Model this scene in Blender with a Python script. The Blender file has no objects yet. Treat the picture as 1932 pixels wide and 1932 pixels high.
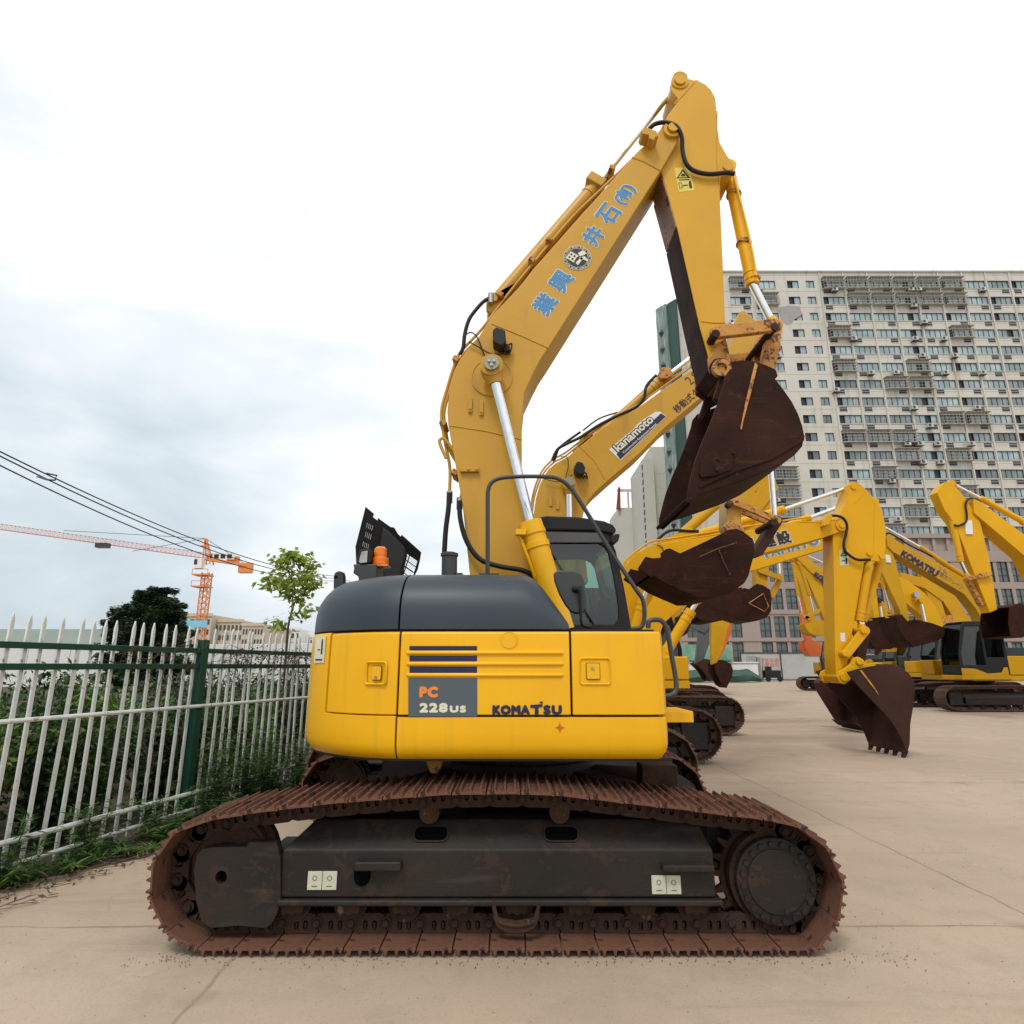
import bpy, bmesh, math, random
from math import sin, cos, tan, pi, radians, atan2, sqrt
from mathutils import Vector, Matrix
random.seed(7)
C = bpy.context.scene.collection
SC = bpy.context.scene
# ---------------------------------------------------------------- camera
FP = 1175.0; PITCH = radians(13.85); HCAM = 1.483; W = 1932.0
cam = bpy.data.cameras.new('camera'); camo = bpy.data.objects.new('camera', cam); C.objects.link(camo)
camo.location = (0, 0, HCAM); camo.rotation_euler = (pi/2 + PITCH, 0, 0)
cam.sensor_width = 36; cam.lens = 36*FP/W; cam.clip_end = 3000; cam.clip_start = 0.05
SC.camera = camo
SC.render.resolution_x = SC.render.resolution_y = 1024
# ---------------------------------------------------------------- sun, sky, exposure
SUN_EL, SUN_ROT = radians(56), radians(200)      # high behind the viewer, veiled by cloud
sun = bpy.data.lights.new('sun', 'SUN'); suno = bpy.data.objects.new('sun', sun); C.objects.link(suno)
sun.energy = 1.5; sun.angle = radians(14); sun.color = (1.0, 0.96, 0.9)
sd = Vector((sin(SUN_ROT)*cos(SUN_EL), cos(SUN_ROT)*cos(SUN_EL), sin(SUN_EL)))
suno.rotation_euler = sd.to_track_quat('Z', 'Y').to_euler()
world = bpy.data.worlds.new('World'); SC.world = world; world.use_nodes = True
wt = world.node_tree; wt.nodes.clear()
wo = wt.nodes.new('ShaderNodeOutputWorld'); bg = wt.nodes.new('ShaderNodeBackground')
sky = wt.nodes.new('ShaderNodeTexSky'); sky.sky_type = 'NISHITA'; sky.sun_disc = False
sky.sun_elevation = SUN_EL; sky.sun_rotation = SUN_ROT; sky.dust_density = 2.0
tc = wt.nodes.new('ShaderNodeTexCoord')
mp = wt.nodes.new('ShaderNodeMapping'); mp.inputs['Scale'].default_value = (1.0, 1.0, 2.6); mp.inputs['Rotation'].default_value = (0.0, 0.45, 0.2)
nz = wt.nodes.new('ShaderNodeTexNoise'); nz.inputs['Scale'].default_value = 2.1; nz.inputs['Detail'].default_value = 7; nz.inputs['Roughness'].default_value = 0.55
nz.inputs['Distortion'].default_value = 0.35
wt.links.new(tc.outputs['Generated'], mp.inputs['Vector']); wt.links.new(mp.outputs['Vector'], nz.inputs['Vector'])
sp = wt.nodes.new('ShaderNodeSeparateXYZ'); wt.links.new(tc.outputs['Generated'], sp.inputs[0])
def wmath(op, a, b=None, c=None, clamp=False):
    n = wt.nodes.new('ShaderNodeMath'); n.operation = op; n.use_clamp = clamp
    for i, v in enumerate((a, b, c)):
        if v is None: continue
        if isinstance(v, (int, float)): n.inputs[i].default_value = v
        else: wt.links.new(v, n.inputs[i])
    return n.outputs[0]
# thin cloud deck: denser and greyer low on the left, burning out to white upwards and to the right
lift = wmath('ADD', wmath('MULTIPLY', sp.outputs['Z'], 1.25), wmath('MULTIPLY', sp.outputs['X'], 0.75))
br = wmath('ADD', lift, wmath('MULTIPLY', nz.outputs['Fac'], 1.9))
rmp = wt.nodes.new('ShaderNodeMapRange'); rmp.inputs[1].default_value = 0.38; rmp.inputs[2].default_value = 1.50; rmp.clamp = True
wt.links.new(br, rmp.inputs[0])
cr = wt.nodes.new('ShaderNodeValToRGB'); wt.links.new(rmp.outputs[0], cr.inputs[0])
cr.color_ramp.elements[0].position = 0.0; cr.color_ramp.elements[0].color = (0.50, 0.59, 0.65, 1)
cr.color_ramp.elements[1].position = 1.0; cr.color_ramp.elements[1].color = (1.16, 1.16, 1.16, 1)
e = cr.color_ramp.elements.new(0.5); e.color = (0.76, 0.84, 0.895, 1)
mul = wt.nodes.new('ShaderNodeVectorMath'); mul.operation = 'SCALE'; mul.inputs[3].default_value = 9.2
wt.links.new(cr.outputs[0], mul.inputs[0])
mx = wt.nodes.new('ShaderNodeMix'); mx.data_type = 'RGBA'; mx.inputs[0].default_value = 0.93
wt.links.new(sky.outputs[0], mx.inputs[6]); wt.links.new(mul.outputs[0], mx.inputs[7])
wt.links.new(mx.outputs[2], bg.inputs[0]); bg.inputs[1].default_value = 0.105
wt.links.new(bg.outputs[0], wo.inputs[0])
SC.view_settings.view_transform = 'Standard'; SC.view_settings.look = 'None'
SC.view_settings.gamma = 1; SC.view_settings.exposure = 0.14
SC.cycles.max_bounces = 6; SC.cycles.diffuse_bounces = 3; SC.cycles.transparent_max_bounces = 12
SC.cycles.use_denoising = True

# ---------------------------------------------------------------- picture point -> point on a real plane
CF = Vector((0, cos(PITCH), sin(PITCH))); CU = Vector((0, -sin(PITCH), cos(PITCH)))
def ray(px, py):
    return CF + Vector((1, 0, 0))*((px-966)/FP) - CU*((py-966)/FP)
def at(px, py, Y):
    d = ray(px, py); t = Y/d.y
    return Vector((d.x*t, Y, HCAM + d.z*t))
def atz(px, py, z):
    d = ray(px, py); t = (z-HCAM)/d.z
    return Vector((d.x*t, d.y*t, z))
def xz(pts, Y): return [(at(a, b, Y).x, at(a, b, Y).z) for a, b in pts]

# ---------------------------------------------------------------- materials
def mat(name, c1, c2=None, scale=3.0, rough=0.5, metal=0.0, bump=0.0, bscale=40.0, spot=None, spot_t=0.62, spot_s=6.0,
        streak=None, alpha=None, detail=6, spec=None):
    m = bpy.data.materials.new(name); m.use_nodes = True; nt = m.node_tree; N = nt.nodes; L = nt.links
    b = N['Principled BSDF']; b.inputs['Roughness'].default_value = rough; b.inputs['Metallic'].default_value = metal
    if spec is not None: b.inputs['Specular IOR Level'].default_value = spec
    tx = N.new('ShaderNodeTexCoord')
    n1 = N.new('ShaderNodeTexNoise'); n1.inputs['Scale'].default_value = scale; n1.inputs['Detail'].default_value = detail
    n1.inputs['Roughness'].default_value = 0.6
    L.new(tx.outputs['Object'], n1.inputs['Vector'])
    col = None
    r = N.new('ShaderNodeMapRange'); r.inputs[1].default_value = 0.32; r.inputs[2].default_value = 0.68; L.new(n1.outputs['Fac'], r.inputs[0])
    mi = N.new('ShaderNodeMix'); mi.data_type = 'RGBA'; L.new(r.outputs[0], mi.inputs[0])
    mi.inputs[6].default_value = (*c1, 1); mi.inputs[7].default_value = (*(c2 or [x*0.85 for x in c1]), 1); col = mi.outputs[2]
    if spot:
        n2 = N.new('ShaderNodeTexNoise'); n2.inputs['Scale'].default_value = spot_s; n2.inputs['Detail'].default_value = 10; n2.inputs['Roughness'].default_value = 0.7
        L.new(tx.outputs['Object'], n2.inputs['Vector'])
        r2 = N.new('ShaderNodeMapRange'); r2.inputs[1].default_value = spot_t; r2.inputs[2].default_value = spot_t+0.05; L.new(n2.outputs['Fac'], r2.inputs[0])
        m2 = N.new('ShaderNodeMix'); m2.data_type = 'RGBA'; L.new(r2.outputs[0], m2.inputs[0]); L.new(col, m2.inputs[6]); m2.inputs[7].default_value = (*spot, 1); col = m2.outputs[2]
    if streak:   # (colour, scale xyz, threshold, width)
        mpn = N.new('ShaderNodeMapping'); mpn.inputs['Scale'].default_value = streak[1]; L.new(tx.outputs['Object'], mpn.inputs['Vector'])
        n3 = N.new('ShaderNodeTexNoise'); n3.inputs['Scale'].default_value = 1.0; n3.inputs['Detail'].default_value = 5; L.new(mpn.outputs[0], n3.inputs['Vector'])
        r3 = N.new('ShaderNodeMapRange'); r3.inputs[1].default_value = streak[2]; r3.inputs[2].default_value = streak[2]+streak[3]; r3.inputs[4].default_value = streak[4] if len(streak) > 4 else 1.0
        L.new(n3.outputs['Fac'], r3.inputs[0])
        m3 = N.new('ShaderNodeMix'); m3.data_type = 'RGBA'; L.new(r3.outputs[0], m3.inputs[0]); L.new(col, m3.inputs[6]); m3.inputs[7].default_value = (*streak[0], 1); col = m3.outputs[2]
    L.new(col, b.inputs['Base Color'])
    rr = N.new('ShaderNodeMapRange'); rr.inputs[3].default_value = max(0.03, rough-0.07); rr.inputs[4].default_value = min(1, rough+0.1); L.new(n1.outputs['Fac'], rr.inputs[0]); L.new(rr.outputs[0], b.inputs['Roughness'])
    if bump:
        n4 = N.new('ShaderNodeTexNoise'); n4.inputs['Scale'].default_value = bscale; n4.inputs['Detail'].default_value = 4; L.new(tx.outputs['Object'], n4.inputs['Vector'])
        bp = N.new('ShaderNodeBump'); bp.inputs['Strength'].default_value = bump; bp.inputs['Distance'].default_value = 0.01; L.new(n4.outputs['Fac'], bp.inputs['Height']); L.new(bp.outputs[0], b.inputs['Normal'])
    return m
M = {}
M['body'] = mat('yellow_body_paint', (0.82, 0.435, 0.001), (0.75, 0.39, 0.001), 1.6, 0.34, spec=0.4, bump=0.10, bscale=260, spot=(0.45, 0.26, 0.05), spot_t=0.755, spot_s=14, streak=((0.34, 0.20, 0.03), (13, 13, 0.7), 0.58, 0.22, 0.26))
M['boom'] = mat('faded_yellow_paint', (0.55, 0.305, 0.032), (0.47, 0.255, 0.024), 1.1, 0.40, spec=0.35, bump=0.08, bscale=90, streak=((0.30, 0.17, 0.04), (5, 5, 1.0), 0.57, 0.2, 0.55), spot=(0.22, 0.10, 0.03), spot_t=0.735, spot_s=9)
M['armp'] = mat('worn_yellow_paint', (0.63, 0.345, 0.020), (0.56, 0.30, 0.018), 1.3, 0.40, spec=0.35, bump=0.08, bscale=120, spot=(0.20, 0.075, 0.025), spot_t=0.685, spot_s=8)
M['yel2'] = mat('yellow_paint_row', (0.70, 0.37, 0.003), (0.62, 0.315, 0.003), 0.8, 0.45, spec=0.22, spot=(0.3, 0.14, 0.03), spot_t=0.69, spot_s=5)
M['yel3'] = mat('yellow_paint_dusty', (0.56, 0.30, 0.006), (0.46, 0.235, 0.006), 0.8, 0.5, spec=0.22, spot=(0.22, 0.11, 0.03), spot_t=0.66, spot_s=4)
M['rustyel'] = mat('scraped_yellow_paint', (0.56, 0.27, 0.045), (0.42, 0.17, 0.03), 9, 0.6, bump=0.3, bscale=60, spot=(0.08, 0.03, 0.015), spot_t=0.53, spot_s=14)
M['orange'] = mat('orange_paint', (0.60, 0.13, 0.02), (0.52, 0.11, 0.02), 2, 0.5, spot=(0.2, 0.08, 0.03), spot_t=0.68)
M['grey'] = mat('grey_machine_paint', (0.09, 0.10, 0.10), (0.07, 0.075, 0.08), 2, 0.5)
M['hood'] = mat('dark_slate_hood_paint', (0.034, 0.047, 0.059), (0.026, 0.037, 0.048), 1.2, 0.42, spec=0.35, bump=0.05, bscale=200, spot=(0.12, 0.13, 0.13), spot_t=0.72, spot_s=3)
M['plum'] = mat('dark_rust_steel', (0.040, 0.0125, 0.0065), (0.017, 0.006, 0.004), 3.0, 0.7, metal=0.0, spec=0.15, bump=0.35, bscale=50, spot=(0.052, 0.019, 0.009), spot_t=0.585, spot_s=9, streak=((0.08, 0.033, 0.016), (1.2, 6, 22), 0.62, 0.1, 0.5))
M['plum2'] = mat('brown_bucket_steel', (0.052, 0.021, 0.014), (0.032, 0.013, 0.009), 2.0, 0.65, spec=0.2, bump=0.3, bscale=30, spot=(0.13, 0.06, 0.03), spot_t=0.66)
M['rust'] = mat('rusted_track_steel', (0.185, 0.080, 0.048), (0.075, 0.038, 0.026), 4.5, 0.75, spec=0.25, bump=0.4, bscale=90, spot=(0.030, 0.018, 0.014), spot_t=0.56, spot_s=13)
M['rustd'] = mat('dark_rusted_chain_steel', (0.058, 0.031, 0.020), (0.030, 0.018, 0.013), 9, 0.8, spec=0.2, bump=0.5, bscale=70, spot=(0.16, 0.10, 0.065), spot_t=0.60, spot_s=8)
M['frame'] = mat('dirty_black_frame_paint', (0.028, 0.0225, 0.0185), (0.015, 0.0125, 0.011), 2.5, 0.55, spec=0.25, bump=0.15, bscale=60, spot=(0.036, 0.024, 0.017), spot_t=0.54, spot_s=5, streak=((0.085, 0.06, 0.045), (2.0, 2, 12), 0.60, 0.15, 0.5))
M['black'] = mat('black_plastic', (0.014, 0.014, 0.015), None, 4, 0.5, spec=0.3)
M['rubber'] = mat('black_rubber_hose', (0.011, 0.011, 0.012), None, 6, 0.5, spec=0.3)
M['dgrey'] = mat('dark_grey_tube_paint', (0.035, 0.037, 0.040), None, 6, 0.4)
M['chrome'] = mat('chromed_rod', (0.80, 0.81, 0.82), (0.70, 0.71, 0.72), 20, 0.14, metal=1.0)
M['steel'] = mat('bare_steel', (0.42, 0.42, 0.41), None, 15, 0.35, metal=0.9)
M['palewear'] = mat('scuffed_pale_steel', (0.34, 0.24, 0.20), (0.26, 0.15, 0.09), 5, 0.6, spot=(0.05, 0.02, 0.015), spot_t=0.54, spot_s=9)
M['olive'] = mat('zinc_plate', (0.30, 0.30, 0.20), None, 15, 0.5, metal=0.5)
M['navy'] = mat('navy_decal', (0.008, 0.010, 0.055), None, 5, 0.4)
M['slate'] = mat('slate_decal', (0.075, 0.10, 0.115), (0.07, 0.09, 0.105), 3, 0.4)
M['orangetxt'] = mat('orange_decal', (0.80, 0.24, 0.04), None, 3, 0.4)
M['whitetxt'] = mat('white_decal', (0.72, 0.70, 0.55), None, 5, 0.4)
M['white'] = mat('white_paint', (0.72, 0.72, 0.70), (0.64, 0.64, 0.61), 5, 0.5)
M['bluetxt'] = mat('blue_lettering', (0.035, 0.19, 0.42), (0.06, 0.24, 0.46), 8, 0.5)
M['blacktxt'] = mat('black_lettering', (0.015, 0.012, 0.01), None, 5, 0.5)
M['stick_y'] = mat('yellow_sticker', (0.72, 0.60, 0.10), None, 5, 0.5)
M['stick_w'] = mat('pale_worn_sticker', (0.55, 0.55, 0.42), (0.46, 0.46, 0.36), 30, 0.6, spot=(0.1, 0.09, 0.07), spot_t=0.68, spot_s=40)
M['red'] = mat('red_mark', (0.60, 0.05, 0.02), None, 5, 0.5)
M['redb'] = mat('red_sign_paint', (0.22, 0.03, 0.02), None, 2, 0.6)
def glass(name, tint, mixf=0.55, rough=0.03):
    m = bpy.data.materials.new(name); m.use_nodes = True; nt = m.node_tree; nt.nodes.clear()
    o = nt.nodes.new('ShaderNodeOutputMaterial'); t = nt.nodes.new('ShaderNodeBsdfTransparent'); g = nt.nodes.new('ShaderNodeBsdfGlossy')
    nn = nt.nodes.new('ShaderNodeTexNoise'); nn.inputs['Scale'].default_value = 3
    t.inputs[0].default_value = (*tint, 1); g.inputs['Roughness'].default_value = rough
    lw = nt.nodes.new('ShaderNodeLayerWeight'); lw.inputs[0].default_value = 0.25
    mr = nt.nodes.new('ShaderNodeMapRange'); mr.inputs[3].default_value = mixf; mr.inputs[4].default_value = 0.9; nt.links.new(lw.outputs['Fresnel'], mr.inputs[0])
    ms = nt.nodes.new('ShaderNodeMixShader'); nt.links.new(mr.outputs[0], ms.inputs[0]); nt.links.new(t.outputs[0], ms.inputs[1]); nt.links.new(g.outputs[0], ms.inputs[2])
    nt.links.new(ms.outputs[0], o.inputs[0]); return m
M['glass'] = glass('green_tinted_glass', (0.40, 0.58, 0.50), 0.07)
M['glass2'] = glass('dark_cab_glass', (0.14, 0.20, 0.18), 0.06)
M['winglass'] = mat('window_glass', (0.12, 0.17, 0.18), (0.26, 0.33, 0.34), 0.35, 0.12, spec=0.9, detail=2)
_nt = M['winglass'].node_tree; _oi = _nt.nodes.new('ShaderNodeObjectInfo'); _hm = _nt.nodes.new('ShaderNodeHueSaturation'); _b = _nt.nodes['Principled BSDF']; _src = _b.inputs['Base Color'].links[0].from_socket
_vr = _nt.nodes.new('ShaderNodeMapRange'); _vr.inputs[3].default_value = 0.45; _vr.inputs[4].default_value = 1.7; _nt.links.new(_oi.outputs['Random'], _vr.inputs[0]); _nt.links.new(_vr.outputs[0], _hm.inputs['Value']); _nt.links.new(_src, _hm.inputs['Color']); _nt.links.new(_hm.outputs[0], _b.inputs['Base Color'])
M['windark'] = mat('dark_window_opening', (0.012, 0.014, 0.022), (0.02, 0.022, 0.03), 0.5, 0.5)
M['void'] = mat('black_void', (0.004, 0.004, 0.004), None, 4, 0.95, spec=0.0)
M['amber'] = mat('amber_lens', (0.85, 0.20, 0.0), (0.75, 0.15, 0.0), 12, 0.15)
M['lens'] = mat('ribbed_lamp_glass', (0.55, 0.55, 0.50), (0.30, 0.30, 0.28), 14, 0.12, metal=0.3)

# ---------------------------------------------------------------- mesh building
ROOTM = {}
class MB:
    def __init__(s): s.v = []; s.f = []; s.m = []
    def add(s, vs, fs, mi=0):
        o = len(s.v); s.v += [Vector(v) for v in vs]; s.f += [[i+o for i in f] for f in fs]; s.m += [mi]*len(fs); return s
    def box(s, x0, x1, y0, y1, z0, z1, mi=0):
        vs = [(x, y, z) for x in (x0, x1) for y in (y0, y1) for z in (z0, z1)]
        return s.add(vs, [(0,1,3,2),(4,6,7,5),(0,4,5,1),(2,3,7,6),(0,2,6,4),(1,5,7,3)], mi)
    def obox(s, c, ax, ay, az, hx, hy, hz, mi=0):
        c = Vector(c); vs = [c+ax*(i*hx)+ay*(j*hy)+az*(k*hz) for i in (-1,1) for j in (-1,1) for k in (-1,1)]
        return s.add(vs, [(0,1,3,2),(4,6,7,5),(0,4,5,1),(2,3,7,6),(0,2,6,4),(1,5,7,3)], mi)
    def prism(s, poly, y0, y1, mi=0):          # poly: (x,z) outline, extruded in Y
        n = len(poly); vs = [(x, y0, z) for x, z in poly]+[(x, y1, z) for x, z in poly]
        return s.add(vs, [list(range(n))[::-1], list(range(n, 2*n))]+[[i, (i+1) % n, n+(i+1) % n, n+i] for i in range(n)], mi)
    def prismP(s, pts, Y, y0, y1, mi=0): return s.prism(xz(pts, Y), y0, y1, mi)
    def prismz(s, poly, z0, z1, mi=0):         # poly: (x,y)
        n = len(poly); vs = [(x, y, z0) for x, y in poly]+[(x, y, z1) for x, y in poly]
        return s.add(vs, [list(range(n))[::-1], list(range(n, 2*n))]+[[i, (i+1) % n, n+(i+1) % n, n+i] for i in range(n)], mi)
    def prismx(s, poly, x0, x1, mi=0):         # poly: (y,z)
        n = len(poly); vs = [(x0, y, z) for y, z in poly]+[(x1, y, z) for y, z in poly]
        return s.add(vs, [list(range(n))[::-1], list(range(n, 2*n))]+[[i, (i+1) % n, n+(i+1) % n, n+i] for i in range(n)], mi)
    def tube(s, pts, r, seg=8, mi=0, r2=None, cap=True):
        pts = [Vector(p) for p in pts]; n = len(pts); up = None; rings = []
        for i, p in enumerate(pts):
            d = (pts[min(i+1, n-1)]-pts[max(i-1, 0)]).normalized()
            if up is None:
                up = Vector((0, 0, 1)) if abs(d.z) < 0.9 else Vector((0, 1, 0))
            a = d.cross(up)
            if a.length < 1e-5: a = d.orthogonal()
            a.normalize(); b = a.cross(d).normalized(); up = b
            rr = r if r2 is None else r+(r2-r)*i/(n-1)
            rings.append([p+a*(cos(2*pi*k/seg)*rr)+b*(sin(2*pi*k/seg)*rr) for k in range(seg)])
        vs = [v for R in rings for v in R]; fs = []
        for i in range(n-1):
            for k in range(seg):
                k2 = (k+1) % seg; fs.append([i*seg+k, i*seg+k2, (i+1)*seg+k2, (i+1)*seg+k])
        if cap: fs += [list(range(seg))[::-1], [(n-1)*seg+k for k in range(seg)]]
        return s.add(vs, fs, mi)
    def cyl(s, p0, p1, r, seg=20, mi=0, r2=None): return s.tube([p0, p1], r, seg, mi, r2)
    def ycyl(s, x, z, y0, y1, r, seg=24, mi=0): return s.cyl((x, y0, z), (x, y1, z), r, seg, mi)
    def ring(s, x, z, y0, y1, r0, r1, seg=28, mi=0):
        vs = []; 
        for k in range(seg):
            a = 2*pi*k/seg
            for y, r in ((y0, r0), (y0, r1), (y1, r1), (y1, r0)): vs.append((x+cos(a)*r, y, z+sin(a)*r))
        fs = []
        for k in range(seg):
            k2 = (k+1) % seg
            for j in range(4): fs.append([k*4+j, k*4+(j+1) % 4, k2*4+(j+1) % 4, k2*4+j])
        return s.add(vs, fs, mi)
    def build(s, name, mats, parent=None, bevel=0, smooth=None, seg=2, fixn=True, label=None, local=False):
        me = bpy.data.meshes.new(name)
        inv = Matrix.Identity(4)
        if parent is not None and not local:
            inv = ROOTM[parent.name].inverted()
        me.from_pydata([inv @ v for v in s.v], [], s.f)
        if not isinstance(mats, (list, tuple)): mats = [mats]
        for m in mats: me.materials.append(M[m] if isinstance(m, str) else m)
        for p, mi in zip(me.polygons, s.m): p.material_index = mi
        if fixn:
            b = bmesh.new(); b.from_mesh(me); bmesh.ops.recalc_face_normals(b, faces=b.faces); b.to_mesh(me); b.free()
        me.update()
        o = bpy.data.objects.new(name, me); C.objects.link(o)
        if parent is not None: o.parent = parent; ROOTM[o.name] = ROOTM[parent.name]
        else: ROOTM[o.name] = Matrix.Identity(4)
        if smooth is not None:
            for p in me.polygons: p.use_smooth = True
            me.set_sharp_from_angle(angle=radians(smooth))
        if bevel:
            mod = o.modifiers.new('bevel', 'BEVEL'); mod.width = bevel; mod.segments = seg; mod.limit_method = 'ANGLE'; mod.angle_limit = radians(35); mod.harden_normals = True
            for p in me.polygons: p.use_smooth = True
            if smooth is None: me.set_sharp_from_angle(angle=radians(30))
        if label: o['label'] = label
        return o
def tag(o, label, cat, group=None, kind=None):
    if label: o['label'] = label
    if cat: o['category'] = cat
    if group: o['group'] = group
    if kind: o['kind'] = kind
    return o
def thing(name, label, cat, loc=(0, 0, 0), rz=0, group=None):
    o = bpy.data.objects.new(name, None); C.objects.link(o); o.location = loc; o.rotation_euler = (0, 0, rz); o.empty_display_size = 0.3
    ROOTM[o.name] = Matrix.Translation(Vector(loc)) @ Matrix.Rotation(rz, 4, 'Z')
    return tag(o, label, cat, group)
def setroot(o, loc):      # turn a single mesh built at world coordinates into a thing whose origin is its base
    loc = Vector(loc); o.data.transform(Matrix.Translation(-loc)); o.location = loc; ROOTM[o.name] = Matrix.Translation(loc); return o
def smoothpts(pts, n=6):
    pts = [Vector(p) for p in pts]; out = []
    for i in range(len(pts)-1):
        p0 = pts[max(i-1, 0)]; p1 = pts[i]; p2 = pts[i+1]; p3 = pts[min(i+2, len(pts)-1)]
        for k in range(n):
            t = k/n; out.append(0.5*((2*p1)+(p2-p0)*t+(2*p0-5*p1+4*p2-p3)*t*t+(3*p1-p0-3*p2+p3)*t**3))
    out.append(pts[-1]); return out
def hose(mb, P, Y, r, n=5, seg=8, mi=0):       # P: list of (px,py[,dy])
    mb.tube(smoothpts([at(p[0], p[1], Y+(p[2] if len(p) > 2 else 0)) for p in P], n), r, seg, mi); return mb
def text_mesh(body, size, bold=0.0, extr=0.0008, spacing=1.0, font=None, shear=0.0, resolution=3):
    cu = bpy.data.curves.new('lettering', 'FONT'); cu.body = body; cu.size = size; cu.align_x = 'CENTER'; cu.align_y = 'CENTER'
    cu.offset = bold; cu.extrude = extr; cu.space_character = spacing; cu.resolution_u = resolution; cu.shear = shear
    o = bpy.data.objects.new('lettering', cu); C.objects.link(o); bpy.context.view_layer.update()
    me = bpy.data.meshes.new_from_object(o.evaluated_get(bpy.context.evaluated_depsgraph_get()))
    bpy.data.objects.remove(o); bpy.data.curves.remove(cu); return me
def lettering(body, c, ux, size, matn, parent, name='lettering', bold=0.0, width=None, spacing=1.0, uy=None, push=0.0, height=None, dstep=0.00012):
    """text on a plane facing the camera's side (-Y): centre c, direction ux along the line; heavier strokes by shifted outlines a hair apart in depth"""
    me = text_mesh(body, 1.0, 0.0, extr=0.0, spacing=spacing)
    if not me.vertices: return None
    co = [v.co.copy() for v in me.vertices]; fs = [list(p.vertices) for p in me.polygons]; bpy.data.meshes.remove(me)
    x0 = min(v.x for v in co); x1 = max(v.x for v in co); y0 = min(v.y for v in co); y1 = max(v.y for v in co)
    ux = Vector(ux).normalized(); n = Vector((0, -1, 0)); uy = n.cross(ux).normalized()
    sx = ((width-2*bold)/(x1-x0)) if width else size; sy = ((height-2*bold)/(y1-y0)) if height else sx
    cx, cy = (x0+x1)/2, (y0+y1)/2; q = MB(); offs = [(0, 0)]
    if bold: offs = [(cos(2*pi*k/8)*bold, sin(2*pi*k/8)*bold) for k in range(8)]+[(cos(2*pi*k/4)*bold*.5, sin(2*pi*k/4)*bold*.5) for k in range(4)]
    for k, (dx, dy) in enumerate(offs):
        q.add([Vector(c)+ux*((v.x-cx)*sx+dx)+uy*((v.y-cy)*sy+dy)+n*(push+k*dstep) for v in co], fs)
    return q.build(name, matn, parent, fixn=False)
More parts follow.
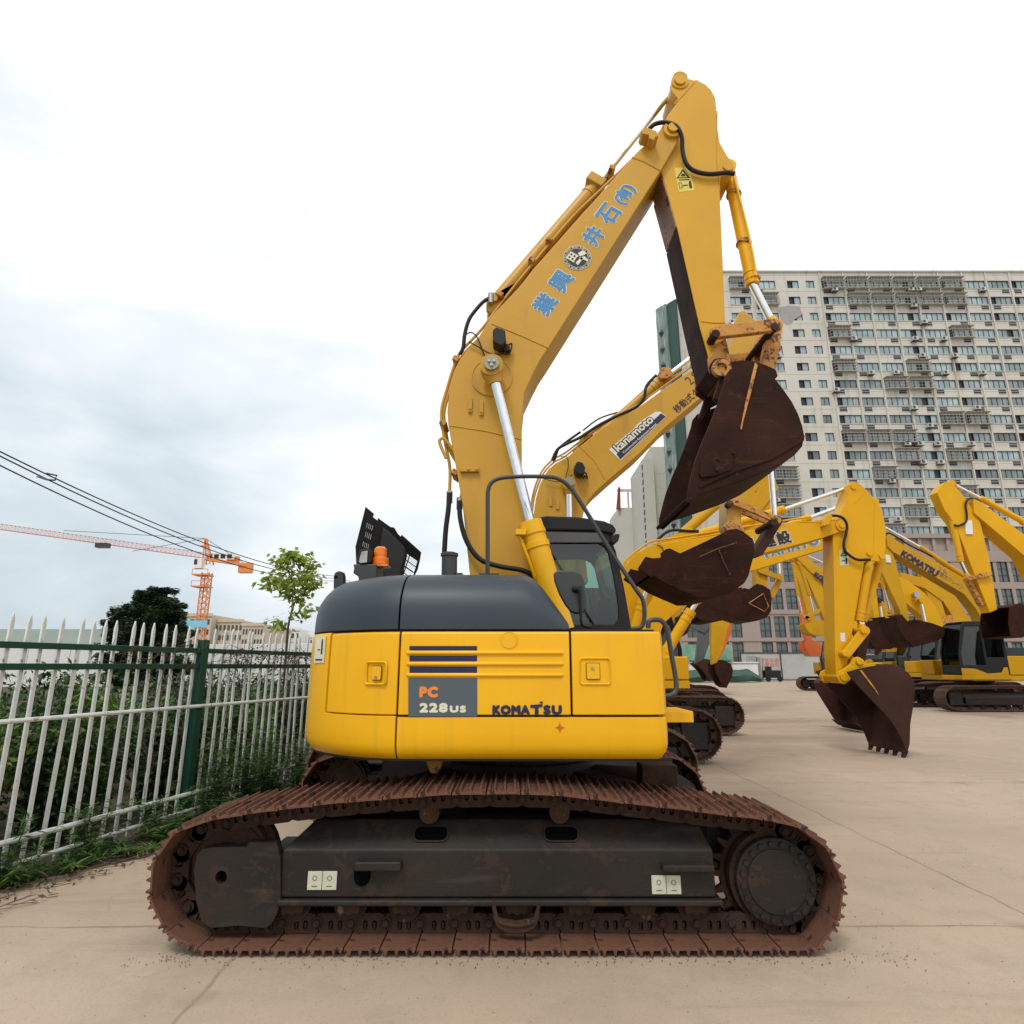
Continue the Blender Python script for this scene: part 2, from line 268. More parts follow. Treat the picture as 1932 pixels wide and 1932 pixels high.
# ================================================================= SETTING
def ground_mat():
    m = bpy.data.materials.new('yard_concrete'); m.use_nodes = True; nt = m.node_tree; N = nt.nodes; L = nt.links; b = N['Principled BSDF']
    tx = N.new('ShaderNodeTexCoord')
    def noise(s, d=8, r=0.6, dist=0.0):
        n = N.new('ShaderNodeTexNoise'); n.inputs['Scale'].default_value = s; n.inputs['Detail'].default_value = d; n.inputs['Roughness'].default_value = r; n.inputs['Distortion'].default_value = dist
        L.new(tx.outputs['Object'], n.inputs['Vector']); return n.outputs['Fac']
    def mr(v, a, c, lo=0.0, hi=1.0):
        r = N.new('ShaderNodeMapRange'); r.inputs[1].default_value = a; r.inputs[2].default_value = c; r.inputs[3].default_value = lo; r.inputs[4].default_value = hi; L.new(v, r.inputs[0]); return r.outputs[0]
    def mix(f, a, bb):
        x = N.new('ShaderNodeMix'); x.data_type = 'RGBA'; L.new(f, x.inputs[0])
        for i, v in ((6, a), (7, bb)):
            if isinstance(v, tuple): x.inputs[i].default_value = (*v, 1)
            else: L.new(v, x.inputs[i])
        return x.outputs[2]
    def ma(op, a, bb=None):
        x = N.new('ShaderNodeMath'); x.operation = op
        for i, v in enumerate((a, bb)):
            if v is None: continue
            if isinstance(v, (int, float)): x.inputs[i].default_value = v
            else: L.new(v, x.inputs[i])
        return x.outputs[0]
    c = mix(mr(noise(0.45), 0.35, 0.65), (0.415, 0.325, 0.24), (0.35, 0.27, 0.195))
    c = mix(mr(noise(2.6, 10, 0.7), 0.48, 0.72, 0, 0.65), c, (0.29, 0.235, 0.175))
    c = mix(mr(noise(0.9, 10, 0.75, 0.6), 0.60, 0.72, 0, 0.5), c, (0.52, 0.43, 0.34))
    c = mix(mr(noise(30, 4, 0.6), 0.55, 0.75, 0, 0.35), c, (0.27, 0.21, 0.155))
    c = mix(mr(noise(5.5, 12, 0.8, 1.0), 0.68, 0.74, 0, 0.6), c, (0.24, 0.19, 0.14))
    c = mix(mr(noise(11, 8, 0.75), 0.70, 0.73, 0, 0.7), c, (0.60, 0.54, 0.45))
    s = N.new('ShaderNodeSeparateXYZ'); L.new(tx.outputs['Object'], s.inputs[0])
    wob = ma('MULTIPLY', ma('SUBTRACT', noise(1.6, 6), 0.5), 0.10)
    jf = None
    for ax, off in (('X', 1.45+46), ('Y', -4.12+46)):
        v = ma('ADD', ma('ADD', s.outputs[ax], off), wob)
        fr = ma('FRACT', ma('DIVIDE', v, 4.6))
        d = ma('ABSOLUTE', ma('SUBTRACT', fr, 0.5)); j = mr(d, 0.4965, 0.4990)
        jf = j if jf is None else ma('MAXIMUM', jf, j)
    jf = ma('MULTIPLY', jf, mr(noise(3.0), 0.3, 0.6, 0.25, 0.9))
    c = mix(jf, c, (0.20, 0.155, 0.115))
    # tyre and track scuffs, oil drips
    mpx = N.new('ShaderNodeMapping'); mpx.inputs['Scale'].default_value = (0.16, 1.9, 1); mpx.inputs['Rotation'].default_value = (0, 0, 0.22); L.new(tx.outputs['Object'], mpx.inputs['Vector'])
    sx_ = N.new('ShaderNodeTexNoise'); sx_.inputs['Scale'].default_value = 1.6; sx_.inputs['Detail'].default_value = 9; sx_.inputs['Roughness'].default_value = 0.7; L.new(mpx.outputs[0], sx_.inputs['Vector'])
    c = mix(mr(sx_.outputs['Fac'], 0.56, 0.70, 0, 0.5), c, (0.24, 0.185, 0.135))
    c = mix(mr(noise(1.1, 3, 0.5), 0.66, 0.72, 0, 0.55), c, (0.20, 0.16, 0.12))
    c = mix(mr(noise(95, 2, 0.5), 0.60, 0.70, 0, 0.55), c, (0.20, 0.16, 0.12))
    # fine wandering cracks
    vo = N.new('ShaderNodeTexVoronoi'); vo.feature = 'DISTANCE_TO_EDGE'; vo.inputs['Scale'].default_value = 0.42
    mp2 = N.new('ShaderNodeVectorMath'); mp2.operation = 'ADD'; nn = N.new('ShaderNodeTexNoise'); nn.inputs['Scale'].default_value = 1.7; nn.inputs['Detail'].default_value = 8
    L.new(tx.outputs['Object'], nn.inputs['Vector']); L.new(tx.outputs['Object'], mp2.inputs[0]); L.new(nn.outputs['Color'], mp2.inputs[1]); L.new(mp2.outputs[0], vo.inputs['Vector'])
    ck = ma('MULTIPLY', mr(vo.outputs['Distance'], 0.004, 0.0, 0, 1), mr(noise(0.5), 0.5, 0.6, 0, 0.5))
    c = mix(ck, c, (0.17, 0.13, 0.10))
    L.new(c, b.inputs['Base Color']); b.inputs['Roughness'].default_value = 0.8
    bp = N.new('ShaderNodeBump'); bp.inputs['Strength'].default_value = 0.25; bp.inputs['Distance'].default_value = 0.01
    L.new(ma('SUBTRACT', noise(25, 8, 0.7), jf), bp.inputs['Height']); L.new(bp.outputs[0], b.inputs['Normal'])
    return m
M['ground'] = ground_mat()
M['soil'] = mat('dark_leaf_soil', (0.045, 0.033, 0.022), (0.085, 0.062, 0.04), 6, 0.95, bump=0.8, bscale=20, spot=(0.14, 0.10, 0.065), spot_t=0.6, spot_s=25)
g = MB(); g.add([(-400, -60, 0), (500, -60, 0), (500, 900, 0), (-400, 900, 0)], [(0, 1, 2, 3)])
tag(g.build('ground', 'ground', fixn=False), 'pale beige concrete yard with slab joints and stains', 'ground', kind='structure')
so = MB(); edge = [(-4.6, 3.2), (-3.75, 4.25), (-3.38, 4.95), (-2.92, 5.45), (-2.72, 6.1), (-2.45, 7.2), (-1.6, 10.5), (-0.2, 16), (3.5, 30), (-12, 60), (-60, 60), (-60, 3.2)]
so.add([(x, y, 0.004+0.0) for x, y in edge], [list(range(len(edge)))])
tag(so.build('soil_bed', 'soil', fixn=False), 'dark soil bed under the fence and shrubs', 'soil', kind='structure')

# ---------------------------------------------------------------- fence
M['fgreen'] = mat('green_fence_paint', (0.004, 0.060, 0.032), (0.003, 0.045, 0.026), 3, 0.45, spot=(0.06, 0.05, 0.03), spot_t=0.66)
M['fwhite'] = mat('weathered_white_picket_paint', (0.70, 0.73, 0.71), (0.56, 0.60, 0.57), 6, 0.55, spot=(0.20, 0.18, 0.12), spot_t=0.60, spot_s=12, streak=((0.34, 0.33, 0.25), (18, 18, 1.5), 0.6, 0.2, 0.6))
F0 = Vector((-3.53, 5.17, 0)); FD = Vector((0.25, 0.968, 0)).normalized(); FN = Vector((FD.y, -FD.x, 0))   # FN points to the yard
def fpt(s, z, off=0): return F0+FD*s+FN*off+Vector((0, 0, z))
fence = thing('picket_fence', 'white steel picket fence with dark green posts and rails along the yard edge', 'fence', F0)
Zv = Vector((0, 0, 1))
def railz(s, z): return z
S0, S1 = -2.4, 12.0
for zz, hh, mt, off in ((1.63, 0.024, 'fgreen', 0.0), (1.475, 0.024, 'fgreen', 0.0)):
    m_ = MB(); m_.obox(fpt((S0+S1)/2, zz, off), FD, FN, Zv, (S1-S0)/2, 0.018, hh); m_.build('rail', mt, fence, bevel=0.004)
m_ = MB(); m_.tube([fpt(S0, 1.10, 0.05), fpt(S1, 1.06, 0.05)], 0.017, 8); m_.build('rail', 'fwhite', fence, smooth=40)
m_ = MB(); m_.tube([fpt(S0, 0.27, 0.06), fpt(S1, 0.30, 0.06)], 0.021, 8); m_.build('rail', 'fwhite', fence, smooth=40)
m_ = MB(); m_.tube([fpt(S0, 0.10, 0.09), fpt(S1, 0.24, 0.09)], 0.016, 8); m_.build('rail', 'fwhite', fence, smooth=40)
def picket():
    m_ = MB(); w, t = 0.0160, 0.010
    pr = [(-w, 0.03), (w, 0.03), (w, 1.80), (0, 1.87), (-w, 1.80)]
    m_.add([FD*a+FN*b+Zv*c for b in (-t-0.032, t-0.032) for a, c in pr], [[4,3,2,1,0],[5,6,7,8,9]]+[[i,(i+1)%5,5+(i+1)%5,5+i] for i in range(5)])
    return m_
pk = picket().build('picket', 'fwhite', fence, bevel=0.003, seg=1, local=True)
k = 0; s = S0+0.1
postS = [1.43-2.92, 1.43, 1.43+2.92, 1.43+5.84, 1.43+8.76]
while s < S1:
    if min(abs(s-q) for q in postS) > 0.07:
        o = pk if k == 0 else pk.copy()
        if k: C.objects.link(o); o.parent = fence
        o.location = FD*s+Vector((0, 0, random.uniform(-0.008, 0.008))); o.rotation_euler = (random.gauss(0, 0.006), random.gauss(0, 0.009), 0); k += 1
    s += 0.135
for q in postS:
    m_ = MB(); m_.obox(fpt(q, 0.87, -0.01), FD, FN, Zv, 0.045, 0.045, 0.87); m_.build('post', 'fgreen', fence, bevel=0.006)

# ---------------------------------------------------------------- foliage
def leafmat(name, a, b, c, sc=3.0, tr=0.25):
    m = bpy.data.materials.new(name); m.use_nodes = True; nt = m.node_tree; N = nt.nodes; L = nt.links; p = N['Principled BSDF']
    tx = N.new('ShaderNodeTexCoord'); n = N.new('ShaderNodeTexNoise'); n.inputs['Scale'].default_value = sc; n.inputs['Detail'].default_value = 4; L.new(tx.outputs['Object'], n.inputs['Vector'])
    cr = N.new('ShaderNodeValToRGB'); L.new(n.outputs['Fac'], cr.inputs[0]); cr.color_ramp.elements[0].position = 0.32; cr.color_ramp.elements[0].color = (*a, 1)
    cr.color_ramp.elements[1].position = 0.7; cr.color_ramp.elements[1].color = (*c, 1); e = cr.color_ramp.elements.new(0.5); e.color = (*b, 1)
    L.new(cr.outputs[0], p.inputs['Base Color']); p.inputs['Roughness'].default_value = 0.5
    t = N.new('ShaderNodeBsdfTranslucent'); L.new(cr.outputs[0], t.inputs[0]); ms = N.new('ShaderNodeMixShader'); ms.inputs[0].default_value = tr
    L.new(p.outputs[0], ms.inputs[1]); L.new(t.outputs[0], ms.inputs[2]); L.new(ms.outputs[0], N['Material Output'].inputs[0]); return m
M['lf_dark'] = leafmat('dark_shrub_leaves', (0.008, 0.022, 0.005), (0.022, 0.055, 0.009), (0.075, 0.14, 0.016), 4)
M['lf_mid'] = leafmat('mid_green_leaves', (0.022, 0.055, 0.008), (0.065, 0.14, 0.017), (0.19, 0.29, 0.03), 5)
M['lf_weed'] = leafmat('fresh_weed_leaves', (0.02, 0.05, 0.012), (0.05, 0.115, 0.02), (0.12, 0.22, 0.035), 6)
M['lf_young'] = leafmat('yellow_green_leaves', (0.13, 0.21, 0.02), (0.26, 0.36, 0.035), (0.48, 0.52, 0.08), 7, 0.4)
M['lf_cedar'] = leafmat('dark_cedar_needles', (0.006, 0.018, 0.006), (0.014, 0.038, 0.010), (0.04, 0.085, 0.018), 1.2, 0.1)
M['bark'] = mat('brown_bark', (0.08, 0.05, 0.035), (0.05, 0.032, 0.022), 12, 0.9, bump=0.5)
M['vine'] = mat('dead_vine_stem', (0.085, 0.055, 0.035), (0.05, 0.033, 0.022), 8, 0.9)
def leaf(mb, p, d, n, l, w):
    d = d.normalized(); sdir = d.cross(n)
    if sdir.length < 1e-4: sdir = d.orthogonal()
    sdir.normalize(); nn = sdir.cross(d)
    mb.add([p, p+d*l*0.45+sdir*w*0.5-nn*w*0.12, p+d*l-nn*l*0.15, p+d*l*0.45-sdir*w*0.5-nn*w*0.12], [(0, 1, 2), (0, 2, 3)])
def rnd_dir(up=0.2):
    v = Vector((random.gauss(0, 1), random.gauss(0, 1), random.gauss(0, 1)+up)); return v.normalized()
def shrub(name, c, rx, ry, h, n, l, w, m, label, cat='shrub', group=None, stems=14):
    root = thing(name, label, cat, c, 0, group); c = Vector(c); mb = MB(); sb = MB()
    for i in range(stems):
        a = random.uniform(0, 2*pi); r = sqrt(random.random()); tip = c+Vector((cos(a)*rx*r, sin(a)*ry*r, h*random.uniform(0.6, 1.0)*(1-0.25*r)))
        mid = (c+tip)/2+Vector((random.uniform(-.08, .08), random.uniform(-.08, .08), 0.05)); base = c+Vector((cos(a)*rx*r*0.4, sin(a)*ry*r*0.4, 0))
        pts = smoothpts([base, mid, tip], 4); sb.tube(pts, 0.008, 5, r2=0.003)
        for j in range(n//stems):
            t = random.uniform(0.15, 1.0); k_ = min(int(t*(len(pts)-1)), len(pts)-2); p = pts[k_].lerp(pts[k_+1], random.random())
            d = rnd_dir(0.5); p = p+rnd_dir(0)*random.uniform(0, 0.16)*(rx/0.5)
            if p.z < 0.02: continue
            leaf(mb, p, d, rnd_dir(1.5), l*random.uniform(0.6, 1.3), w*random.uniform(0.7, 1.2))
    mb.build('foliage', m, root, fixn=False); sb.build('stem', 'bark', root, smooth=60); return root
spots = [(-0.9, 0.5, 1.25, 'lf_dark', 'dark shrub behind the near end of the fence, at the left edge of the photo'),
         (-0.1, 0.7, 1.32, 'lf_mid', 'lighter green shrub pressed against the pickets near the left edge of the photo'),
         (0.5, 0.45, 1.28, 'lf_dark', 'dense dark shrub behind the pickets left of the green post'),
         (1.1, 0.8, 1.38, 'lf_mid', 'mid green shrub just left of the tall green fence post'),
         (1.8, 0.5, 1.30, 'lf_dark', 'dark shrub just right of the tall green fence post'),
         (2.5, 0.75, 1.34, 'lf_dark', 'dark shrub behind the weeds that grow through the fence'),
         (3.2, 0.5, 1.32, 'lf_mid', 'mid green shrub behind the fence beside the excavator counterweight'),
         (4.1, 0.8, 1.42, 'lf_dark', 'dark shrub low behind the fence below the excavator counterweight')]
for s, off, h, m_, lb in spots:
    p = fpt(s, 0, -off-0.15); shrub('shrub', (p.x, p.y, 0), 0.55, 0.5, h, 5200, 0.068, 0.030, m_, lb, group='shrubs behind the fence')
for i, (s, off, h, lb) in enumerate([(0.6, 2.0, 1.45, 'leafy shrub in the second row, left of the cedar'), (2.2, 2.2, 1.5, 'leafy shrub in the second row, below the cedar'), (3.9, 2.3, 1.5, 'leafy shrub in the second row, below the tower crane'), (6.0, 2.2, 1.45, 'leafy shrub in the second row, behind the vine covered rail'), (8.5, 2.0, 1.45, 'leafy shrub in the second row, beside the excavator at the far end of the fence')]):
    p = fpt(s, 0, -off); shrub('shrub', (p.x, p.y, 0), 1.0, 0.8, h, 2600, 0.10, 0.045, 'lf_dark', lb, group='shrubs behind the fence', stems=20)
for i, (s, off, rx, lb) in enumerate([(1.0, 5.0, 1.7, 'broad dark bush behind the second row of shrubs, below the green hoarding'), (4.5, 5.2, 1.7, 'broad dark bush behind the second row of shrubs, at the foot of the cedar'), (8.5, 5.5, 1.8, 'broad dark bush behind the second row of shrubs, below the crane mast'), (13, 5.5, 1.9, 'broad dark bush behind the second row of shrubs, below the young tree')]):
    p = fpt(s, 0, -off); shrub('shrub', (p.x, p.y, 0), rx, 1.3, 1.42, 4200, 0.13, 0.06, 'lf_dark', lb, group='shrubs behind the fence', stems=34)
# low red brick planter wall seen between the shrubs
M['brick'] = mat('dark_red_brick', (0.12, 0.035, 0.028), (0.07, 0.025, 0.02), 8, 0.8, bump=0.3)
m_ = MB()
for r_ in range(7):
    for q in range(34):
        x = -3+q*0.42+(0.21 if r_ % 2 else 0); m_.obox(fpt(x, 0.06+r_*0.125, -3.4), FD, FN, Zv, 0.2, 0.08, 0.056)
o = m_.build('brick_wall', 'brick', None); tag(setroot(o, fpt(0, 0, -3.4)), 'low dark red brick wall behind the shrubs', 'wall')
# weeds
def weed(c, h, n, label):
    root = thing('weed', label, 'weed', c, 0, 'weeds at the foot of the fence'); mb = MB(); sb = MB(); c = Vector(c)
    for i in range(n):
        a = random.uniform(0, 2*pi); r = random.uniform(0, 0.22); top = c+Vector((cos(a)*r*1.6, sin(a)*r*1.6, h*random.uniform(0.5, 1)))
        pts = smoothpts([c+Vector((cos(a)*r*.5, sin(a)*r*.5, 0)), (c+top)/2, top], 5); sb.tube(pts, 0.004, 5, r2=0.0015)
        for j, p in enumerate(pts[1:]):
            for k_ in range(4):
                aa = random.uniform(0, 2*pi); leaf(mb, p, Vector((cos(aa), sin(aa), random.uniform(-0.2, 0.7))), Zv, random.uniform(0.05, 0.13), random.uniform(0.010, 0.020))
    mb.build('foliage', 'lf_weed', root, fixn=False); sb.build('stem', 'lf_mid', root)
for s, off, h, n, lb in [(-0.35, 0.08, 0.45, 8, 'narrow leaved weed clump in front of the pickets at the left edge'), (0.25, 0.1, 0.42, 12, 'short weed clump at the foot of the pickets, left'), (0.95, 0.14, 0.35, 12, 'low weed clump at the foot of the pickets left of the green post'),
                     (1.75, 0.12, 0.85, 26, 'tallest weed clump, right of the green post'), (2.15, 0.15, 0.7, 20, 'weed clump leaning on the pickets right of the green post'), (1.45, 0.2, 0.4, 14, 'low weed clump at the foot of the green post'), (2.5, 0.16, 0.8, 22, 'straggly tall weed midway between the green post and the counterweight'), (3.15, 0.14, 0.7, 20, 'straggly tall weed just left of the counterweight edge'), (2.8, 0.12, 0.42, 14, 'weed clump beside the track, nearest to the counterweight'), (-1.0, 0.15, 0.4, 12, 'weed clump past the left edge of the photo')]:
    weed(fpt(s, 0.0, off), h, n, lb)
for i in range(9):
    s = -0.8+i*0.42; weed(fpt(s, 0.0, random.uniform(0.12, 0.40)), random.uniform(0.08, 0.20), 12, ['ankle high weed tuft in the soil before the pickets, at the left edge', 'ankle high weed tuft, second from the left edge along the fence foot', 'ankle high weed tuft, third from the left edge along the fence foot', 'ankle high weed tuft midway between the left edge and the green post', 'ankle high weed tuft a little left of the green post', 'ankle high weed tuft directly before the green post', 'ankle high weed tuft just right of the green post', 'ankle high weed tuft between the tall weeds and the track', 'ankle high weed tuft closest to the excavator track'][i])
m_ = MB(); m2_ = MB()
for i in range(900):
    p = Vector((random.uniform(-2.0, 2.1), random.choice([3.69, 4.36])+random.gauss(0, 0.045), 0.004)); r = random.uniform(0.0015, 0.0055); a = rnd_dir(0)*r
    m_.add([p+Vector((r, 0, 0)), p+Vector((-r*.6, r, 0)), p+Vector((-r*.6, -r, 0)), p+Vector((a.x*.3, a.y*.3, r*.9))], [(0, 1, 3), (1, 2, 3), (2, 0, 3)])
for i in range(2600):
    y = random.uniform(2.2, 14); p = Vector((random.uniform(-0.9, 0.9)*y, y, 0.0)); r = random.uniform(0.0015, 0.0055)*(1+y*.04)
    if p.x < -2.6+0.28*(y-5): continue
    m2_.add([p+Vector((r, 0, 0)), p+Vector((-r*.6, r, 0)), p+Vector((-r*.6, -r, 0)), p+Vector((0, 0, r*.8))], [(0, 1, 3), (1, 2, 3), (2, 0, 3)])
tag(m_.build('rust_crumbs', 'rust', None, fixn=False), 'rust flakes and dry soil crumbs fallen around the near tracks', 'crumbs', kind='stuff')
tag(m2_.build('grit', mat('grit_stone', (0.30, 0.25, 0.19), (0.12, 0.10, 0.08), 30, 0.9), None, fixn=False), 'small loose grit scattered over the concrete', 'grit', kind='stuff')
# litter of twigs and dry leaves at the bed's edge
m_ = MB()
for i in range(1500):
    s = random.uniform(-1.5, 4.5); p = fpt(s, 0.008+abs(random.gauss(0, 0.02)), random.uniform(0.0, 0.55)+max(0, random.gauss(0, 0.08)))
    if random.random() < 0.3:
        a = random.uniform(0, pi); d = Vector((cos(a), sin(a), random.uniform(-0.1, 0.2))); m_.tube([p, p+d*random.uniform(0.05, 0.22)], 0.0022, 4)
    else: leaf(m_, p, rnd_dir(0), rnd_dir(1), random.uniform(0.02, 0.06), random.uniform(0.01, 0.03))
tag(m_.build('leaf_litter', mat('dry_litter', (0.16, 0.11, 0.07), (0.07, 0.05, 0.035), 9, 0.95), None, fixn=False), 'dry twigs and leaves littering the foot of the fence', 'litter', kind='stuff')
# dead vine wound in the top rails
m_ = MB()
for i in range(330):
    s = random.uniform(1.6, 9.5)
    if random.random() < 0.12: s = random.uniform(0.3, 1.8)
    z = 1.55+random.gauss(0, 0.07); pts = [fpt(s, z, random.uniform(-0.07, 0.09))]
    for j in range(random.randint(3, 6)): pts.append(pts[-1]+FD*random.uniform(-0.1, 0.14)+Zv*random.uniform(-0.09, 0.08)+FN*random.uniform(-0.05, 0.05))
    m_.tube(smoothpts(pts, 3), 0.0032, 4, r2=0.0015)
for i in range(34):
    s = random.uniform(0.6, 8); pts = [fpt(s, 1.5, 0.05)]
    for j in range(7): pts.append(pts[-1]-Zv*0.17+FD*random.uniform(-0.05, 0.05)+FN*random.uniform(-0.03, 0.03))
    m_.tube(smoothpts(pts, 3), 0.0028, 4, r2=0.0015)
for i in range(1300):
    s = random.uniform(1.9, 9.5); leaf(m_, fpt(s, 1.56+random.gauss(0, 0.06), random.uniform(-0.09, 0.1)), rnd_dir(0), rnd_dir(0), 0.035, 0.02)
tag(setroot(m_.build('dry_vine', 'vine', None, fixn=False), fpt(3, 0)), 'tangle of brown dead vines wound along the upper fence rails', 'vine')

# ---------------------------------------------------------------- cedar
cb = at(268, 1250, 38); cb.z = 0
ced = thing('cedar_tree', 'dense dark green conifer with layered boughs beyond the fence', 'tree', cb)
mb = MB(); sb = MB(); sb.tube([cb, cb+Zv*6.0], 0.16, 8, r2=0.03)
def bough(base, d, l):
    tip = base+d*l+Zv*(-0.10*l); sb.tube([base, tip], 0.03, 4, r2=0.008)
    side = d.cross(Zv).normalized()
    for i in range(int(330*l)):
        t = random.uniform(0.1, 1.0); w = (1.02-t)*0.55*l+0.10; p = base.lerp(tip, t)+side*random.uniform(-w, w)+Zv*random.gauss(0, 0.085)
        dd = (d*1.0+side*random.uniform(-0.8, 0.8)+Zv*random.uniform(-0.35, 0.15)); leaf(mb, p, dd, Zv*0.5+rnd_dir(0), random.uniform(0.13, 0.30), random.uniform(0.05, 0.10))
for off, h0, hh, R in ((Vector((0.35, 0, 0)), 0.5, 6.15, 2.35), (Vector((-1.35, 0.4, 0)), 0.4, 5.25, 1.9), (Vector((1.25, -0.3, 0)), 0.4, 5.35, 2.1)):
    z = h0
    while z < hh:
        f = (hh-z)/(hh-h0); rr = R*(0.18+0.82*f**0.42)
        for k_ in range(random.randint(4, 6)):
            a = random.uniform(0, 2*pi); bough(cb+off*(1 if z > 1 else 0.6)+Zv*z, Vector((cos(a), sin(a), 0.12)), rr*random.uniform(0.72, 1.12))
        z += 0.27
mb.build('crown', 'lf_cedar', ced, fixn=False); sb.build('trunk', 'bark', ced, smooth=50)
# ---------------------------------------------------------------- young tree
YT = 12.0; yb = at(541, 1240, YT); yb.z = 0
yt = thing('young_tree', 'slender young tree with bright yellow green leaves behind the fence', 'tree', yb)
mb = MB(); sb = MB()
def P(a, b, dy=0): return at(a, b, YT+dy)
trunk = smoothpts([yb, P(541, 1215), P(544, 1180), P(551, 1150), P(552, 1125), P(550, 1095), P(549, 1060)], 4); sb.tube(trunk, 0.028, 7, r2=0.006)
brs = [[(552, 1140), (566, 1130, .1), (582, 1108, .2), (598, 1102, .3)], [(551, 1135), (543, 1118, -.1), (534, 1103, -.2)], [(552, 1120), (560, 1100, .1), (575, 1075, .1), (585, 1062, .15)], [(550, 1110), (535, 1092, .2), (515, 1092, .3), (505, 1102, .3)],
       [(550, 1090), (540, 1070, -.2), (528, 1055, -.3)], [(549, 1075), (560, 1052, 0), (575, 1058, 0)], [(546, 1165), (560, 1158, -.1), (585, 1148, -.2)], [(543, 1190), (528, 1178, .1), (518, 1172, .2)], [(550, 1100), (566, 1092, -.3), (592, 1086, -.35)], [(549, 1066), (546, 1050), (549, 1043)]]
for b_ in brs:
    pts = smoothpts([P(*q) for q in b_], 4); sb.tube(pts, 0.010, 5, r2=0.003)
    L_ = 26 if b_[0][1] < 1150 else 14
    for p in pts[3:]:
        for j in range(L_//3+9):
            q = p+Vector((random.gauss(0, 0.075), random.gauss(0, 0.12), random.gauss(0, 0.055))); leaf(mb, q, Vector((random.gauss(0, 1), random.gauss(0, 1), random.uniform(-1.1, 0.2))), rnd_dir(1.2), random.uniform(0.09, 0.17), random.uniform(0.05, 0.075))
mb.build('crown', 'lf_young', yt, fixn=False); sb.build('trunk', 'bark', yt, smooth=50)

# ---------------------------------------------------------------- tower crane
M['crane'] = mat('orange_crane_paint', (0.68, 0.25, 0.07), (0.60, 0.21, 0.06), 0.3, 0.5)
M['crane2'] = mat('faded_red_jib_paint', (0.62, 0.36, 0.28), (0.58, 0.32, 0.26), 0.3, 0.5)
M['blueban'] = mat('blue_banner', (0.16, 0.42, 0.62), (0.2, 0.5, 0.7), 0.6, 0.6)
YC = 150.0
cb = at(377, 1200, YC); cb.z = 0
cr_ = thing('tower_crane', 'orange lattice tower crane with long horizontal jib on the skyline', 'crane', cb)
def lattice(mb, a, b, w, n, r=0.09, tri=False):
    a = Vector(a); b = Vector(b); d = (b-a).normalized(); s = d.cross(Vector((0, 1, 0))); s.normalize(); t = d.cross(s)
    cs = [s*w+t*w, s*w-t*w, -s*w-t*w, -s*w+t*w]
    if tri: cs = [s*w*1.3*(1 if s.z > 0 else -1), -s*w*0.5*(1 if s.z > 0 else -1)+t*w, -s*w*0.5*(1 if s.z > 0 else -1)-t*w]
    m = len(cs)
    for c in cs: mb.tube([a+c, b+c], r, 4)
    for i in range(n):
        p = a.lerp(b, i/n); q = a.lerp(b, (i+1)/n)
        for k_ in range(m):
            mb.tube([p+cs[k_], q+cs[(k_+1) % m]], r*0.55, 3); mb.tube([p+cs[k_], p+cs[(k_+1) % m]], r*0.5, 3)
topz = at(387, 1073, YC).z
m_ = MB(); lattice(m_, cb, (cb.x, YC, topz-1), 0.85, 16, 0.17); m_.build('mast', 'crane', cr_)
m_ = MB(); pk_ = at(388, 1016, YC)
for sx in (-1, 1):
    for sy in (-1, 1): m_.tube([(cb.x+sx*0.9, YC+sy*0.9, topz+1), pk_+Vector((sx*0.15, sy*0.15, 0))], 0.17, 4)
for k_ in range(6):
    t = k_/6; m_.box(cb.x+0.9*(t-1), cb.x+0.9*(1-t), YC-1.0*(1-t), YC-0.9*(1-t), topz+1+(pk_.z-topz-1)*t, topz+1.15+(pk_.z-topz-1)*t)
m_.box(pk_.x-0.9, pk_.x+0.9, YC-.5, YC+.5, pk_.z-2.0, pk_.z-1.75); m_.build('apex', 'crane', cr_)
jr = at(384, 1050, YC); jl = at(-40, 990, YC-6)
m_ = MB(); lattice(m_, jr, jl, 0.72, 52, 0.08, tri=True); m_.build('jib', 'crane2', cr_)
cj0 = at(389, 1055, YC); cj1 = at(476, 1068, YC+2)
m_ = MB(); m_.obox((cj0+cj1)/2, (cj1-cj0).normalized(), Vector((0, 1, 0)), (cj1-cj0).normalized().cross(Vector((0, 1, 0))), (cj1-cj0).length/2, 0.7, 0.35); m_.build('counter_jib', 'crane', cr_)
m_ = MB(); c = at(464, 1069, YC+2); m_.box(c.x-1.6, c.x+1.6, YC+1.2, YC+2.8, c.z-1.6, c.z+0.9); c = at(440, 1059, YC+2); m_.box(c.x-1.4, c.x+1.4, YC+1.3, YC+2.6, c.z-0.3, c.z+1.2); m_.build('counterweight', 'crane', cr_, bevel=0.1)
m_ = MB(); c = at(377, 1063, YC-1.5); m_.box(c.x-0.9, c.x+0.9, YC-2.4, YC-0.9, c.z-1.3, c.z+1.2); m_.build('cab', 'white', cr_, bevel=0.1)
m_ = MB(); m_.box(c.x-0.95, c.x-0.2, YC-2.45, YC-1.5, c.z-0.4, c.z+0.9); m_.build('window', 'windark', cr_)
for q in (1085, 1107):
    m_ = MB(); c = at(383 if q < 1100 else 381, q, YC); m_.box(c.x-1.9, c.x+1.9, YC-1.7, YC+1.7, c.z-0.18, c.z+0.1)
    for a in (-1.85, 1.85):
        m_.box(c.x+a-.06, c.x+a+.06, YC-1.7, YC-1.6, c.z, c.z+1.3); 
    m_.box(c.x-1.9, c.x+1.9, YC-1.72, YC-1.64, c.z+1.15, c.z+1.3); m_.build('platform', 'crane', cr_)
m_ = MB(); c = at(371, 1178, YC); m_.box(c.x-3.1, c.x+3.1, YC-1.5, YC-1.3, c.z-0.8, c.z+0.8); m_.build('banner', 'blueban', cr_)
